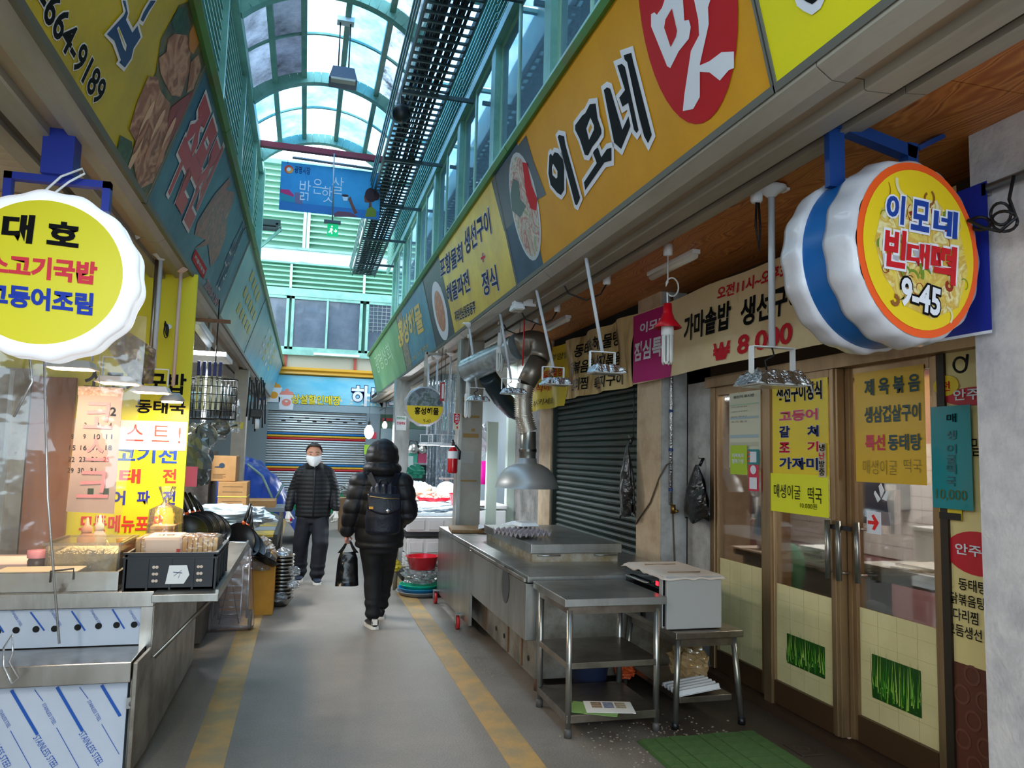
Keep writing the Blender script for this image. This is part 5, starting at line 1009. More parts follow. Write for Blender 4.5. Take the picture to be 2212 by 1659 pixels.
for i, (c_, dx, rz, lb) in enumerate((('#7fa05a', -.06, .5, 'green-edged leaflet under the photo leaflet on the lowest table shelf'), ('#e6e2da', .03, .25, 'white leaflet with small photo squares on the lowest table shelf'))):
    A = at(1305, 1530, Z=.128); o = root('leaflet', lb, 'leaflet', A); F_ = Fr(A + Vector((dx, 0, .002 + i * .004)), (math.cos(-rz), math.sin(-rz), 0), (math.sin(rz), math.cos(rz), 0)); rect(o, F_, -.14, -.10, .14, .10, mat('leaflet_%d' % i, c_, .4), 0, 'sheet', .002)
    if i:
        for k in range(9): rect(o, F_, -.10 + (k % 3) * .07, -.02 + (k // 3) * .035, -.04 + (k % 3) * .07, .01 + (k // 3) * .035, printmat('tiny_photo_%d' % (k % 3), [['#6a4a34', '#a8876a', '#3c2c24'], ['#44507a', '#8a90a8', '#2c3450'], ['#7a6a4a', '#b8a888', '#4a3c2c']][k % 3], 40), .001)
# stool table with oven
r = root('low_table', 'low stainless stool table with splayed legs under the grey oven', 'table', (2.4, 4.55, 0))
MB().bx((2.17, 4.18, .51), (2.62, 4.94, .55)).build('table_top', brown_st, r, bevel=.004); MB().bx((2.2, 4.21, .46), (2.59, 4.91, .51)).build('apron', brown_st, r); MB().bx((2.22, 4.23, .13), (2.57, 4.89, .165)).build('shelf', brown_st, r, bevel=.003)
for x, sx in ((2.205, -.035), (2.575, .035)):
    for y, sy in ((4.22, -.03), (4.9, .03)): l_ = leg((x + sx, y + sy, .02), (x, y, .5)).build('leg', steel, r); MB().tube([(x + sx, y + sy, 0), (x + sx, y + sy, .04)], .022, 10).build('rubber_foot', black, l_)
r = root('oven', 'grey countertop oven with a black glass front and cloth over its top', 'oven', (2.32, 4.55, .55)); og = mat('oven_grey', '#9c9a96', .45)
MB().box((2.325, 4.545, .71), (.37, .60, .31), top=(1.0, 1.0)).build('body', og, r, bevel=.006)
MB().bx((2.128, 4.27, .57), (2.142, 4.83, .86)).build('glass_front', mat('black_glass', '#0b0c10', .08), r); MB().bx((2.122, 4.27, .56), (2.135, 4.31, .865)).build('trim', og, r)
MB().tube([(2.125, 4.45, .80), (2.10, 4.46, .80), (2.10, 4.75, .80), (2.125, 4.76, .80)], .007, 8).build('door_handle', steel, r)
b = MB(); b.lathe([(.001, .02), (.02, .02), (.022, 0)], (2.128, 4.345, .62), 14, ax=(-1, 0, 0)); b.build('knob', steel, r); MB().bx((2.122, 4.33, .80), (2.129, 4.36, .825)).build('red_switch', mat('switch_glow', '#ff2a3a', .3, emit=1.5), r)
def cl(u, v):
    x, y = 2.11 + .43 * u, 4.235 + .63 * v; e = min(u, 1 - u, v, 1 - v); return Vector((x, y, .873 + .004 * nz(x * 9, y * 9) - (max(0, .06 - e) * (.35 + .25 * nz(x * 14, y * 14, 2)))))
r2 = props(MB().grid(cl, 26, 30).build('cloth_cover', mat('beige_cloth', '#c3b5a8', .85, bump=.3, bs=200), solid=.004), 'beige cloth draped over the top of the grey oven', 'cloth')
b = MB()
for q in ([(2.2, 4.35), (2.42, 4.35)], [(2.2, 4.68), (2.42, 4.68)]): b.tube([(q[0][0], q[0][1], .878), (q[1][0], q[1][1], .878)], .004, 5)
b.build('seam', mat('brown_seam', '#8a6f52', .8), r2)
random.seed(8)
def crumple(name, label, c, s, m, cat='bag', rough=.35, n=22, fr=3.0, seed=0, **k):
    b = MB(); c = Vector(c)
    for i in range(n + 1):
        t = PI * i / n
        for j in range(n): 
            a = 2 * PI * j / n; d = Vector((math.sin(t) * math.cos(a), math.sin(t) * math.sin(a), math.cos(t))); q = 1 + rough * nz(d.x * fr + seed, d.y * fr, d.z * fr) + rough * .6 * nz(d.x * fr * 2.6, d.y * fr * 2.6 + seed, d.z * 7)
            z = d.z * s[2] * q; b.v.append(tuple(c + Vector((d.x * s[0] * q, d.y * s[1] * q, max(z, -s[2] * .8)))))
    b.f = [(i * n + j, (i + 1) * n + j, (i + 1) * n + (j + 1) % n, i * n + (j + 1) % n) for i in range(n) for j in range(n)]; b.m = [0] * len(b.f); b.sm = [k.get('smooth', False)] * len(b.f)
    return props(b.build(name, m, k.get('parent')), label, cat, k.get('group')) if label else b.build(name, m, k.get('parent'))
clearbag = clearmat('clear_plastic', '#f2f4f6', .10, .12, haze=.16, hazecol='#dfe3e6', bump=.6, bs=14)
tanbag = clearmat('tan_plastic', '#e8cfa0', .08, .15, haze=.45, hazecol='#c8a878', bump=.6, bs=14)
crumple('plastic_bag', 'crumpled tan plastic bag on the shelf of the low table', (2.45, 4.55, .275), (.11, .15, .11), tanbag, seed=4)
r = root('plastic_tray', 'clear ribbed plastic trays lying on the low table shelf', 'tray', (2.32, 4.3, .165)); b = MB(); b.grid(lambda u, v: Vector((2.2 + .3 * u, 4.2 + .22 * v + .04 * u, .19 + .012 * (1 if int(v * 10) % 2 else -1) + .02 * u)), 8, 20, sm=False); b.build('ribbed_sheet', mat('frosty_plastic', '#b9b9ba', .3), r, solid=.003)
crumple('plastic_bag', 'orange and white wrapper on the floor behind the three-tier table', (2.16, 4.9, .14), (.06, .08, .05), mat('orange_wrap', '#c8552a', .4), seed=9)
r = root('bucket', 'dark blue bucket on the floor behind the three-tier table', 'bucket', (1.95, 5.0, 0)); b = MB(); b.lathe([(.001, .01), (.10, .01), (.13, .24), (.135, .25), (.125, .24), (.10, .02)], (1.9, 4.9 - .02, 0), 20); b.build('body', mat('blue_bucket', '#26304a', .5), r)

# steel pillar with extinguisher
r = root('trim_5', None, None, (1.78, 8.4, 0), kind='structure'); MB().bx((1.66, 8.36, 0), (1.92, 8.62, 2.92)).build('pillar', mat('pillar_steel', '#a8a196', .45, .25, col2='#938b80', vs=1.5), r)
MB().bx((1.645, 8.345, 0), (1.685, 8.38, 2.92)).build('edge_trim', steel, r)
FP = Fr((0, 8.358, 0), (1, 0, 0), ZUP); tp = mat('old_tape', '#94733f', .6)
for q in ((1000, 868, 1032, 860), (1000, 945, 1034, 937), (1018, 932, 1026, 926), (998, 902, 1036, 898), (994, 1040, 1030, 1037)): z = FP.bx(*q); rect(r, FP, z[0], z[1], z[2], z[3], tp, .003, 'tape')
z = FP.bx(997, 1000, 1024, 975); rect(r, FP, z[0], z[1], z[2], z[3], mat('paper_scrap', '#a8a39c', .7), .003, 'paper_scrap')
r = root('fire_extinguisher', 'red fire extinguisher hung on the left edge of the steel pillar', 'fire extinguisher', (1.58, 8.3, 1.5)); zt, zbm = at(980, 965, Y=8.3).z, at(978, 1022, Y=8.3).z; ex = at(978, 990, Y=8.3).x
MB().lathe([(.001, 0), (.05, 0), (.055, .02), (.055, zt - zbm - .05), (.03, zt - zbm - .01), (.018, zt - zbm), (.001, zt - zbm)], (ex, 8.3, zbm), 20).build('cylinder', mat('extinguisher_red', '#c01420', .25, coat=.4), r)
MB().lathe([(.0565, .16), (.0565, .24)], (ex, 8.3, zbm), 20).build('label_band', white, r)
b = MB(); b.box((ex, 8.3, zt + .03), (.03, .05, .04)); b.beam((ex, 8.3, zt + .05), (ex - .02, 8.22, zt + .07), .02, .012); b.beam((ex, 8.3, zt + .02), (ex - .02, 8.22, zt + .03), .02, .012); b.build('valve', black, r); MB().tube([(ex + .02, 8.3, zt + .02), (ex + .08, 8.29, zt - .05), (ex + .075, 8.29, zbm + .15)], .011, 8).build('hose', black, r); MB().bx((ex + .05, 8.3, zbm + .1), (1.66, 8.36, zbm + .14)).build('bracket', steel, r)
r = root('extinguisher_sign', 'red and white vertical sign above the fire extinguisher', 'sign', at(987, 930, Y=8.33)); FX = Fr((0, 8.33, 0), (1, 0, 0), ZUP); q = FX.bx(979, 928, 995, 893); rect(r, FX, q[0], q[1], q[2], q[3], mat('sign_cream', '#d9cdb8', .4), 0, 'plate', .008)
q = FX.bx(980, 918, 993, 894); poly(r, FX, [(q[0], q[3]), (q[2], q[3]), (q[2], q[1] + .03), ((q[0] + q[2]) / 2, q[1]), (q[0], q[1] + .03)], redt, .003)
for i, ch in enumerate('소화기'): txtp(r, ch, FX, (982, 901 + i * 7.5, 992, 895 + i * 7.5), wht, d=.006, bold=.02)
q = FX.bx(984, 927, 991, 920); oval(r, FX, (q[0] + q[2]) / 2, (q[1] + q[3]) / 2, .008, .016, redt, .003)

# black bags on hooks
blackbag = mat('black_plastic_film', '#0d0d0e', .22, bump=.8, bs=18)
def hung_bag(label, p, w, h, rn, seed):
    P = Vector(p); r = root('plastic_bag', label, 'bag', P, None); rr = Vector(rn)
    def f(u, v):
        t = u * 2 * PI; hh = v; wd = w * (.12 + .88 * min(1, hh * 1.5) ** .8) * (1 - .25 * max(0, hh - .75) * 4 * abs(nz(u * 6, seed))); th = .05 * min(1, hh * 2)
        a = math.cos(t) * wd / 2 * (1 + .25 * nz(hh * 4, u * 5, seed)); d = math.sin(t) * th * (1 + .5 * nz(hh * 5 + seed, u * 4))
        n_ = rr.cross(Vector(ZUP)); return P + rr * a + n_ * (d + .055) + Vector((0, 0, -.05 - hh * h * (1 - .15 * nz(u * 7, seed, 3))))
    MB().grid(f, 28, 18, sm=False).build('bag_film', blackbag, r); n_ = rr.cross(Vector(ZUP))
    MB().tube([P, P + n_ * .03 + Vector((0, 0, -.06))], .012, 6).build('loop', blackbag, r); MB().tube([P - n_ * .01, P + n_ * .04, P + n_ * .045 + Vector((0, 0, .02))], .005, 6).build('hook', steeld, r)
P = at(1519, 990, X=2.97); hung_bag('crumpled black plastic bags hung on a hook beside the sliding door', P, .36, .42, (0, -1, 0), 2.0)
P = at(1368, 945, X=2.72); hung_bag('black plastic bag hung between the green shutter and the cream pillar', P, .24, .62, (0, -1, 0), 7.0)
MB().tube([at(1370, 840, X=2.74), at(1368, 945, X=2.72)], .004, 5).build('bag_cord', rubber).__setitem__('label', 'black cord above the bag hung beside the cream pillar'); D.objects['bag_cord']['category'] = 'cord'
# insulated pipe with a valve
r = root('water_pipe', 'silver wrapped pipe with a brass valve on the grey side of the cream pillar', 'pipe', at(1452, 1100, Y=5.57)); A, B = at(1450, 822, Y=5.57), at(1454, 1090, Y=5.57)
MB().tube([(A.x, 5.57, 2.9), (A.x, 5.57, B.z)], .016, 10).build('pipe', foil, r); b = MB(); b.tube([B, B + Vector((0, 0, -.07))], .02, 10); b.tube([B + Vector((0, -.0, -.05)), B + Vector((.03, -.03, -.05))], .012, 8); b.build('valve', mat('brass', '#8a6a3a', .35, .9), r)
for v in (888, 972, 1058): q = at(1452, v, Y=5.57); MB().lathe([(.0175, -.012), (.0175, .012)], (A.x, 5.57, q.z), 12).build('blue_tie', mat('blue_tie', '#22386e', .4), r)
MB().tube([B + Vector((0, .0, -.07)), at(1455, 1150, Y=5.57), at(1458, 1215, Y=5.57), (B.x, 5.58, .5)], .006, 6).build('hose', mat('brown_hose', '#5a4a3c', .5), r)
props(MB().tube([at(1448, 1000, Y=5.56), at(1440, 1005, Y=5.56), at(1424, 1032, Y=5.58), at(1405, 1085, X=2.74), at(1373, 1132, X=2.74)], .007, 6).build('loose_cable', mat('brown_hose', '#5a4a3c')), 'brown loose cable crossing the cream pillar', 'cable')
# pipe, hooks and coiled cable on the white pillar
r = root('conduit', 'grey conduit clipped along the top of the white pillar', 'conduit', at(2170, 392, X=2.58)); A = at(2136, 406, X=2.575); MB().tube([A, (2.575, 0, A.z)], .018, 10).build('pipe', mat('conduit_grey', '#8f9294', .35, .6), r)
for y in (2.36, 2.1, 1.8): MB().box((2.585, y, A.z), (.03, .02, .05)).build('clip', steel, r)
r = root('cable_coil', 'black cable coiled beside the round sign on the white pillar', 'cable', at(2140, 480, X=2.5)); b = MB()
def loop(cu, cv, ru, rv, n=16, x=2.5, t0=0): return [at(cu + ru * math.cos(t0 + 2 * PI * k / n), cv + rv * math.sin(t0 + 2 * PI * k / n), X=x + .01 * math.sin(k)) for k in range(n + 1)]
b.tube(loop(2162, 462, 22, 24), .006, 6); b.tube(loop(2170, 478, 28, 22, t0=.4), .006, 6); b.tube(loop(2118, 483, 22, 14), .007, 6); b.tube([at(2190, 380, X=2.55), at(2180, 430, X=2.53), at(2195, 470, X=2.5), at(2160, 500, X=2.49), at(2125, 492, X=2.48), at(2090, 475, X=2.45)], .007, 6); b.build('cable', rubber, r)
r = props(MB().tube(loop(2074, 788, 14, 16, x=2.9) + [at(2090, 765, X=2.9)], .006, 6).build('cable_loop', rubber), 'small loop of cable hanging at the top of the cream poster panel', 'cable')
MB().box((2.58, 2.08, at(2205, 350, X=2.57).z), (.04, .05, .06)).build('insulator', white, D.objects['conduit'])
# plastic turf and drain
r = root('turf_mat', 'green plastic tile doormat in front of the sliding doors', 'mat', (2.22, 3.3, 0)); tm_ = mat('turf_green', '#436230', .85, col2='#586f3c', vs=4, bump=.8, bs=160)
t_ = MB().bx((0, 0, 0), (.083, .083, .018)).build('tile', tm_, r); first = True
for i in range(8):
    for j in range(18):
        M = Matrix.Translation((1.87 + i * .09, 2.42 + j * .09, .001 + .002 * ((i * 7 + j * 3) % 3)))
        if first: t_.matrix_basis = M; first = False
        else: inst(t_, 'tile', r, M)
MB().bx((1.862, 2.41, 0), (2.596, 4.045, .006)).build('backing', mat('turf_backing', '#3a5a2c', .8), r)
r = root('drain_cover', 'square dark drain cover set in the floor near the doors', 'drain cover', (2.72, 3.76, 0)); MB().bx((2.655, 3.67, 0), (2.79, 3.85, .008)).build('plate', mat('drain_iron', '#4b4038', .5, .5), r, bevel=.003); b = MB(); b.lathe([(.03, .008), (.04, .012), (.05, .008)], (2.72, 3.76, 0), 16); b.build('ring', mat('drain_iron', '#4b4038'), r)
# grit swept up beside the table
random.seed(21); b = MB()
for i in range(420):
    x = random.gauss(2.0, .25); y = random.gauss(4.0, .22) if i % 3 else random.gauss(5.9, .5); x = x if i % 3 else random.gauss(1.4, .05)
    s_ = random.uniform(.002, .006); b.box((x, y, s_ * .4), (s_ * 2, s_ * 1.6, s_), rz=random.random() * 3)
props(b.build('grit', mat('grit', '#8a7c6c', .9), kind='stuff'), 'loose grit and crumbs swept beside the tables', 'grit')
# ------------------------------------------------------------------ snack stall on the left
shiny = mat('bright_steel', '#b5b2ac', .25, 1, col2='#918c84', vs=3, bump=.03, bs=60, stretch=(1, 1, .25))
filmb = mat('blue_grey_film', '#bcc3cf', .3, col2='#b1b9c6', vs=1.5); fblue = mat('film_blue_print', '#1a4fa0', .4)
r = root('snack_counter', 'stepped stainless snack counter still in printed protective film', 'counter', (-1.5, 5, 0))
MB().bx((-2.6, 4.33, .75), (-.71, 6.12, .83)).build('counter_top', shiny, r, bevel=.004)
MB().bx((-2.6, 4.40, .03), (-.73, 6.1, .75)).build('body', shiny, r); MB().bx((-.735, 4.36, .03), (-.71, 6.1, .75)).build('side_panel', steeld, r)
MB().bx((-2.6, 4.36, .56), (-.75, 4.40, .75)).build('vent_panel', filmb, r); MB().bx((-.77, 4.345, .55), (-.715, 4.38, .75)).build('corner_post', shiny, r)
MB().bx((-2.6, 4.03, .46), (-.74, 4.36, .555)).build('step_shelf', shiny, r, bevel=.004); MB().bx((-2.6, 4.09, .03), (-.76, 4.36, .46)).build('lower_panel', filmb, r)
FV = Fr((0, 4.358, 0), (1, 0, 0), ZUP); FW = Fr((0, 4.088, 0), (1, 0, 0), ZUP)
for u, v in ((-5, 1364), (35, 1361), (78, 1359), (118, 1358), (168, 1355), (213, 1352), (252, 1350), (290, 1349)): c = FV.px(u, v); oval(r, FV, c[0], min(max(c[1], .58), .73), .016, .016, dark, .003, 'vent_hole', 16)
def stripe(fr, a, c, w, lim=None):
    b = MB(); stroke(b, fr, [fr.px(*a), fr.px(*c)], w, .002); b.build('film_stripe', fblue, r)
for a, c in (((66, 1322), (96, 1362)), ((155, 1320), (184, 1362)), ((243, 1316), (269, 1358)), ((-15, 1330), (8, 1366))): stripe(FV, a, c, .008)
K5 = lambda x, y: (x / 4.62, 1300 + y / 4.62)
for a, c in (((115, 880), (375, 1325)), ((570, 850), (825, 1290)), ((1015, 830), (1200, 1140)), ((-200, 900), (-60, 1160))): stripe(FW, K5(*a), K5(*c), .014)
for a, c in (((345, 875), (430, 990)), ((565, 1255), (790, 1659)), ((795, 850), (880, 965)), ((1015, 1220), (1190, 1520)), ((105, 1285), (310, 1659))): stripe(FW, K5(*a), K5(*c), .003)
def diag(fr, a, c, h, st='STAINLESS STEEL'):
    A, C = Vector(fr.px(*a)), Vector(fr.px(*c)); m_ = (A + C) / 2; l = (C - A).length; txt(r, st, fr, (m_.x - l / 2, m_.y - h / 2, m_.x + l / 2, m_.y + h / 2), fblue, .002, 0, None, 0, 'lettering', math.atan2((C - A).y, (C - A).x))
for a, c, h in (((360, 1340), (560, 1650), .03), ((815, 1300), (1010, 1620), .03), ((435, 1015), (550, 1220), .016), ((885, 985), (1000, 1185), .016), ((0, 1080), (95, 1250), .016), ((-100, 1300), (90, 1659), .03)): diag(FW, K5(*a), K5(*c), h)
for u in (35, 120, 207, 290): diag(FV, (u - 10, 1318), (u + 12, 1352), .012)
MB().box((-.715, 4.18, .30), (.02, .30, .50), rz=-.05).build('open_side_door', steeld, r, bevel=.003, label='dull steel side door standing ajar')
b = MB(); b.tube([(-.735, 4.07, .02), (-.735, 4.07, .34)], .010, 8); b.box((-.735, 4.06, .36), (.04, .02, .05)); b.lathe([(.001, .012), (.012, .012), (.012, 0)], (-.73, 4.05, .36), 10, ax=(0, -1, 0)); b.build('latch_rod', steel, r)
MB().bx((-.75, 4.1, .02), (-.72, 4.14, .46)).build('corner_post', steeld, r)
MB().bx((-.705, 4.22, .79), (-.39, 6.45, .83)).build('fold_out_shelf', steel, r, bevel=.003); MB().bx((-.405, 4.22, .83), (-.39, 6.45, .85)).build('shelf_edge', steel, r)
MB().tube([(-.42, 4.45, .79), (-.69, 4.32, .50), (-.71, 4.31, .53)], .010, 8).build('strut', steel, r)
# griddle tray, board, tub, jars
tx = lambda u, v, z: at(u, v, Z=z)
r = root('steel_tray', 'wide steel tray holding the cabbage tub on the snack counter', 'tray', (-1.3, 4.7, .83)); b = MB(); b.bx((-1.75, 4.38, .832), (-.90, 5.1, .845)); b.build('base', shiny, r)
for a, c in (((-1.75, 4.36, .832), (-.89, 4.385, .925)), ((-1.75, 5.09, .832), (-.89, 5.11, .925)), ((-.905, 4.385, .832), (-.89, 5.09, .925))): MB().bx(a, c).build('rim', shiny, r)
A = at(108, 1258, Y=4.355); B = at(158, 1252, Y=4.355); MB().tube([A, A + Vector((0, -.005, .055)), B + Vector((0, -.005, .055)), B], .005, 6).build('wire_handle', rubber, r)
A = at(92, 1250, Y=4.5); props(MB().bx((A.x - .2, 4.42, .85), (A.x + .18, 4.6, .925)).build('cutting_board', mat('cream_board', '#f0d9b4', .5), bevel=.004), 'cream cutting board at the front of the steel tray', 'board')
A, B = at(97, 1240, Y=4.65), at(258, 1240, Y=4.65); z1 = at(180, 1165, Y=4.8).z; r = root('cabbage_tub', 'clear plastic tub full of shredded cabbage', 'tub', ((A.x + B.x) / 2, 4.8, .85)); tub = clearmat('tub_plastic', '#fbf6ee', .02, .15, haze=.10, hazecol='#efe2d0')
b = MB(); x0, x1 = A.x, B.x
for q in (((x0, 4.63, .85), (x1, 4.64, z1)), ((x0, 5.02, .85), (x1, 5.03, z1)), ((x0, 4.63, .85), (x0 + .01, 5.03, z1)), ((x1 - .01, 4.63, .85), (x1, 5.03, z1))): b.bx(*q)
b.build('walls', tub, r); b = MB(); zr = z1
for q in (((x0 - .015, 4.615, zr - .012), (x1 + .015, 4.64, zr)), ((x0 - .015, 5.02, zr - .012), (x1 + .015, 5.045, zr)), ((x0 - .015, 4.64, zr - .012), (x0 + .01, 5.02, zr)), ((x1 - .01, 4.64, zr - .012), (x1 + .015, 5.02, zr))): b.bx(*q)
b.build('rim', tub, r); random.seed(2); b = MB(); hh = (z1 - .85) * .72
b.bx((x0 + .02, 4.65, .853), (x1 - .02, 5.01, .853 + hh * .93))
for i in range(520):
    q = Vector((random.uniform(x0 + .025, x1 - .025), random.uniform(4.645, 5.0), .855 + hh * random.uniform(.05, 1.05))); 
    if i % 3: q.y = 4.643
    a = random.uniform(0, 6.28); d = Vector((math.cos(a), 0 if i % 3 else .6 * math.sin(a), .7 * math.sin(a))) * random.uniform(.012, .03); b.beam(q - d, q + d, .004, .003)
b.build('shredded_cabbage', mat('cabbage', '#f0e2b4', .6, col2='#d9c688', vs=30), r, kind='stuff')
def bottle(name, label, u, v0, v1, Y, m, rr, nozzle=True):
    A, T = at(u, v1, Y=Y), at(u, v0, Y=Y); A.z = .83; h = T.z - A.z; r = root(name, label, 'bottle', A); MB().lathe([(.001, 0), (rr, 0), (rr, h * .58), (rr * .55, h * .68), (rr * .55, h * .74), (.001, h * .74)], A, 18).build('body', m, r)
    b = MB(); b.lathe([(rr * .62, h * .7), (rr * .62, h * .8), (rr * .3, h * .84), (rr * .12, h), (.001, h)], A, 14)
    if nozzle == 2: b.lathe([(rr * .1, h * .82), (rr * .06, h)], A + Vector((.02, 0, 0)), 8); b.lathe([(rr * .1, h * .82), (rr * .06, h)], A + Vector((-.02, 0, 0)), 8)
    b.build('nozzle_cap', m, r)
peach = mat('peach_plastic', '#e2a584', .4)
bottle('sauce_bottle', 'peach coloured squeeze bottle behind the cabbage tub', 184, 1118, 1190, 5.3, peach, .05); bottle('sauce_bottle', 'milky squeeze bottle with three nozzles behind the cabbage tub', 211, 1112, 1190, 5.35, mat('milky_plastic', '#e9dcc8', .4), .042, 2)
A = at(272, 1215, Y=5.05); r = root('sauce_jar', 'orange sauce jar with an orange label and tan lid beside the tub', 'jar', (A.x, 5.05, .83)); MB().lathe([(.001, .002), (.06, .002), (.062, .15), (.055, .165), (.001, .165)], (A.x, 5.05, .83), 20).build('jar', mat('sauce_orange', '#d9742c', .25), r); MB().lathe([(.063, .03), (.063, .11)], (A.x, 5.05, .83), 20).build('label_band', mat('peach_band', '#f0b896', .5), r); MB().lathe([(.06, .165), (.06, .19), (.001, .19)], (A.x, 5.05, .83), 20).build('lid', mat('tan_lid', '#b98d4a', .4, .4), r)
A = at(80, 1235, Y=4.62); r = root('sugar_jar', 'glass jar with a pink lid at the left of the cabbage tub', 'jar', (A.x, 4.55, .85)); MB().lathe([(.001, 0), (.045, 0), (.048, .09), (.04, .11), (.001, .11)], (A.x - .02, 4.68, .85), 18).build('jar', mat('dark_glass_jar', '#5a4038', .15), r); MB().lathe([(.05, .11), (.05, .15), (.001, .15)], (A.x - .02, 4.68, .85), 18).build('lid', mat('pink_lid', '#e08a94', .4), r)
A = at(30, 1222, Y=4.9); props(MB().bx((A.x - .25, 4.75, A.z - .02), (A.x + .12, 5.15, A.z + .03)).build('carton', mat('pink_carton', '#e6c2b8', .5), bevel=.004), 'pale pink carton at the left edge of the snack counter', 'carton'); props(MB().bx((A.x - .25, 4.75, .846), (A.x + .12, 5.12, A.z - .022)).build('storage_box', mat('cream_board', '#f0d9b4')), 'cream box under the pale pink carton', 'box')
# crate of bread
r = root('bread_crate', 'black plastic crate with bread on the fold-out shelf', 'crate', (-.64, 4.65, .83)); bk = mat('crate_black', '#15191d', .4); x0, x1, y0, y1, z0, z1 = -.865, -.425, 4.36, 4.95, .832, 1.02
for a, c in (((x0, y0, z0), (x1, y0 + .012, z1)), ((x0, y1 - .012, z0), (x1, y1, z1)), ((x0, y0, z0), (x0 + .012, y1, z1)), ((x1 - .012, y0, z0), (x1, y1, z1))): MB().bx(a, c).build('wall', bk, r)
MB().bx((x0, y0, z0), (x1, y1, z0 + .01)).build('base', bk, r)
b = MB()
for z in (z1 - .03, z1 - .008): b.bx((x0 - .01, y0 - .01, z), (x1 + .01, y0 + .005, z + .01)); b.bx((x1 - .005, y0, z), (x1 + .01, y1 + .01, z + .01))
for k in range(5): xx = x0 + (x1 - x0) * k / 4; b.bx((xx - .005, y0 - .008, z0), (xx + .005, y0, z1 - .02))
for k in range(1, 5): yy = y0 + (y1 - y0) * k / 4; b.bx((x1, yy - .005, z0), (x1 + .008, yy + .005, z1 - .02))
b.build('ribs', bk, r)
FC = Fr((0, y0 - .002, 0), (1, 0, 0), ZUP); hole = mat('lit_hole', '#c9b4a0', .6)
for cx in (.30, .335, .80, .835):
    for k in range(3): oval(r, FC, x0 + (x1 - x0) * cx * .98 + .01, z0 + .045 + k * .035, .008, .008, hole, .001, 'vent_hole', 12)
q = [(x0 + .2, z0 + .03), (x0 + .29, z0 + .03), (x0 + .315, z0 + .075), (x0 + .30, z0 + .125), (x0 + .215, z0 + .125)]; poly(r, FC, q, paper, .009, 'paper_note')
b = MB(); stroke(b, FC, [(x0 + .235, z0 + .09), (x0 + .28, z0 + .085)], .004, .0105); stroke(b, FC, [(x0 + .24, z0 + .07), (x0 + .275, z0 + .10), (x0 + .262, z0 + .06)], .003, .0105); b.build('pen_marks', mat('pen_blue', '#4a5a7a', .5), r)
breadm = mat('bread_crust', '#d9964a', .6, col2='#efc48a', vs=9, bump=.2, bs=60); wrapm = clearmat('bread_wrap', '#ffffff', .04, .12, haze=.08, hazecol='#f0e4d4', bump=.5, bs=18)
r = root('bread_loaf', 'long wrapped sandwich loaf with a paper band lying in the crate', 'bread', (-.64, 4.65, .845)); c = Vector((-.645, 4.64, .965))
b = MB()
for k in range(16):
    x = c.x - .195 + k * .026; b.box((x, c.y, c.z - .0 + .003 * nz(k * .9)), (.0235, .22, .225 + .006 * nz(k * 1.3)))
b.build('slices', breadm, r, bevel=.006, kind='stuff'); MB().box(c, (.43, .235, .24)).build('wrap', wrapm, r, bevel=.03)
MB().box(c + Vector((-.07, 0, .0)), (.20, .239, .244)).build('paper_band', mat('peach_paper', '#e9c4a8', .5, alpha=.92), r, bevel=.02); FBb = Fr((c.x, c.y - .121, c.z), (1, 0, 0), ZUP); rect(r, FBb, .0, .03, .02, .055, mat('band_red', '#c84a3c', .5), .001); rect(r, FBb, -.12, -.10, -.10, -.075, blk, .001); txt(r, '식빵', Fr((c.x, c.y, c.z + .123), (1, 0, 0), (0, 1, 0)), (-.12, -.08, -.02, -.02), mat('brown_black_print', '#2c2018'), .002, .02)
A = at(358, 1150, Y=5.25); r = root('bread_bag', 'upright loaf in a twisted clear bag behind the crate', 'bread', (A.x, 5.25, .83)); zt = at(358, 1100, Y=5.25).z
b = MB(); 
for k in range(9): b.box((A.x, 5.25 - .06 + .0 * k, .85 + k * .028), (.14, .14, .026))
b.build('slices', breadm, r, bevel=.006, kind='stuff'); b = MB(); b.lathe([(.001, .0), (.10, .0), (.105, .15), (.09, zt - .83), (.03, zt - .80), (.016, zt - .78), (.035, zt - .73), (.05, zt - .69)], (A.x, 5.19, .835), 24, scal=lambda t: 1 + .08 * math.cos(5 * t) + .05 * math.cos(11 * t)); b.build('bag', wrapm, r)
A = at(382, 1138, Y=5.0); crumple('bread_bag', 'small wrapped bun beside the upright loaf', (A.x, 5.05, .93), (.07, .07, .08), mat('bun_wrap', '#e8cdb0', .35, coat=.5), seed=12, n=16)

# menu board at the back of the stall
r = root('menu_board', 'tall yellow menu board closing the back of the snack stall', 'menu board', (-1.6, 6.2, .83)); FM = Fr((0, 6.2, 0), (1, 0, 0), ZUP)
rect(r, FM, -3.3, .85, -.86, 2.9, mat('menu_yellow', '#dfd420', .45), 0, 'panel', .03)
for st, pb, mm in (('소고기국밥', (180, 845, 404, 808), blk), ('동태국', (292, 892, 402, 866), blk), ('소고기선', (200, 998, 384, 968), blue_l), ('동태', (200, 1043, 305, 1013), mat('coral_letter', '#d8392c', .45)), ('전', (350, 1043, 382, 1013), MT['coral_letter'] if 'coral_letter' in MT else redt), ('오징어', (170, 1090, 272, 1060), mat('violet_blue', '#2a2a9c', .45)), ('파', (295, 1090, 325, 1060), mat('violet_blue', '#2a2a9c')), ('전', (350, 1090, 380, 1060), MT['violet_blue'] if 'violet_blue' in MT else navy), ('모든메뉴포장', (170, 1150, 352, 1113), mat('coral_letter', '#d8392c'))): txtp(r, st, FM, pb, mm, d=.004, bold=.03)
q = FM.bx(150, 968, 405, 912); rect(r, FM, q[0], q[1], q[2], q[3], paper, .006, 'paper_strip'); txtp(r, '토 스 트 !', FM, (215, 953, 392, 920), mat('coral_letter', '#d8392c'), d=.009, bold=-.005)
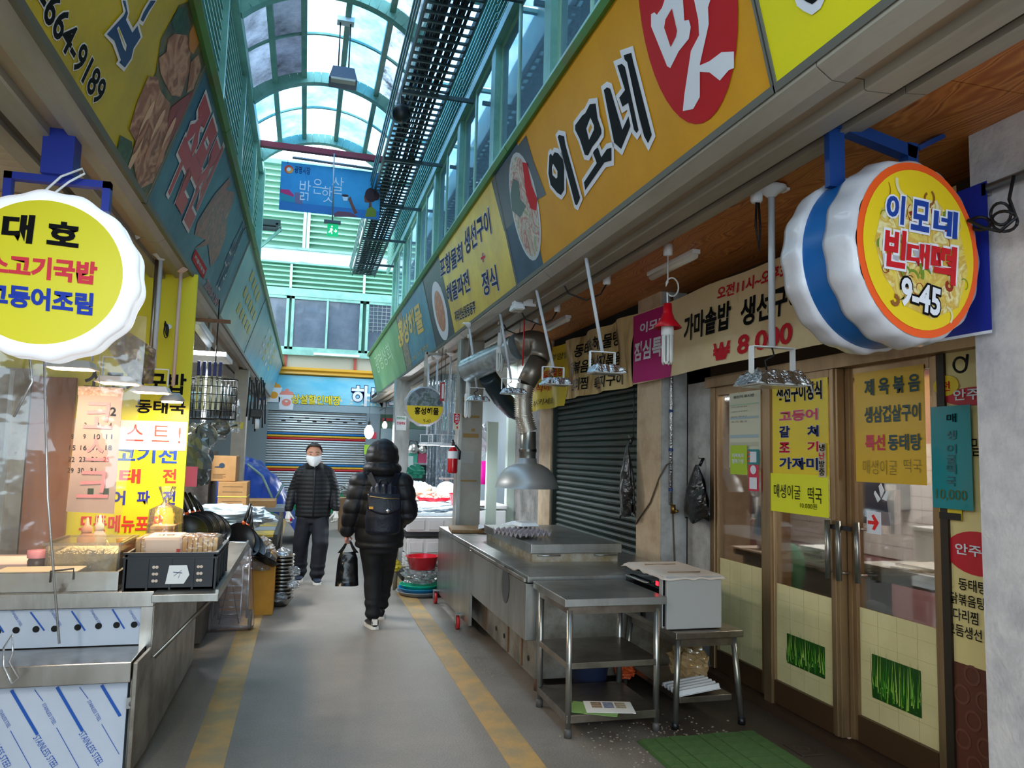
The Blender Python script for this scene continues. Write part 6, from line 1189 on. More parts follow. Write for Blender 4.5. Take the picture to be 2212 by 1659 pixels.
A, B = at(58, 1000, Y=6.1), at(152, 1000, Y=6.1); props(MB().bx((A.x, 6.08, .83), (B.x, 6.12, 2.05)).build('wood_board', mat('stall_wood', '#8a5a38', .6, col2='#704428', vs=3, stretch=(3, 1, .3))), 'upright brown board standing before the menu board', 'board')
r = root('metal_locker', 'grey ribbed metal sheet at the left of the brown board', 'panel', (A.x - .5, 6.1, .83)); b = MB(); b.bx((A.x - 1.1, 6.08, .83), (A.x - .01, 6.12, 2.1)); b.build('sheet', steeld, r); b = MB()
for k in range(8): b.bx((A.x - 1.05 + k * .13, 6.06, .84), (A.x - 1.02 + k * .13, 6.08, 2.08))
b.build('ribs', steel, r)
# calendar hung in the stall
r = root('calendar', 'wall calendar showing month 12 hung behind the clear curtain', 'calendar', at(215, 845, Y=4.98)); FQ = Fr((0, 4.98, 0), (1, 0, 0), ZUP); K = [FQ.px(*p_) for p_ in ((170, 850), (265, 855), (246, 1110), (143, 1105))]; b = MB(); b.add([FQ.p(*p_) for p_ in K], [(0, 1, 2, 3)]); b.build('sheet', mat('calendar_paper', '#b89c92', .7), r, solid=.004); q = FQ.bx(168, 853, 267, 838); rect(r, FQ, q[0], q[1], q[2], q[3], mat('speckled_edge', '#b98a70', .6, col2='#e0c4b4', vs=60), .004, 'binding')
txtp(r, '12', FQ, (229, 898, 252, 880), blk, d=.005, bold=.03); txtp(r, 'DEC', FQ, (202, 891, 214, 887), blk, d=.005, bold=0)
for row, (v, l) in enumerate(((918, ((185, 2), (212, 3), (239, 4))), (943, ((157, 8), (183, 9), (210, 10), (236, 11))), (967, ((157, 15), (181, 16), (208, 17), (235, 18))), (992, ((155, 22), (178, 23), (204, 24), (230, 25))), (1016, ((153, 29), (175, 30), (201, 31))))):
    for u, n_ in l: txtp(r, str(n_), FQ, (u - (3 if n_ < 10 else 7), v + 5, u + (3 if n_ < 10 else 7), v - 5), redt if n_ == 25 else blk, d=.005, bold=0)
for u in (196, 229): q = FQ.bx(u - 7, 1070, u + 7, 1055); rect(r, FQ, q[0], q[1], q[2], q[3], mat('leaf_ad', '#2c3a1c', .5), .005, 'picture')
pinkp = mat('pink_marker', '#dd8a90', .5)
for ch, pb in (('코', (180, 925, 246, 870)), ('스', (185, 995, 228, 945)), ('크', (165, 1075, 238, 1018))): txtp(r, ch, FQ, pb, pinkp, d=.007, bold=.01)
MB().tube([FQ.p(*FQ.px(216, 838)), FQ.p(FQ.px(214, 800)[0], FQ.px(214, 800)[1], .0), (at(214, 780, Y=4.98).x, 4.98, 2.9)], .003, 5).build('cord', white, r)
# clear plastic curtain
curt = clearmat('curtain_plastic', '#f7f5f0', .05, .10, haze=.06, hazecol='#efe6dc', bump=.5, bs=7)
r = root('plastic_curtain', 'clear plastic curtain hanging in front of the snack counter', 'curtain', (-1.3, 3.98, 2.1)); xr = at(300, 900, Y=3.98).x
b = MB(); b.grid(lambda u, v: Vector((-2.2 + (xr + 2.2 - .12 * (1 - v) ** 2) * u, 3.98 + .03 * math.sin(u * 18 + v * 1.5) + .03 * nz(u * 5, v * 4) + .14 * (1 - v), .78 + 1.42 * v + .10 * u * (1 - v))), 60, 24); b.build('sheet', curt, r)
A = at(335, 745, Y=4.3); b = MB(); b.grid(lambda u, v: Vector((xr - .2 + (A.x - xr + .2) * u, 3.98 + .35 * u + .02 * nz(u * 7, v * 5), 2.2 - .12 * u - (.08 + .32 * u * (1 - u) + .1 * u) * v)), 16, 10); b.build('folded_corner', clearmat('curtain_fold', '#f4f0e8', .03, .2, haze=.15, hazecol='#e0d6c4', bump=.6, bs=10), r)
for i, (u0, v0, u1, v1) in enumerate(((95, 760, 128, 1390), (62, 750, 30, 900))): MB().tube([at(u0, v0, Y=3.96), at(u0 + 8, (v0 + v1) / 2, Y=3.95), at(u1, v1, Y=3.97 if i == 0 else 3.96)], .006, 6).build('hem_fold', clearmat('hem', '#ffffff', .35, .1, haze=.25, hazecol='#ffffff'), r)
r2 = props(MB().tube([at(8, 1400, Y=3.98), at(26, 1370, Y=3.97), at(28, 1410, Y=3.97), at(20, 1430, Y=3.97), at(40, 1465, Y=3.97), at(25, 1478, Y=3.98), at(8, 1440, Y=3.98), at(8, 1400, Y=3.98)], .005, 6).build('clear_strap', MT['hem']), 'clear plastic strap dangling from the curtain before the step', 'strap')
# lit lamps over the stall
for i, ((u, v, Y), lb) in enumerate((((155, 797, 4.6), 'nearest lit floodlight over the snack counter'), ((258, 830, 5.15), 'second lit floodlight over the snack counter'), ((328, 850, 5.6), 'third lit floodlight beside the steel rod'))):
    B = at(u, v - 6, Y=Y); B.z += .01; o = flood('floodlight', lb, (B.x, Y, 2.90), B, 1.15, 'lit floodlights of the snack stall', False, False, 16, 'ffe6c4'); light('stall_light', B + Vector((0, 0, -.06)), 10, .2, (1, .80, .56))
B = at(372, 864, Y=5.95); r = root('floodlight', 'lit round lamp with a pale stem in front of the menu board', 'floodlight', (B.x, 5.95, 2.9)); MB().lathe([(.001, 0), (.055, 0), (.05, -.02), (.014, -.05), (.001, -.05)], (B.x, 5.95, 2.9), 14).build('ceiling_cap', mat('peach_paint', '#e0c4b4', .5), r); MB().tube([(B.x, 5.95, 2.86), (B.x, 5.95, B.z + .1)], .013, 8).build('stem', MT['peach_paint'], r); MB().lathe([(.001, .05), (.05, .05), (.085, .0), (.08, -.01), (.001, -.01)], B, 20).build('lamp_body', mat('grey_plastic', '#a3a6a8'), r); MB().lathe([(.001, -.012), (.07, -.012), (.07, -.02), (.001, -.02)], B, 20).build('lens', mat('lit_lens_ffe6c4', '#ffffff'), r); light('stall_light', B + Vector((0, 0, -.05)), 6, .12, (1, .88, .72))
A = at(334, 640, Y=5.75); props(MB().tube([(A.x, 5.75, 2.9), (A.x, 5.75, at(334, 810, Y=5.75).z)], .014, 8).build('steel_rod', steel), 'steel rod hanging from the left stall ceiling', 'rod')
props(MB().tube([at(300, 612, Z=2.88), at(325, 650, Z=2.87), at(362, 692, Z=2.86), at(366, 706, Y=5.9)], .016, 8).build('white_conduit', white), 'white conduit bending down the left stall ceiling', 'conduit')
b = MB()
for k in range(3): c = at(360, 700, Y=5.85); b.tube([c + Vector((.012 * math.cos(t + k), .02 * math.cos(t), -.05 + .05 * math.sin(t) + .01 * k)) for t in [PI / 2 + 2 * PI * i / 12 for i in range(13)]], .004, 5)
props(b.build('cable_loops', rubber), 'knot of black cable under the white conduit', 'cable')
props(MB().bx((at(420, 700, Y=6.35).x, 6.33, 2.56), (at(497, 712, Y=6.35).x, 6.37, 2.585)).build('wooden_stick', wood), 'thin wooden stick poking out above the menu board', 'stick')
# round sign of the snack stall
c = at(92, 587, Y=3.4); r = root('round_sign', 'large lit round sign with black, red and blue words on yellow', 'round sign', (c.x, 3.5, 2.9)); FG = Fr((c.x, 3.4, c.z), (1, 0, 0), ZUP); RF = .295
glowm = mat('lit_white_shell', '#f2f6fb', .3, emit=.42, ecol='#f4f8ff'); wv = lambda t: 1 + .016 * math.cos(14 * t)
for y_, s_ in ((3.4, 1), (3.62, -1)): MB().lathe([(RF, 0), (RF * 1.10, -.01), (RF * 1.18, -.04), (RF * 1.19, -.07), (RF * 1.1, -.09), (.001, -.09)], (c.x, y_, c.z), 112, ax=(0, -s_, 0), scal=wv).build('shell', glowm, r)
MB().lathe([(RF * 1.08, 0), (RF * 1.08, -.06)], (c.x, 3.48, c.z), 64, ax=(0, -1, 0)).build('dark_band', mat('slate_band', '#3c4450', .4), r)
oval(r, FG, 0, 0, RF, RF, mat('lit_yellow_face', '#d3ca1a', .4, emit=.10, ecol='#e0d818'), .002, 'face', 56)
for st, pb, mm in (('대', ((2, 521), (70, 528), (78, 466), (9, 461)), blk), ('호', ((101, 528), (170, 537), (175, 484), (104, 476)), blk), ('소고기국밥', ((-30, 591), (208, 617), (212, 567), (-28, 544)), mat('lit_red_letter', '#d83848', .5, spec=.15)), ('고등어조림', ((-30, 658), (200, 683), (203, 634), (-28, 609)), mat('lit_blue_letter', '#1d3aa8', .5, spec=.15))): txtq(r, st, FG, pb, mm, d=.006, bold=.045)
b = MB(); zc = c.z; b.bx((c.x - .20, 3.49, zc + .32), (c.x - .17, 3.53, zc + .43)); b.bx((c.x + .17, 3.49, zc + .30), (c.x + .20, 3.53, zc + .43)); b.bx((c.x - .20, 3.49, zc + .40), (c.x + .20, 3.53, zc + .43)); b.bx((c.x - .06, 3.46, zc + .43), (c.x + .06, 3.56, 2.92)); b.build('bracket', mat('bracket_blue', '#1d2f8c', .4), r)
MB().tube([(c.x - .05, 3.47, zc + .34), (c.x + .02, 3.46, zc + .42), (c.x + .10, 3.45, zc + .46), (c.x + .11, 3.45, zc + .44), (c.x + .05, 3.46, zc + .40), (c.x - .02, 3.47, zc + .33)], .005, 6).build('flex', white, r)

# ------------------------------------------------------------------ kitchenware shop beyond the menu board
r = root('tube_light', 'lit tube light just right of the yellow menu board', 'tube light', (-1.1, 7.0, 2.9)); A, B = at(424, 706, Y=7.2), at(452, 745, Y=7.9)
MB().tube([A, B], .028, 10).build('tube', mat('lit_tube_cool', '#ffffff'), r); MB().beam(A + Vector((0, 0, .05)), B + Vector((0, 0, .05)), .08, .05).build('base', white, r); light('tube_glow', (A + B) / 2 + Vector((-.1, 0, -.1)), 45, .7, (.9, .96, 1), sy=.1)
r = root('panel_light', 'lit flat panel light over the hanging knife basket', 'panel light', at(447, 775, Y=8)); A = at(447, 772, Y=8.0); MB().box(A, (.42, .7, .04)).build('panel', white, r); MB().box(A + Vector((0, 0, -.022)), (.38, .64, .006)).build('diffuser', mat('lit_tube_cool', '#ffffff'), r); light('panel_glow', A + Vector((0, 0, -.05)), 40, .35, (.93, .97, 1), sy=.6); MB().tube([A, (A.x, A.y, 2.92)], .012, 6).build('rod', steel, r)
for i, y in enumerate((10.2, 13.2, 16.5)): 
    o = root('tube_light', ('nearest', 'middle', 'farthest')[i] + ' lit tube light deep on the left shop ceiling', 'tube light', (-2.2, y, 2.92)); MB().bx((-2.26, y - .6, 2.88), (-2.14, y + .6, 2.92)).build('base', white, o); MB().tube([(-2.2, y - .58, 2.86), (-2.2, y + .58, 2.86)], .02, 8).build('tube', mat('lit_tube_cool', '#ffffff'), o); light('tube_glow', (-2.2, y, 2.82), 28, 1.1, (.88, .95, 1), sy=.1, rot=(0, 0, PI / 2))
# wire basket of knives
c = at(461, 862, Y=7.3); r = root('wire_basket', 'black wire basket of kitchen tools hung at the shop edge', 'basket', c); R0b = .20; hb = .36; b = MB()
for k in range(6): z = c.z - hb / 2 + hb * k / 5; b.tube([(c.x + R0b * math.cos(t), c.y + R0b * .7 * math.sin(t), z) for t in [2 * PI * i / 24 for i in range(24)]], .004 if k else .006, 5, closed=True)
for k in range(28): t = 2 * PI * k / 28; b.tube([(c.x + R0b * math.cos(t), c.y + R0b * .7 * math.sin(t), c.z - hb / 2), (c.x + R0b * math.cos(t), c.y + R0b * .7 * math.sin(t), c.z + hb / 2)], .003, 4)
b.build('wires', rubber, r); b = MB(); b.lathe([(.001, 0), (R0b, 0)], (c.x, c.y, c.z - hb / 2), 20, scal=lambda t: 1 - .3 * abs(math.sin(t)) ** 2); b.build('floor', mat('basket_floor', '#20242a', .6), r)
MB().tube([(c.x, c.y, c.z + hb / 2), (c.x, c.y, 2.92)], .006, 5).build('hook_rod', rubber, r); MB().beam((c.x - R0b, c.y, c.z + hb / 2), (c.x + R0b, c.y, c.z + hb / 2), .012, .006).build('cross_bar', rubber, r)
for i in range(5):
    x = c.x - .13 + i * .045; o = root('kitchen_knife', '%s of the five blue-handled knives standing in the wire basket' % ('first from the left', 'second from the left', 'middle', 'fourth from the left', 'rightmost')[i], 'knife', (x, c.y - .06, c.z), 'blue-handled knives'); MB().bx((x - .012, c.y - .065, c.z - .1), (x + .012, c.y - .06, c.z + .2)).build('blade', steel, o); MB().bx((x - .014, c.y - .075, c.z + .2), (x + .014, c.y - .05, c.z + .33)).build('handle', mat('handle_blue', '#16216a', .35), o, bevel=.004)
for i in range(7): x = c.x - .02 + i * .028; o = props(MB().tube([(x, c.y + .02 * (i % 3), c.z - .15), (x + .004, c.y + .02 * (i % 3), c.z + .12 + .02 * (i % 2))], [.014, .010], 8).build('ladle_handle', steel), '%s chrome utensil handle from the left in the wire basket' % ('first', 'second', 'third', 'fourth', 'fifth', 'sixth', 'seventh')[i], 'utensil', 'chrome utensils in the wire basket')
# saucepans in film hanging below, ladles
for i, (u, v, rr, lb) in enumerate(((432, 948, .10, 'larger steel saucepan in clear film under the wire basket'), (472, 930, .07, 'smaller steel saucepan in clear film under the wire basket'))):
    A = at(u, v, Y=7.1 + .1 * i); o = root('saucepan', lb, 'saucepan', A); MB().lathe([(.001, 0), (rr, 0), (rr, rr * 1.1), (rr * 1.05, rr * 1.12)], A, 20, ax=(.5, -.7, .3)).build('pan', steel, o); MB().tube([A + Vector((rr * .5, 0, rr * .4)), A + Vector((rr * 2.2, .02, rr * .8))], .012, 6).build('handle', steel, o); crumple('film', None, tuple(A), (rr * 1.3, rr * 1.2, rr * 1.4), clearbag, seed=i + 20, n=14, parent=o); MB().tube([A + Vector((0, 0, rr)), A + Vector((.02, 0, .35))], .004, 5).build('hanging_cord', rubber, o)
A = at(508, 905, Y=7.5); crumple('clear_bag', 'clear bag of ladles hanging at the right of the wire basket', tuple(A), (.05, .05, .16), clearbag, seed=31, n=16)
crumple('packed_goods', 'wrapped kitchen goods hanging between the menu board and the boxes', tuple(at(425, 1000, Y=7.0)), (.12, .15, .24), mat('wrapped_dark', '#5f6668', .25, coat=.4), seed=33, n=18)
A = at(408, 1035, Y=6.6); props(MB().bx((A.x - .05, 6.6, A.z - .06), (A.x + .06, 6.615, A.z + .10)).build('price_card', mat('pink_label', '#d85a8a', .5)), 'pink and white product card beside the menu board edge', 'card')
# cardboard boxes
kraft = mat('box_kraft', '#b08556', .8, col2='#a07648', vs=3)
def cbx(label, p0, p1, Y, dpt, mk):
    a, c = at(*p0, Y=Y), at(*p1, Y=Y); o = root('cardboard_box', label, 'box', ((a.x + c.x) / 2, Y, min(a.z, c.z))); MB().bx((a.x, Y, c.z), (c.x, Y + dpt, a.z)).build('carton', kraft, o, bevel=.004); Fz = Fr((a.x, Y, c.z), (1, 0, 0), ZUP); w_, h_ = c.x - a.x, a.z - c.z; pr_ = mat('box_print', '#3a2f28', .7)
    if mk: oval(o, Fz, w_ * .5, h_ * .62, w_ * .10, h_ * .10, mat('box_emblem', '#26384a', .6), .003); oval(o, Fz, w_ * .42, h_ * .56, w_ * .18, h_ * .025, mat('box_emblem', '#26384a'), .0035); [rect(o, Fz, w_ * .2, h_ * (.12 + .05 * k), w_ * (.55 + .1 * (k % 2)), h_ * (.13 + .05 * k), pr_, .003) for k in range(4)]
    else: [rect(o, Fz, w_ * .15, h_ * z, w_ * .85, h_ * (z + .012), pr_, .003) for z in (.25, .42, .62, .82)]; MB().bx((a.x - .003, Y - .004, c.z + h_ * .42), (c.x + .003, Y + dpt + .004, c.z + h_ * .45)).build('yellow_strap', mat('strap_yellow', '#d8cf5a', .5), o)
    return o
cbx('brown box with a dark round emblem, the upper of the two boxes', (450, 984), (508, 1040), 9.0, .5, True); cbx('brown box with a yellow strap, the lower of the two boxes', (472, 1041), (531, 1098), 8.9, .5, False)
r = root('display_rack', 'dark rack under the cardboard boxes at the shop edge', 'rack', (-1.2, 9.2, 0)); zb = at(500, 1098, Y=8.9).z; MB().bx((-1.9, 8.8, zb - .05), (-.62, 9.6, zb - .005)).build('board', mat('rack_dark', '#2c2a28', .7), r)
for x in (-1.88, -.68): MB().bx((x, 8.82, 0), (x + .05, 8.87, zb - .05)).build('leg', steeld, r); MB().bx((x, 9.5, 0), (x + .05, 9.55, zb - .05)).build('leg', steeld, r)
MB().bx((-1.9, 8.8, zb - .0), (-.98, 9.6, zb + .62)).build('stock', mat('dark_stock', '#3a3634', .7, col2='#5a5048', vs=8), r)
r = root('trim_7', None, None, (-1.2, 10.6, 0), kind='structure'); a = at(500, 930, Y=13.0); c2 = at(530, 930, Y=13.0); MB().bx((a.x, 13.0, 0), (c2.x, 13.3, 2.85)).build('pillar', mat('pillar_steel', '#8d887f'), r); Fp = Fr((0, 12.995, 0), (1, 0, 0), ZUP); q = Fp.bx(504, 926, 526, 912); rect(r, Fp, q[0], q[1], q[2], q[3], mat('yellow_note', '#d9c63a', .5), .002, 'note')
r = props(MB().bx((at(438, 850, Y=8.6).x, 8.6, 1.2), (at(447, 850, Y=8.6).x, 8.66, 2.92)).build('white_post', white), 'white post behind the wire basket', 'post')
# frying pans in plastic on a stand
pang = 'frying pans packed on the stand'; r = root('pan_stand', 'covered stand under the packed frying pans', 'stand', (-.9, 7.3, 0)); MB().bx((-1.5, 6.55, .04), (-.72, 7.9, .80)).build('stand', mat('stand_dark', '#45423f', .7), r); MB().bx((-1.5, 6.5, .80), (-.62, 8.6, .84)).build('board', mat('rack_dark', '#2c2a28'), r)
pnm = mat('nonstick_black', '#1a1a1c', .3)
def panmesh(rr=.15):
    o = root('frying_pan', 'pan', 'frying pan', (0, 0, 0), pang); MB().lathe([(.001, 0), (rr * .75, 0), (rr, .05), (rr * 1.02, .055), (rr * .97, .05), (rr * .72, .008), (.001, .008)], (0, 0, 0), 22).build('pan', pnm, o); b = MB(); b.tube([(0, rr * .95, .05), (0, rr * 1.4, .08), (0, rr * 2.2, .10)], [.012, .016, .014], 8); b.build('handle', black, o); b = MB(); b.tube([(0, rr * .98, .045), (0, rr * 1.12, .062)], .018, 8); b.build('ring', mat('orange_tie', '#e8622a', .5), o); return o
pp = panmesh(); pp.location = (0, 0, 0)
place = [(405, 1138, 6.7), (418, 1132, 6.8), (432, 1128, 6.9), (445, 1126, 7.0), (458, 1130, 7.1), (512, 1150, 7.3), (525, 1155, 7.4), (538, 1162, 7.5), (550, 1170, 7.55), (560, 1182, 7.6), (566, 1196, 7.6)]
on = ['first', 'second', 'third', 'fourth', 'fifth', 'sixth', 'seventh', 'eighth', 'ninth', 'tenth', 'eleventh']
for i, (u, v, Y) in enumerate(place):
    A = at(u, v + 18, Y=Y); near = i < 5
    e = (math.radians(62 - 3 * i), math.radians(-18), math.radians(25 + 7 * i)) if near else (math.radians(70 - 10 * (i - 5)), math.radians(20), math.radians(30 + 6 * (i - 5)))
    if i == 0: o = pp
    else: o = copy_tree(pp)
    o.location = A; o.rotation_euler = e; o['label'] = '%s black frying pan from the left among the packed pans' % on[i]
crumple('plastic_wrap', 'clear film bundled around the right-hand frying pans', tuple(at(560, 1200, Y=7.75)), (.16, .2, .16), clearbag, seed=40, n=20)
crumple('plastic_wrap', 'silvery film over the goods behind the frying pans', tuple(at(490, 1118, Y=8.2)), (.42, .3, .12), mat('silver_film', '#b9c4cc', .22, .3, bump=.8, bs=14), seed=41, n=24)
# folding cart in a clear bag
r = root('folding_cart', 'white wire folding cart wrapped in clear plastic on the floor', 'cart', (-.55, 7.2, 0)); wm = mat('chrome_wire', '#c9cacc', .25, .8); b = MB(); x0, x1, yc, zt = -.70, -.42, 7.16, .70
for x in (x0, x1): b.tube([(x, yc, .1), (x, yc, zt)], .009, 8)
b.tube([(x0, yc, zt), (x0 + .03, yc, zt + .05), (x1 - .03, yc, zt + .05), (x1, yc, zt)], .009, 8); b.tube([(x0 + .05, yc - .02, .10), (x0 + .05, yc - .02, .55), (x1 - .05, yc - .02, .55), (x1 - .05, yc - .02, .10), (x0 + .05, yc - .02, .10)], .006, 6)
for k in range(8): z = .14 + k * .06; b.tube([(x0 + .05, yc - .02, z), (x1 - .05, yc - .02, z)], .004, 5)
b.build('frame', wm, r)
for x in (x0 - .03, x1 + .03): b = MB(); b.lathe([(.001, -.015), (.05, -.015), (.085, -.012), (.085, .012), (.05, .015), (.001, .015)], (x, yc, .087), 20, ax=(1, 0, 0)); b.build('wheel', mat('grey_tyre', '#6e6c6a', .6), r)
MB().tube([(x0 + .06, yc - .03, .06), (x0 + .13, yc - .04, .50), (x1 - .06, yc - .03, .06)], .004, 5).build('elastic_cord', rubber, r)
MB().box((-.56, 7.16, .36), (.42, .16, .70), top=(.75, .6)).build('bag', clearmat('cart_bag', '#f8f4f6', .02, .12, haze=.07, hazecol='#e8dfe2', bump=.3, bs=6), r, bevel=.03)
props(MB().bx((-.44, 7.75, 0), (-.22, 8.1, .56)).build('cardboard_box', mat('yellow_card', '#c98f2a', .6, col2='#b57c22', vs=4), bevel=.004), 'yellow cardboard box standing between the cart and the bowl stack', 'box')
r = root('tape_crate', 'brown carton with tape behind the yellow box', 'box', (-.5, 8.2, 0)); MB().bx((-.75, 8.0, 0), (-.46, 8.5, .62)).build('carton', kraft, r); MB().bx((-.752, 8.2, 0), (-.458, 8.26, .622)).build('tape', mat('tan_tape', '#c9a878', .4), r)
# stack of steel bowls
bm_ = MB().lathe([(.001, .0), (.07, .0), (.112, .055), (.125, .075), (.128, .08), (.12, .078), (.105, .05), (.065, .006), (.001, .006)], (0, 0, 0), 28); b0 = None
for i in range(13):
    lb = ('%s steel bowl counted from the floor in the tall stack' % (on + ['twelfth', 'topmost'])[i])
    if b0 is None: b0 = bm_.build('steel_bowl', mat('bowl_steel', '#b9b7b2', .22, 1)); o = b0
    else: o = b0.copy(); COL.objects.link(o)
    o.location = (-.165 + .008 * nz(i * 1.7), 8.2 + .008 * nz(i, 5), .0 + i * .036); props(o, lb, 'bowl', 'stacked steel bowls')
for i in range(5): crumple('film_scrap', 'torn clear film %s of the steel bowl stack' % ('on the top', 'at the right side', 'low on the right side', 'at the left side', 'near the foot')[i], ((-.15, 8.18, .53), (-.05, 8.15, .34), (-.05, 8.12, .22), (-.28, 8.14, .25), (-.16, 8.09, .10))[i], (.07, .05, .05), clearbag, seed=50 + i, n=12)
# flat carts with boards, tarpaulin heap
r = root('flat_cart', 'low flat cart with worn yellow boards beside the man', 'cart', (-.6, 11, 0)); yb = mat('yellow_board_worn', '#b99a2e', .6, col2='#6d6a58', vs=3); zc = .50
for k in range(4): MB().bx((-1.1, 9.9 + k * .55, zc), (-.30, 10.4 + k * .55, zc + .03)).build('plank', yb if k % 2 == 0 else mat('grey_plank', '#7c8286', .7), r)
MB().bx((-.32, 9.85, zc - .12), (-.27, 12.1, zc + .035)).build('rail', mat('rack_dark', '#2c2a28'), r)
for y in (10.0, 11.9): MB().bx((-.34, y, 0), (-.28, y + .06, zc - .1)).build('leg', mat('rack_dark', '#2c2a28'), r); MB().bx((-1.05, y, 0), (-.99, y + .06, zc)).build('leg', mat('rack_dark', '#2c2a28'), r)
r = root('flat_cart', 'second flat cart stacked with flattened boxes before the blue tarpaulin', 'cart', (-.7, 12.6, 0)); MB().bx((-1.3, 12.3, .62), (-.26, 13.2, .68)).build('board', mat('grey_plank', '#7c8286'), r); MB().bx((-1.2, 12.4, .68), (-.4, 13.1, .78)).build('flat_boxes', kraft, r); 
for x in (-1.25, -.33): MB().bx((x, 12.35, 0), (x + .05, 12.4, .62)).build('leg', steeld, r); MB().bx((x, 13.1, 0), (x + .05, 13.15, .62)).build('leg', steeld, r)
tarpm = mat('blue_tarpaulin', '#1d3f9c', .35, bump=.5, bs=7, col2='#16307c', vs=3)
b = MB(); b.grid(lambda u, v: Vector((-1.55 + 1.5 * u, 13.4 + 1.4 * v, max(.02, (1.6 - .45 * u) * (math.sin(PI * min(1, max(0, u * .9 + .1))) ** .45) * (math.sin(PI * min(1, .06 + v * .9)) ** .4) + .07 * nz(u * 6, v * 5) + .035 * nz(u * 15, v * 13)))), 46, 40)
props(b.build('tarpaulin', tarpm), 'heap covered by a blue tarpaulin left of the masked man', 'tarpaulin')
props(MB().tube([at(535, 1003, Y=13.4), at(566, 1028, Y=13.3), at(586, 1072, Y=13.25), at(594, 1082, Y=13.3), at(612, 1045, Y=13.3)], .022, 8).build('grey_pole', mat('grey_conduit', '#7f9a98')), 'bent grey pole lying over the blue tarpaulin', 'pole')
# emergency lamp and cables at the left soffit end
A = at(573, 778, X=-.95); r = root('emergency_lamp', 'grey emergency lamp with a round lens under the left soffit', 'emergency lamp', A); MB().box(A + Vector((-.12, 0, -.02)), (.22, .3, .14)).build('housing', mat('grey_plastic', '#a3a6a8'), r, bevel=.01); b = MB(); b.lathe([(.001, .05), (.045, .05), (.06, .04), (.065, 0)], A + Vector((0, -.1, -.01)), 16, ax=(.5, -.86, 0)); b.build('lens_ring', black, r); b = MB(); b.lathe([(.001, .053), (.035, .053)], A + Vector((0, -.1, -.01)), 14, ax=(.5, -.86, 0)); b.build('lens', wht, r); MB().bx((A.x - .2, A.y - .02, A.z + .08), (A.x - .1, A.y + .02, 2.87)).build('bracket', steeld, r)
random.seed(31); b = MB()
for i in range(9):
    u0 = 540 + i * 4; Y = 11.3 + i * .1; b.tube([at(u0, 815 + 6 * (i % 3), Y=Y), at(u0 - 4 + 3 * (i % 4), 860, Y=Y), at(u0 + random.uniform(-8, 8), 900 + 8 * (i % 5), Y=Y)], .012, 5)
props(b.build('cable_bunch', rubber, kind='stuff'), 'bunch of black cables hanging at the far end of the left row', 'cable')
A = at(553, 905, Y=11.5); r = root('socket_box', 'dark cable socket with a white plug hanging from the cable bunch', 'socket', A); MB().box(A + Vector((0, 0, .08)), (.16, .08, .12)).build('box', black, r, bevel=.01); MB().tube([A + Vector((.02, 0, 0)), A + Vector((.02, 0, -.14))], .03, 8).build('plug', white, r)
MB().tube([at(410, 690, X=-1.3), at(414, 660, X=-1.28), at(418, 700, X=-1.3), at(370, 712, X=-1.4)], .006, 6).build('cord', rubber).__setitem__('label', 'black cord looped from the left soffit to the menu board'); D.objects['cord']['category'] = 'cord'
# ------------------------------------------------------------------ basins on the floor by the counter
bl_ = mat('basin_red', '#d01226', .25, coat=.3); A = Vector((1.32, 8.62, 0))
for i, (rr, z, m, lb) in enumerate(((.27, .0, mat('tray_grey', '#8b9096', .35), 'grey round tray at the bottom of the stack by the counter'), (.25, .035, mat('tray_blue', '#2a86b8', .3), 'blue round tray in the stack by the counter'), (.235, .07, mat('tray_green', '#12b48c', .3), 'turquoise green round tray in the stack by the counter'))):
    o = props(MB().lathe([(.001, .005), (rr * .8, .005), (rr * .93, .04), (rr, .05), (rr, .055), (rr * .92, .05), (rr * .78, .012), (.001, .012)], A + Vector((0, 0, z)), 36).build('round_tray', m), lb, 'tray')
crumple('plastic_bag', 'crumpled clear plastic bag under the red basin', A + Vector((0, 0, .215)), (.20, .20, .10), clearbag, seed=2)
zr = at(916, 1212, Y=8.55).z; MB().lathe([(.001, .0), (.14, .0), (.175, .13), (.19, .135), (.19, .145), (.172, .14), (.135, .012), (.001, .012)], (1.33, 8.58, .29), 32).build('red_basin', bl_); props(D.objects['red_basin'], 'red plastic basin on top of the stacked trays', 'basin')
# ------------------------------------------------------------------ fish stall
foam = mat('styrofoam', '#d3d2d2', .7, bump=.15, bs=120)
r = root('fish_stall', 'steel-framed fish table behind the stacked foam boxes', 'stall table', (2.2, 10.3, 0))
MB().bx((1.2, 9.32, .70), (1.96, 12.6, .74)).build('table_top', steeld, r)
for x in (1.25, 1.9):
    for y in (9.4, 12.5): MB().bx((x - .03, y - .03, 0), (x + .03, y + .03, .70)).build('leg', mat('dark_leg', '#3a3c40', .5), r)
MB().bx((1.16, 9.0, .60), (1.2, 12.6, .66)).build('rail', mat('dark_leg', '#3a3c40'), r); MB().bx((1.16, 8.98, .60), (1.9, 9.02, .66)).build('rail', mat('dark_leg', '#3a3c40'), r)
def foambox(label, a, c):
    o = root('foam_box', label, 'foam box', ((a[0] + c[0]) / 2, (a[1] + c[1]) / 2, a[2]), 'foam fish boxes'); MB().bx(a, c).build('box', foam, o, bevel=.008)
    h = c[2] - a[2]; n = 3 
    for k in range(n): x0 = a[0] + (c[0] - a[0]) * (k + .12) / n; x1 = a[0] + (c[0] - a[0]) * (k + .88) / n; MB().bx((x0, a[1] - .008, a[2] + h * .15), (x1, a[1], a[2] + h * .8)).build('raised_panel', foam, o, bevel=.003)
    return o
foambox('foam box at the top of the stack, under the fish', (1.18, 8.86, .665), (1.86, 9.3, .83))
foambox('foam box in the middle of the stack, under the dark rail', (1.2, 8.9, .40), (1.8, 9.3, .58))
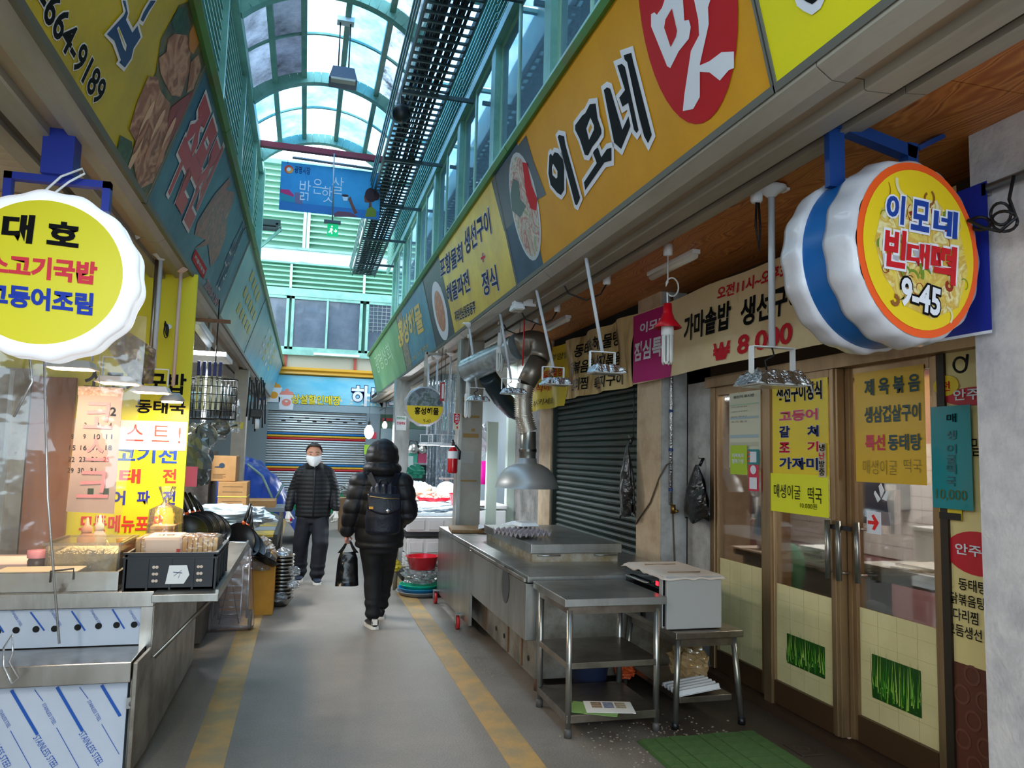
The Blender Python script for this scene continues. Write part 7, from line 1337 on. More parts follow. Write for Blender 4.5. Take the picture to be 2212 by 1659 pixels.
for i in range(3): 
    o = root('foam_sheet', ('lowest', 'middle', 'uppermost')[i] + ' of the three thin foam lids at the bottom of the stack', 'lid', (1.5, 9.1, .2)); MB().bx((1.19, 8.9 + .01 * i, .2 + i * .065), (1.79, 9.3, .255 + i * .065)).build('lid', foam, o, bevel=.006); MB().bx((1.3, 8.895 + .01 * i, .215 + i * .065), (1.68, 8.9 + .01 * i, .245 + i * .065)).build('raised_panel', foam, o)
props(MB().bx((1.15, 8.95, .1), (1.85, 9.35, .195)).build('crate', mat('black_crate', '#1c1d1f', .6), bevel=.01), 'black crate under the foam lids', 'crate')
r = root('pipe_stand', 'grey pipe leg tied with yellow cloth beside the foam boxes', 'stand', (1.1, 9, 0)); b = MB(); b.tube([(1.08, 8.95, 0), (1.08, 8.95, .62)], .025, 10); b.tube([(1.08, 8.95, .26), (1.55, 8.92, .28)], .022, 10); b.build('pipe', mat('grey_pipe', '#8a8578', .45, .4), r); crumple('cloth_knot', None, (1.08, 8.95, .27), (.06, .06, .07), mat('yellow_rag', '#c8b43c', .8), seed=3, parent=r, n=14)
# fish laid out on ice
def fishmesh(name, m, l, w, h):
    b = MB(); n = 8; prof = [(0, .05), (.08, .45), (.25, .9), (.45, 1), (.7, .7), (.88, .28), (.93, .2)]
    for x, k in prof:
        for j in range(n): a = 2 * PI * j / n; b.v.append(((x - .5) * l, math.cos(a) * w * k, math.sin(a) * h * k))
    b.f = [(i * n + j, i * n + (j + 1) % n, (i + 1) * n + (j + 1) % n, (i + 1) * n + j) for i in range(len(prof) - 1) for j in range(n)]; b.m = [0] * len(b.f); b.sm = [True] * len(b.f)
    b.add([(.42 * l, 0, 0), (.5 * l, w * .9, 0), (.5 * l, -w * .9, 0), (.46 * l, 0, .004)], [(0, 1, 3), (0, 3, 2)], 1); return b
silver = mat('fish_silver', '#b9c6cf', .25, .3, col2='#5d7484', vs=9); finm = mat('fish_fin', '#46535c', .4); random.seed(4)
props(MB().bx((1.2, 9.0, .835), (1.96, 12.5, .87)).build('ice_bed', mat('crushed_ice', '#dfeaf0', .3, bump=1, bs=60), kind='stuff'), 'crushed ice spread under the fish', 'ice')
proto = None
names = ['belt of long silver fish', 'row of mackerel']
for i in range(42):
    y = 9.12 + (i // 6) * .26 + random.uniform(-.03, .03); x = 1.32 + (i % 6) * .11 + random.uniform(-.02, .02); lb = 'silver fish on the ice, %s from the left in the %s row from the front' % (('first', 'second', 'third', 'fourth', 'fifth', 'sixth', 'seventh')[i % 6], ('first', 'second', 'third', 'fourth', 'fifth', 'sixth', 'seventh')[i // 6])
    if proto is None: proto = fishmesh('fish', silver, .34, .035, .022).build('fish', [silver, finm]); o = proto; props(o, lb, 'fish', 'fish on the ice')
    else: o = proto.copy(); COL.objects.link(o)
    props(o, lb); o.location = (x + .1 * (i % 3), y, .885 + .012 * (i % 3)); o.rotation_euler = (0, random.uniform(-.1, .1), random.choice((.3, .5, 2.9)) + random.uniform(-.2, .2))
r = root('shrimp_basket', 'red plastic tray heaped with pink shellfish on the ice', 'basket', at(940, 1082, Y=10.6)); A = at(938, 1085, Y=10.6); A.z = .9; MB().lathe([(.001, 0), (.2, 0), (.25, .07), (.245, .07), (.195, .01), (.001, .01)], A, 24).build('tray', bl_, r)
sp_ = mat('shell_pink', '#e8b5a4', .4, col2='#d98a78', vs=20); b = MB()
for i in range(120): a = random.random() * 6.28; q = random.random() ** .5 * .2; b.ball(A + Vector((q * math.cos(a), q * math.sin(a), .05 + .11 * (1 - q / .22) * random.random())), (.025, .018, .014), 6, m=4, rot=Matrix.Rotation(a, 3, 'Z'))
b.build('shellfish', sp_, r, kind='stuff')
for i, (u, v, s_, m, lb) in enumerate(((905, 1052, .2, mat('cream_bagged', '#d9c7a4', .5, col2='#efe6d4', vs=12), 'clear bag of dried cream-coloured fish behind the shellfish tray'), (880, 1045, .17, mat('pale_bagged', '#c9d3d2', .5, col2='#6f9a96', vs=8), 'greenish bag of fish at the left of the fish stall'), (928, 1062, .15, mat('white_bagged', '#dfe4e4', .5, col2='#b9c0be', vs=12), 'white bag of squid beside the cream bag'), (898, 1082, .2, mat('white_fillets', '#e6eef0', .4, col2='#b3ced4', vs=12), 'pale fillets in clear film at the front of the fish stall'))):
    A = at(u, v, Y=11 + .2 * i); crumple('fish_bag', lb, (A.x, A.y, .87 + s_ * .6), (s_, s_, s_ * .75), m, seed=i * 3 + 1, n=20)
crumple('green_bag', 'dark green bag on the back of the fish stall', tuple(at(898, 1020, Y=12.2)), (.14, .12, .12), mat('dark_green_bag', '#0f6a52', .4), seed=6, n=16)
r = root('weighing_scale', 'white round dial weighing scale on the fish stall', 'scale', at(964, 1065, Y=11)); A = at(964, 1062, Y=11); b = MB(); b.lathe([(.001, .04), (.14, .04), (.15, .03), (.15, -.05), (.001, -.05)], A, 26, ax=(0, -1, 0)); b.build('dial', mat('dial_white', '#e6e9ea', .3), r); MB().box(A + Vector((0, .03, .19)), (.25, .2, .02)).build('pan', steel, r); MB().box(A + Vector((0, .02, .16)), (.05, .05, .05)).build('stem', steel, r); MB().bx((A.x - .1, A.y - .04, .87), (A.x + .1, A.y + .1, A.z - .1)).build('base', mat('scale_base', '#b8bdc2', .4), r)
A = at(978, 1100, Y=9.6); props(MB().lathe([(.001, 0), (.12, 0), (.16, .19), (.17, .2), (.155, .19), (.115, .01), (.001, .01)], (1.98, 9.7, .87), 24).build('red_bowl', bl_), 'tall red bowl on the fish stall behind the steel pillar', 'bowl')
# clear plastic sheets and lamps of the stall
sheetm = clearmat('striped_sheet', '#cfe2ee', .15, .1, haze=.4, hazecol='#8fa6b8', bump=.7, bs=8)
for k, (u0, u1, Yk, lb) in enumerate(((925, 948, 13.0, 'clear plastic sheet hanging at the left back of the fish stall'), (946, 988, 12.7, 'clear plastic sheet hanging at the back of the fish stall'))):
    a, c = at(u0, 890, Y=Yk), at(u1, 1060, Y=Yk); b = MB(); b.grid(lambda u, v: Vector((a.x + (c.x - a.x) * u, Yk + .05 * math.sin(u * 26) * (1 - .5 * v), .85 + (2.93 - .85) * v)), 40, 8); props(b.build('plastic_sheet', sheetm), lb, 'plastic sheet')
def stall_lamp(label, top, bot, lit=True, k=1.0): return flood('floodlight', label, top, bot, k, 'lit floodlights of the fish stall', False, False, 14 if lit else 0, 'eaf6ff')
for (tu, tv, bu, bv, Yk, lb) in ((944, 808, 940, 958, 9.9, 'middle lit lamp on a pale stem in front of the far round sign'), (925, 815, 921, 958, 10.4, 'left lit lamp on a pale stem in front of the far round sign'), (973, 800, 968, 960, 9.5, 'right lit lamp left of the fire extinguisher')):
    T = at(tu, tv, Y=Yk); T.z = 2.86; Bp = at(bu, bv, Y=Yk); stall_lamp(lb, T, Bp); light('stall_light', Bp + Vector((0, 0, -.06)), 15, .25, (.86, .95, 1))
for i, (x, y) in enumerate(((2.6, 10.5), (2.5, 13.5), (2.4, 16.5))):
    o = root('tube_light', ('nearest', 'middle', 'farthest')[i] + ' lit tube light on the ceiling over the fish stalls', 'tube light', (x, y, 2.93)); MB().bx((x - .06, y - .6, 2.89), (x + .06, y + .6, 2.93)).build('base', white, o); b = MB(); b.tube([(x, y - .58, 2.87), (x, y + .58, 2.87)], .02, 8); b.build('tube', mat('lit_tube_cool', '#ffffff', .4, emit=10, ecol='#e4f2ff'), o); light('tube_glow', (x, y, 2.84), 28, 1.1, (.84, .94, 1), sy=.1, rot=(0, 0, PI / 2))
# far round sign
c = at(918, 877, Y=9.6); r = root('round_sign', 'round scalloped sign with black letters on yellow over the fish stall', 'round sign', (c.x, 9.6, 2.85)); FD2 = Fr((c.x, 9.6, c.z), (1, 0, 0), ZUP)
MB().lathe([(.23, 0), (.255, -.02), (.26, -.08), (.24, -.1), (.001, -.1)], (c.x, 9.6, c.z), 72, ax=(0, -1, 0), scal=wav).build('shell', shell, r); rr = .232
poly(r, FD2, [(rr * math.cos(t), rr * math.sin(t)) for t in [PI + PI * k / 20 for k in range(21)]], ylw, .003, 'face'); poly(r, FD2, [(rr * math.cos(t), rr * math.sin(t)) for t in [PI * k / 20 for k in range(21)]], printmat('fish_photo', ['#56606a', '#3f4a55', '#7c8a92', '#2f4a3c', '#8a939a'], 9), .003, 'photo')
txtp(r, '흥성해물', FD2, (895, 895, 948, 881), blk, d=.006, bold=.03); txtp(r, '9-43', FD2, (914, 913, 930, 906), blk, d=.006, bold=0); MB().bx((c.x - .02, 9.63, c.z + .24), (c.x + .02, 9.67, 2.87)).build('bracket', steeld, r); MB().bx((c.x, 9.63, 2.84), (1.72, 9.67, 2.865)).build('bracket', steeld, r)
r = root('price_tag', 'red and white tag hanging on two wires beside the far round sign', 'tag', at(957, 848, Y=9.2)); A, B = at(950, 866, Y=9.2), at(961, 826, Y=9.2); MB().bx((A.x, 9.2, A.z), (B.x, 9.215, B.z)).build('card', mat('tag_red', '#a8323a', .5), r); MB().bx((A.x + .02, 9.195, A.z + .03), (B.x - .01, 9.2, B.z - .02)).build('strip', white, r)
for x in (A.x + .01, B.x): MB().tube([(x, 9.2, B.z), (x, 9.2, 2.86)], .003, 5).build('wire', rubber, r)
# inside the recess right of the steel pillar
A = at(1050, 1020, Y=10.0); r = root('pink_bucket', 'magenta bucket hanging in the recess behind the steel pillar', 'bucket', A); MB().lathe([(.001, -.16), (.10, -.16), (.14, .14), (.15, .15), (.13, .14), (.095, -.15), (.001, -.15)], A, 22).build('bucket', mat('magenta_plastic', '#d8189a', .3), r); MB().tube([A + Vector((-.14, 0, .14)), A + Vector((0, 0, .27)), A + Vector((.14, 0, .14))], .006, 6).build('handle', white, r)
crumple('white_bag', 'white plastic bag hung above the magenta bucket', tuple(at(1049, 948, Y=10.1)), (.11, .09, .22), mat('white_film', '#d2d8e0', .4), seed=5, n=18)
r = root('freezer', 'white chest freezer in the recess behind the steel pillar', 'freezer', (2.35, 10.6, 0)); MB().bx((2.0, 10.2, .05), (2.72, 11.2, .82)).build('body', white, r, bevel=.02); MB().bx((1.99, 10.19, .83), (2.73, 11.21, .89)).build('lid', white, r, bevel=.015); MB().bx((2.2, 10.18, .86), (2.5, 10.19, .88)).build('handle', steeld, r)
props(MB().lathe([(.001, 0), (.1, 0), (.135, .17), (.145, .18), (.13, .17), (.095, .01), (.001, .01)], (2.16, 10.35, .892), 24).build('red_bowl', bl_), 'red bowl on the white freezer right of the steel pillar', 'bowl')
props(MB().bx((2.28, 9.6, 0), (2.42, 9.66, 2.0)).build('white_post', MT['pale_green_post']), 'white post standing in the recess before the rough wall', 'post')
# second stall further along: pillar, shelf, kettles
r = root('trim_6', None, None, (1.7, 14, 0), kind='structure'); a = at(853, 900, Y=13.8).x; MB().bx((a, 13.8, 0), (a + .27, 14.1, 2.9)).build('pillar', steel, r)
r = root('notice', 'notice with green and pink lettering on the far steel pillar', 'notice', at(867, 910, Y=13.78)); FK = Fr((0, 13.785, 0), (1, 0, 0), ZUP); q = FK.bx(855, 929, 878, 899); rect(r, FK, q[0], q[1], q[2], q[3], paper, .003, 'sheet'); txtp(r, '전화주세요', FK, (857, 906, 876, 901), mat('print_green', '#1d8a5a', .5), d=.006); txtp(r, '친절배달', FK, (857, 917, 876, 911), mat('pink_red_print', '#c8284a'), d=.006)
props(MB().bx((1.6, 16.9, .0), (3.6, 17.0, 2.1)).build('dark_partition', mat('dim_panel', '#39464a', .4)), 'dark partition behind the kettle shelf', 'partition')
r = root('shelf', 'grey shelf carrying kettles at the far right of the alley', 'shelf', (2.5, 16.6, 1.2)); zs = at(900, 1000, Y=16.5).z; MB().bx((1.62, 16.3, zs - .04), (3.4, 16.9, zs)).build('board', mat('shelf_grey', '#8f979a', .5), r); 
for x in (1.66, 3.3): MB().bx((x, 16.35, 0), (x + .05, 16.4, zs - .04)).build('leg', steeld, r)
for i, (u, lb) in enumerate(((893, 'larger steel kettle on the boxes on the far shelf'), (912, 'smaller steel kettle at the right of the far shelf'))):
    A = at(u, 975, Y=16.5); z0 = zs + .2; props(MB().box((A.x, 16.55, zs + .1), (.2, .2, .2)).build('box', mat('box_%d' % i, ('#3d8f7a', '#a23a5c')[i], .5)), ('teal carton under the larger kettle', 'plum carton under the smaller kettle')[i], 'carton')
    o = root('kettle', lb, 'kettle', (A.x, 16.55, z0)); k = .12 - .02 * i; MB().lathe([(.001, 0), (k, 0), (k * 1.08, k * .7), (k * .7, k * 1.5), (k * .2, k * 1.7), (.001, k * 1.8)], (A.x, 16.55, z0), 18).build('body', steel, o); MB().tube([(A.x - k, 16.55, z0 + k), (A.x - k * .6, 16.55, z0 + k * 2.3), (A.x + k * .6, 16.55, z0 + k * 2.3), (A.x + k, 16.55, z0 + k)], .012, 6).build('handle', black, o); MB().tube([(A.x + k * .9, 16.55, z0 + k * .5), (A.x + k * 1.6, 16.55, z0 + k * 1.2)], .02, 6).build('spout', steel, o)
props(MB().bx((at(880, 1055, Y=15).x, 15.0, at(880, 1018, Y=15).z), (at(888, 1055, Y=15).x + .02, 15.01, at(880, 985, Y=15).z)).build('calendar', mat('pale_card', '#c8d8d4', .5)), 'small pale calendar card hung beside the far pillar', 'calendar')
# bulbs at the end of the alley
for i, (u, v, Yk, em, rr, lb) in enumerate(((797, 932, 16.5, 40, .10, 'bright white bulb hanging before the far shutter'), (831, 918, 18.5, 12, .06, 'small warm bulb under the far shop front'))):
    A = at(u, v, Y=Yk); o = root('light_bulb', lb, 'light bulb', (A.x, A.y, 2.9)); b = MB(); b.lathe([(.001, -rr * 1.6), (rr * .6, -rr * 1.3), (rr, -rr * .4), (rr * .9, rr * .4), (rr * .4, rr * 1.3), (.001, rr * 1.3)], A, 16); b.build('bulb', mat('lit_bulb_%d' % i, '#ffffff', .4, emit=em, ecol=('#f4faff', '#fff0dc')[i]), o); MB().lathe([(.03, rr * 1.3), (.035, rr * 1.3 + .08), (.001, rr * 1.3 + .09)], A, 10).build('socket', black, o); MB().tube([A + Vector((0, 0, rr * 1.3 + .08)), (A.x, A.y, 2.86 if i == 0 else 2.65), (1.68 if i == 0 else A.x, A.y if i == 0 else 19.96, 2.87 if i == 0 else 2.65)], .006, 5).build('flex', rubber, o)
    plight('bulb_light', A + Vector((0, -.15, -.1)), 40 if i == 0 else 8, .08, (.94, .97, 1))
r = root('notice', 'lime green paper notice on the wall below the bright bulb', 'notice', at(793, 970, Y=19.9)); FZ = Fr((0, 19.89, 0), (1, 0, 0), ZUP); q = FZ.bx(786, 981, 803, 961); rect(r, FZ, q[0], q[1], q[2], q[3], mat('lime_paper', '#a8d83c', .5), .01, 'sheet')
r = root('notice', 'red notice on the far wall beside the bright bulb', 'notice', at(808, 940, Y=19.9)); q = FZ.bx(801, 947, 813, 934); rect(r, FZ, q[0], q[1], q[2], q[3], mat('red_paper', '#d82c44', .5), .01, 'sheet')
props(MB().bx((1.9, 19.85, 1.35), (3.2, 19.95, 2.2)).build('dark_window', mat('dark_glass', '#18242a', .15)), 'dark window of the far shop right of the shutter', 'window'); props(MB().bx((1.9, 19.78, 2.38), (3.5, 19.94, 2.46)).build('red_strip', mat('strip_red', '#a82c34', .5)), 'red strip above the dark far window', 'strip')
# greens on a stand before the shutter
r = root('produce_stand', 'low stand with wrapped produce left of the hooded person', 'stand', (1.05, 15.5, 0)); A = at(752, 1060, Y=15.5); MB().bx((A.x - .15, 15.3, 0), (A.x + .9, 15.9, A.z - .15)).build('stand', mat('stand_brown', '#8c6a48', .7), r); crumple('produce', None, (A.x + .1, 15.5, A.z - .0), (.24, .2, .16), mat('wrapped_produce', '#9aa39a', .4, col2='#6a4f4a', vs=8), seed=8, parent=r, n=16)
# ------------------------------------------------------------------ people
def fuse(b, name, m, parent, voxel=.012, smooth=4, disp=None, sub=0):
    """melt overlapping closed shapes into one continuous skin, smooth it, then press folds or quilting into it"""
    me = D.meshes.new('t'); me.from_pydata(b.v, [], b.f); bm = bmesh.new(); bm.from_mesh(me); bmesh.ops.remove_doubles(bm, verts=bm.verts, dist=1e-5); bmesh.ops.holes_fill(bm, edges=bm.edges, sides=0); bmesh.ops.recalc_face_normals(bm, faces=bm.faces); bm.to_mesh(me); bm.free()
    o = D.objects.new('t', me); COL.objects.link(o); k = o.modifiers.new('r', 'REMESH'); k.mode = 'VOXEL'; k.voxel_size = voxel
    k = o.modifiers.new('s', 'SMOOTH'); k.iterations = smooth; k.factor = .5
    bpy.context.view_layer.update(); dg = bpy.context.evaluated_depsgraph_get(); m2 = D.meshes.new_from_object(o.evaluated_get(dg)); D.objects.remove(o)
    if disp:
        ns = [v.normal.copy() for v in m2.vertices]
        for v, n_ in zip(m2.vertices, ns): v.co += n_ * disp(v.co, n_)
    m2.polygons.foreach_set('use_smooth', [True] * len(m2.polygons)); m2.materials.clear(); m2.materials.append(m); m2.name = name
    o = D.objects.new(name, m2); link(o, parent); KIDS.setdefault(parent, []).append(o); return o
def limb(b, pts, rs, n=14):
    b.tube(pts, rs, n); b.ball(pts[0], rs[0], 12, m=8); b.ball(pts[-1], rs[-1], 12, m=8)
def rings(b, R_, n=24):
    """closed loft through level ellipses (x, y, z, rx, ry)"""
    base = len(b.v); vs = []
    for x, y, z, rx, ry in R_: vs += [(x + rx * math.cos(2 * PI * k / n), y + ry * math.sin(2 * PI * k / n), z) for k in range(n)]
    m_ = len(R_); fs = [(i * n + k, i * n + (k + 1) % n, (i + 1) * n + (k + 1) % n, (i + 1) * n + k) for i in range(m_ - 1) for k in range(n)] + [tuple(range(n))[::-1], tuple((m_ - 1) * n + k for k in range(n))]
    b.add(vs, fs)
def hand(b, w, down, out, fwd, s=1.0, curl=.7):
    """palm, four bent fingers and a thumb leaving its side; out = back of the hand, fwd = thumb side"""
    w, d, o, f = Vector(w), Vector(down).normalized(), Vector(out).normalized(), Vector(fwd).normalized()
    limb(b, [w - d * .03, w + d * .01], [.024 * s, .026 * s], 10)
    for k in range(-2, 3): limb(b, [w, w + d * .08 * s + f * .016 * k * s], [.018 * s, .014 * s], 10)
    for k, (L_, r_) in enumerate(((.060, .0085), (.072, .009), (.068, .009), (.055, .0082))):
        p = w + d * .082 * s + f * (.030 - .021 * k) * s; q = [p]; a = .25
        for j in range(3): p = p + (d * math.cos(a) - o * math.sin(a)) * L_ * s * (.45, .32, .25)[j]; q.append(p); a += curl
        limb(b, q, [r_ * s, r_ * s, r_ * .95 * s, r_ * .85 * s], 8)
    p = w + d * .025 * s + f * .03 * s; limb(b, [p, p + (f * .7 + d * .7 - o * .25) * .035 * s, p + (f * .45 + d * .9 - o * .6) * .062 * s], [.012 * s, .010 * s, .009 * s], 8)
skin = mat('skin', '#d29c82', .5, col2='#c48a70', vs=8); shoe_b = mat('navy_shoe', '#1a2436', .6); sole = mat('white_sole', '#d8d4cc', .6)
def head(b, c, fy, s=1.0):
    c = Vector(c); b.ball(c + Vector((0, 0, .02)), (.076 * s, .092 * s, .10 * s), 20, m=14); b.ball(c + Vector((0, fy * .018, -.055)), (.058 * s, .066 * s, .068 * s), 16, m=12)
    limb(b, [c + Vector((0, -fy * .015, -.06)), c + Vector((0, -fy * .03, -.17))], [.05 * s, .055 * s])
    b.ball(c + Vector((0, fy * .094, -.018)), (.013, .017, .022), 10); limb(b, [c + Vector((0, fy * .085, .02)), c + Vector((0, fy * .097, -.015))], [.009, .011], 8)
    for k in (-1, 1): b.ball(c + Vector((k * .078, -fy * .008, -.01)), (.010, .022, .032), 10); limb(b, [c + Vector((k * .018, fy * .085, .027)), c + Vector((k * .05, fy * .074, .03))], [.008, .007], 8); b.ball(c + Vector((k * .035, fy * .075, -.025)), (.022, .016, .018), 10)
def shoe(name, p, d, m, parent, s=1.0):
    p = Vector(p); d = Vector(d).normalized(); n_ = Vector((-d.y, d.x, 0)); b = MB()
    prof = [(-.085, .030, .075), (-.05, .037, .085), (0, .040, .075), (.06, .046, .05), (.11, .044, .04), (.145, .03, .03)]
    vs = []; n = 12
    for x, w_, h in prof:
        for k in range(n): a = 2 * PI * k / n; vs.append(p + d * x * s + n_ * w_ * math.cos(a) * s + Vector((0, 0, max(.018, .022 + h * (.5 + .5 * math.sin(a)) * s))))
    b.add(vs, [(i * n + k, i * n + (k + 1) % n, (i + 1) * n + (k + 1) % n, (i + 1) * n + k) for i in range(len(prof) - 1) for k in range(n)] + [tuple(range(n))[::-1], tuple((len(prof) - 1) * n + k for k in range(n))], 0, True); o = b.build(name, m, parent)
    b = MB(); out = [(-.095, 0), (-.085, .032), (-.03, .038), (.06, .05), (.12, .046), (.155, .022), (.16, 0)]; q = [p + d * x * s + n_ * w_ * s for x, w_ in out] + [p + d * x * s - n_ * w_ * s for x, w_ in out[-2:0:-1]]; b.ext(q, (0, 0, .001), (0, 0, .024)); b.build('sole', sole, o); return o

# the man walking towards the camera
mx, my = .135, 9.62; r = root('person', 'older person in black quilted jacket, white mask and white gloves walking towards the camera', 'person', (mx, my, 0))
V = lambda x, y, z: Vector((mx + x, my + y, z)); hc = V(-.022, -.06, 1.515)
ft = [V(-.125, .10, .03), V(.075, -.12, .03)]; kn = [V(-.125, .0, .47), V(.10, -.14, .47)]; hp = [V(-.085, 0, .86), V(.085, 0, .86)]; sh_ = [V(-.165, -.01, 1.29), V(.165, -.01, 1.29)]; el = [V(-.245, .03, 1.08), V(.245, .02, 1.08)]; wr_ = [V(-.285, -.03, .855), V(.265, -.04, .865)]
b = MB(); head(b, hc, -1, 1.2); rings(b, [(mx, my, .80, .12, .09), (mx, my, .95, .13, .09), (mx, my, 1.1, .125, .085), (mx, my, 1.3, .15, .095), (mx, my, 1.4, .12, .075), (mx, my - .01, 1.45, .06, .055)])
for i in (0, 1): limb(b, [hp[i], kn[i], ft[i] + Vector((0, 0, .05))], [.075, .05, .035]); limb(b, [sh_[i], el[i], wr_[i]], [.045, .036, .026])
body = fuse(b, 'body', skin, r, .010, 3)
b = MB(); hj = mat('grey_black_hair', '#232223', .7, col2='#6a6866', vs=45, bump=.5, bs=140)
def hairf(u, v):
    t = u * 2 * PI; ph = v * PI * .5; d = Vector((math.cos(t) * math.cos(ph), math.sin(t) * math.cos(ph), math.sin(ph))); low = .0 if d.y < -.3 else (-.05 if d.y > .2 else -.02 * (d.y + .3) / .5)
    return hc + Vector((d.x * .096, d.y * .113 + .004, .062 + d.z * .088 + low * (1 - v) + (.05 * (1 - v) * min(1, (-d.y - .35) * 2.5) if d.y < -.35 else 0))) + d * .006 * nz(d.x * 16, d.y * 16, d.z * 16)
b.grid(hairf, 32, 12); b.build('hair', hj, r, solid=.006)
def maskf(u, v):
    a = (u - .5) * 2.5; z = -.125 + .12 * v; k = 1.07 + .10 * math.sin(PI * v) * math.cos(a); return hc + Vector((math.sin(a) * (.048 + .042 * math.sin(min(1, v * 1.25) * PI / 2) - .012 * max(0, v - .75) * 4) * k, -.02 - math.cos(a) * .096 * k - .014 * max(0, 1 - abs(a) * 1.6), z - .01 * math.cos(a * 1.2) + .018 * abs(a) * .4))
MB().grid(maskf, 24, 14).build('face_mask', mat('mask_white', '#e6e8ea', .7), r, solid=.003)
for k in (-1, 1): MB().tube([maskf(.5 + k * .5, .8), hc + Vector((k * .087, .0, .02)), hc + Vector((k * .083, .02, -.03)), maskf(.5 + k * .5, .2)], .0015, 5).build('ear_loop', mat('mask_white', '#e6e8ea'), r)
ey = MB()
for k in (-1, 1): ey.ball(hc + Vector((k * .038, -.099, .012)), (.015, .006, .0035), 10)
ey.build('eyes', mat('eye_dark', '#1c1412', .3), r); ey = MB()
for k in (-1, 1): ey.beam(hc + Vector((k * .018, -.110, .038)), hc + Vector((k * .062, -.094, .039)), .006, .007)
ey.build('eyebrows', hj, r)
jk = mat('black_quilted_nylon', '#111317', .6, bump=.15, bs=120); b = MB()
rings(b, [(mx, my, .775, .205, .135), (mx, my, .80, .21, .14), (mx, my, .95, .205, .14), (mx, my, 1.1, .205, .145), (mx, my, 1.22, .20, .14), (mx, my, 1.29, .18, .13), (mx, my, 1.34, .145, .115), (mx - .01, my - .02, 1.38, .11, .108), (mx - .015, my - .03, 1.42, .10, .10)])
for i in (0, 1): limb(b, [sh_[i], sh_[i].lerp(el[i], .5), el[i], wr_[i] + Vector((0, 0, .02))], [.076, .072, .064, .052]); limb(b, [V((-.05, .05)[i], 0, 1.355), sh_[i] + Vector((0, 0, .012))], [.075, .07])
def quilt(co, n_):
    x = co.x - mx
    if abs(x) > .225 and co.z < 1.3: z = (co.z + .15 * abs(x)) / .042
    else: z = co.z / .048
    if co.z > 1.375: return .003
    return .007 * abs(math.sin(z * PI)) ** .6 - .004 + .003 * nz(co.x * 9, co.y * 9, co.z * 6)
fuse(b, 'jacket', jk, r, .010, 4, quilt); MB().tube([V(-.01, -.135, 1.40), V(-.004, -.156, 1.25), V(-.004, -.160, 1.0), V(-.004, -.152, .79)], .006, 6).build('zip', mat('zip_grey', '#3a3d42', .3, .6), r); MB().box(V(-.008, -.142, 1.385), (.008, .006, .03)).build('zip_pull', steel, r)
b = MB(); pz = mat('dark_navy_trousers', '#14161f', .75, bump=.2, bs=30); rings(b, [(mx, my, .70, .165, .11), (mx, my, .80, .175, .115), (mx, my, .92, .16, .11)])
for i in (0, 1): limb(b, [hp[i] + Vector((0, 0, -.1)), kn[i], ft[i] + Vector((0, 0, .075))], [.11, .096, .085])
fuse(b, 'trousers', pz, r, .011, 4, lambda co, n_: .006 * nz(co.x * 9, co.y * 9, co.z * 14) + (.006 * math.sin(co.z * 70) if co.z < .22 else 0))
shoe('shoe', ft[0] - Vector((0, 0, .03)), (-.05, -1, 0), shoe_b, r); shoe('shoe', ft[1] - Vector((0, 0, .03)), (.1, -1, 0), shoe_b, r)
gl_ = mat('white_cotton_glove', '#d4d2cc', .85, bump=.3, bs=120)
for i, sx in ((0, -1), (1, 1)): b = MB(); hand(b, wr_[i] + Vector((0, -.005, -.01)), (sx * .05, -.15, -1), (sx * .8, -.5, 0), (-sx * .5, -.85, 0), 1.15, .75); limb(b, [wr_[i] + Vector((0, 0, .03)), wr_[i] + Vector((0, 0, -.03))], [.034, .032]); fuse(b, 'glove', gl_, r, .005, 2)
MB().ball(wr_[0] + Vector((.03, -.05, -.11)), (.014, .02, .022), 8).build('red_palm_coating', redp, r)

# the hooded person walking away
wx, wy = .70, 7.12; r = root('person', 'person seen from behind in a black hooded puffer coat and black trousers', 'person', (wx, wy, 0)); Q = lambda x, y, z: Vector((wx + x, wy + y, z)); hc = Q(.0, .03, 1.51)
ft = [Q(-.035, -.05, .03), Q(.075, .36, .03)]; kn = [Q(-.045, .02, .45), Q(.09, .20, .47)]; hp = [Q(-.08, 0, .83), Q(.08, 0, .83)]; sh_ = [Q(-.17, .0, 1.30), Q(.17, .0, 1.30)]; el = [Q(-.255, -.02, 1.05), Q(.25, -.03, 1.03)]; wr_ = [Q(-.29, .05, .855), Q(.21, .19, .92)]
b = MB(); head(b, hc, 1, .97); rings(b, [(wx, wy, .78, .12, .09), (wx, wy, .95, .12, .085), (wx, wy, 1.2, .135, .09), (wx, wy, 1.34, .11, .07), (wx, wy, 1.39, .055, .05)])
for i in (0, 1): limb(b, [hp[i], kn[i], ft[i] + Vector((0, 0, .05))], [.075, .05, .035]); limb(b, [sh_[i], el[i], wr_[i]], [.04, .033, .024])
body = fuse(b, 'body', skin, r, .010, 3); b = MB(); hand(b, wr_[0] + Vector((-.002, .004, -.012)), (.02, .05, -1), (-.75, -.65, 0), (.4, .9, 0), .95, 1.25); hnd = fuse(b, 'hand_skin', mat('pink_skin', '#c88a7c', .5), r, .0045, 2)
cm = mat('black_puffer_nylon', '#131216', .52, bump=.15, bs=110); b = MB()
rings(b, [(wx, wy, .715, .215, .155), (wx, wy, .74, .22, .16), (wx, wy, .9, .215, .16), (wx, wy, 1.05, .215, .16), (wx, wy, 1.2, .225, .16), (wx, wy, 1.30, .205, .15), (wx, wy + .01, 1.37, .15, .13), (wx, wy + .02, 1.42, .11, .11)])
limb(b, [sh_[0] + Vector((-.01, 0, -.02)), sh_[0].lerp(el[0], .5), el[0], wr_[0] + Vector((0, 0, .0))], [.115, .10, .085, .062]); limb(b, [sh_[1] + Vector((.01, 0, -.02)), sh_[1].lerp(el[1], .5), el[1], wr_[1]], [.115, .105, .095, .07])
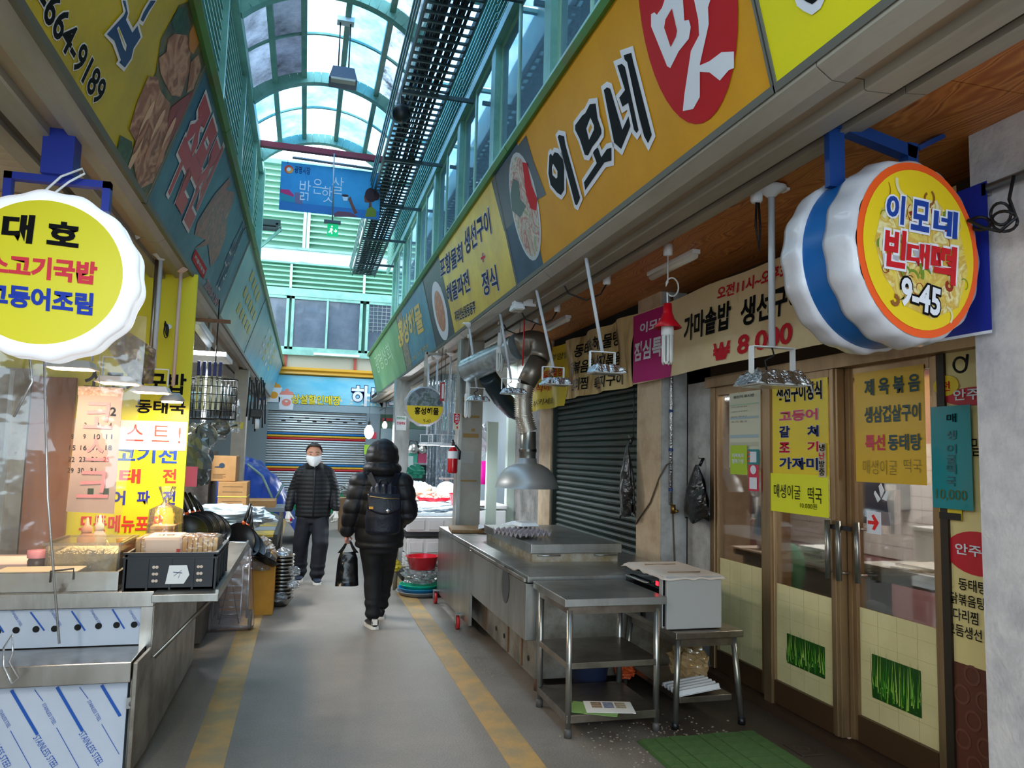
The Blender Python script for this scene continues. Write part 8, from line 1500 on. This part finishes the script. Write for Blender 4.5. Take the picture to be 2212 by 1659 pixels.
def puff(co, n_):
    x = co.x - wx; z = (co.z - .06 * abs(x)) / .125
    return .016 * abs(math.sin(z * PI)) ** .55 - .008 + .006 * nz(co.x * 11, co.y * 11, co.z * 8)
fuse(b, 'coat', cm, r, .011, 4, puff)
b = MB(); b.ball(Q(0, .02, 1.53), (.152, .165, .165), 22, m=16); b.ball(Q(0, -.01, 1.415), (.175, .155, .095), 20, m=12); b.ball(Q(0, .05, 1.50), (.14, .15, .16), 20, m=12)
fuse(b, 'hood', cm, r, .010, 4, lambda co, n_: .008 * abs(math.sin((co.z - .03) / .085 * PI)) ** .5 + .005 * abs(math.sin((co.x - wx) / .13 * PI + PI / 2)) ** .5 - .008 + .005 * nz(co.x * 13, co.y * 13, co.z * 10))
MB().tube([Q(.145, .05, 1.42), Q(.165, .05, 1.44), Q(.175, .06, 1.40)], .005, 6).build('toggle', black, r)
b = MB(); MB_ = mat('black_trousers', '#101013', .75, bump=.2, bs=30); rings(b, [(wx, wy, .66, .17, .12), (wx, wy, .78, .18, .13), (wx, wy, .86, .16, .12)])
for i in (0, 1): limb(b, [hp[i] + Vector((0, 0, -.08)), kn[i], ft[i] + Vector((0, 0, .09))], [.108, .084, .068])
fuse(b, 'trousers', MB_, r, .011, 4, lambda co, n_: .007 * nz(co.x * 8, co.y * 8, co.z * 15) + (.006 * math.sin(co.z * 65) if co.z < .25 else 0))
shoe('shoe', ft[0] - Vector((0, 0, .03)), (-.2, 1, 0), black, r); shoe('shoe', ft[1] - Vector((0, 0, .03)), (.05, 1, 0), black, r)
MB().box(Q(-.025, -.132, .065), (.05, .012, .05)).build('heel_patch', sole, r)
# backpack and carrier bag
r = root('backpack', 'navy black drawstring backpack worn by the hooded person', 'backpack', (wx, wy - .2, .9)); bpm = mat('navy_black_nylon', '#121623', .45, bump=.25, bs=60); b = MB(); yb_ = wy - .235
rings(b, [(wx + .0, yb_, .845, .12, .06), (wx, yb_, .87, .155, .085), (wx, yb_, 1.0, .158, .095), (wx, yb_, 1.10, .145, .09), (wx, yb_ + .005, 1.22, .125, .08), (wx, yb_ + .01, 1.27, .105, .065), (wx, yb_ + .01, 1.29, .07, .04)])
fuse(b, 'pack', bpm, r, .008, 3, lambda co, n_: (.008 * math.sin(co.x * 110) * max(0, (co.z - 1.17) / .1) if co.z > 1.17 else 0) + .004 * nz(co.x * 12, co.y * 12, co.z * 12))
b = MB(); b.grid(lambda u, v: Vector((wx - .145 + .29 * u, yb_ - .098 + .02 * abs(u - .5) * 2 ** 1.5 * abs(u - .5) * 2 - .006 + .03 * v * v, 1.075 + .13 * v - (.05 * math.sin(u * PI) * (1 - v)))), 20, 8); b.build('flap', bpm, r, solid=.008)
MB().tube([Vector((wx - .13, yb_ - .088, 1.185)), Vector((wx, yb_ - .1, 1.168)), Vector((wx + .13, yb_ - .088, 1.165))], .004, 6).build('gold_zip', mat('gold_zip', '#c9a86a', .3, .8), r)
b = MB(); b.lathe([(.001, .008), (.017, .006), (.02, 0)], (wx + .03, yb_ - .112, 1.06), 14, ax=(0, -1, 0)); b.build('badge', mat('silver_badge', '#c9cace', .25, 1), r)
rect(r, Fr((wx - .115, yb_ - .095, 1.085), (1, -.2, 0), ZUP), -.018, -.01, .018, .012, mat('gold_tag', '#d99a2c', .4), .004, 'tag')
for k in (-1, 1): b = MB(); b.beam(Vector((wx + k * .075, yb_ + .04, 1.275)), Vector((wx + k * .125, wy - .125, 1.375)), .05, .014, up=(0, 1, .6)); b.beam(Vector((wx + k * .125, wy - .125, 1.375)), Vector((wx + k * .13, wy - .03, 1.415)), .05, .014); b.build('shoulder_strap', bpm, r)
MB().tube([Vector((wx - .045, yb_ + .03, 1.275)), Vector((wx - .03, yb_ + .02, 1.325)), Vector((wx + .02, yb_ + .02, 1.335)), Vector((wx + .045, yb_ + .03, 1.275))], .007, 6).build('top_loop', bpm, r)
H = wr_[0] + Vector((.01, .03, -.10)); r = root('carrier_bag', 'black plastic carrier bag hanging from the hooded person\'s left hand', 'bag', H); glossb = mat('black_bag_film', '#121214', .18, bump=.35, bs=14)
def bagf(u, v):
    t = u * 2 * PI; w_ = .105 - .02 * v - (.02 * max(0, v - .8) * 5); th = .05 * (1 - v) ** .5 + .012; return H + Vector((.01 + math.cos(t) * w_, math.sin(t) * th + .02 * math.sin(v * 3) + .01 * nz(u * 8, v * 5), -.40 + .30 * v + .008 * nz(u * 5, v * 6, 2)))
MB().grid(bagf, 40, 20).build('bag_film', glossb, r); b = MB(); b.add([bagf(k / 20, 0) for k in range(20)], [tuple(range(20))[::-1]]); b.build('base', glossb, r)
for k in (-1, 1): 
    b = MB(); b.grid(lambda u, v: H + Vector((.01 + k * (.03 + .045 * (1 - v)) * (1 - .55 * v) + (u - .5) * (.026 * (1 - v) + .016), .02 * (1 - v) - .005, -.11 + .115 * v)), 6, 8); b.build('handle', glossb, r, solid=.004)
do_text()
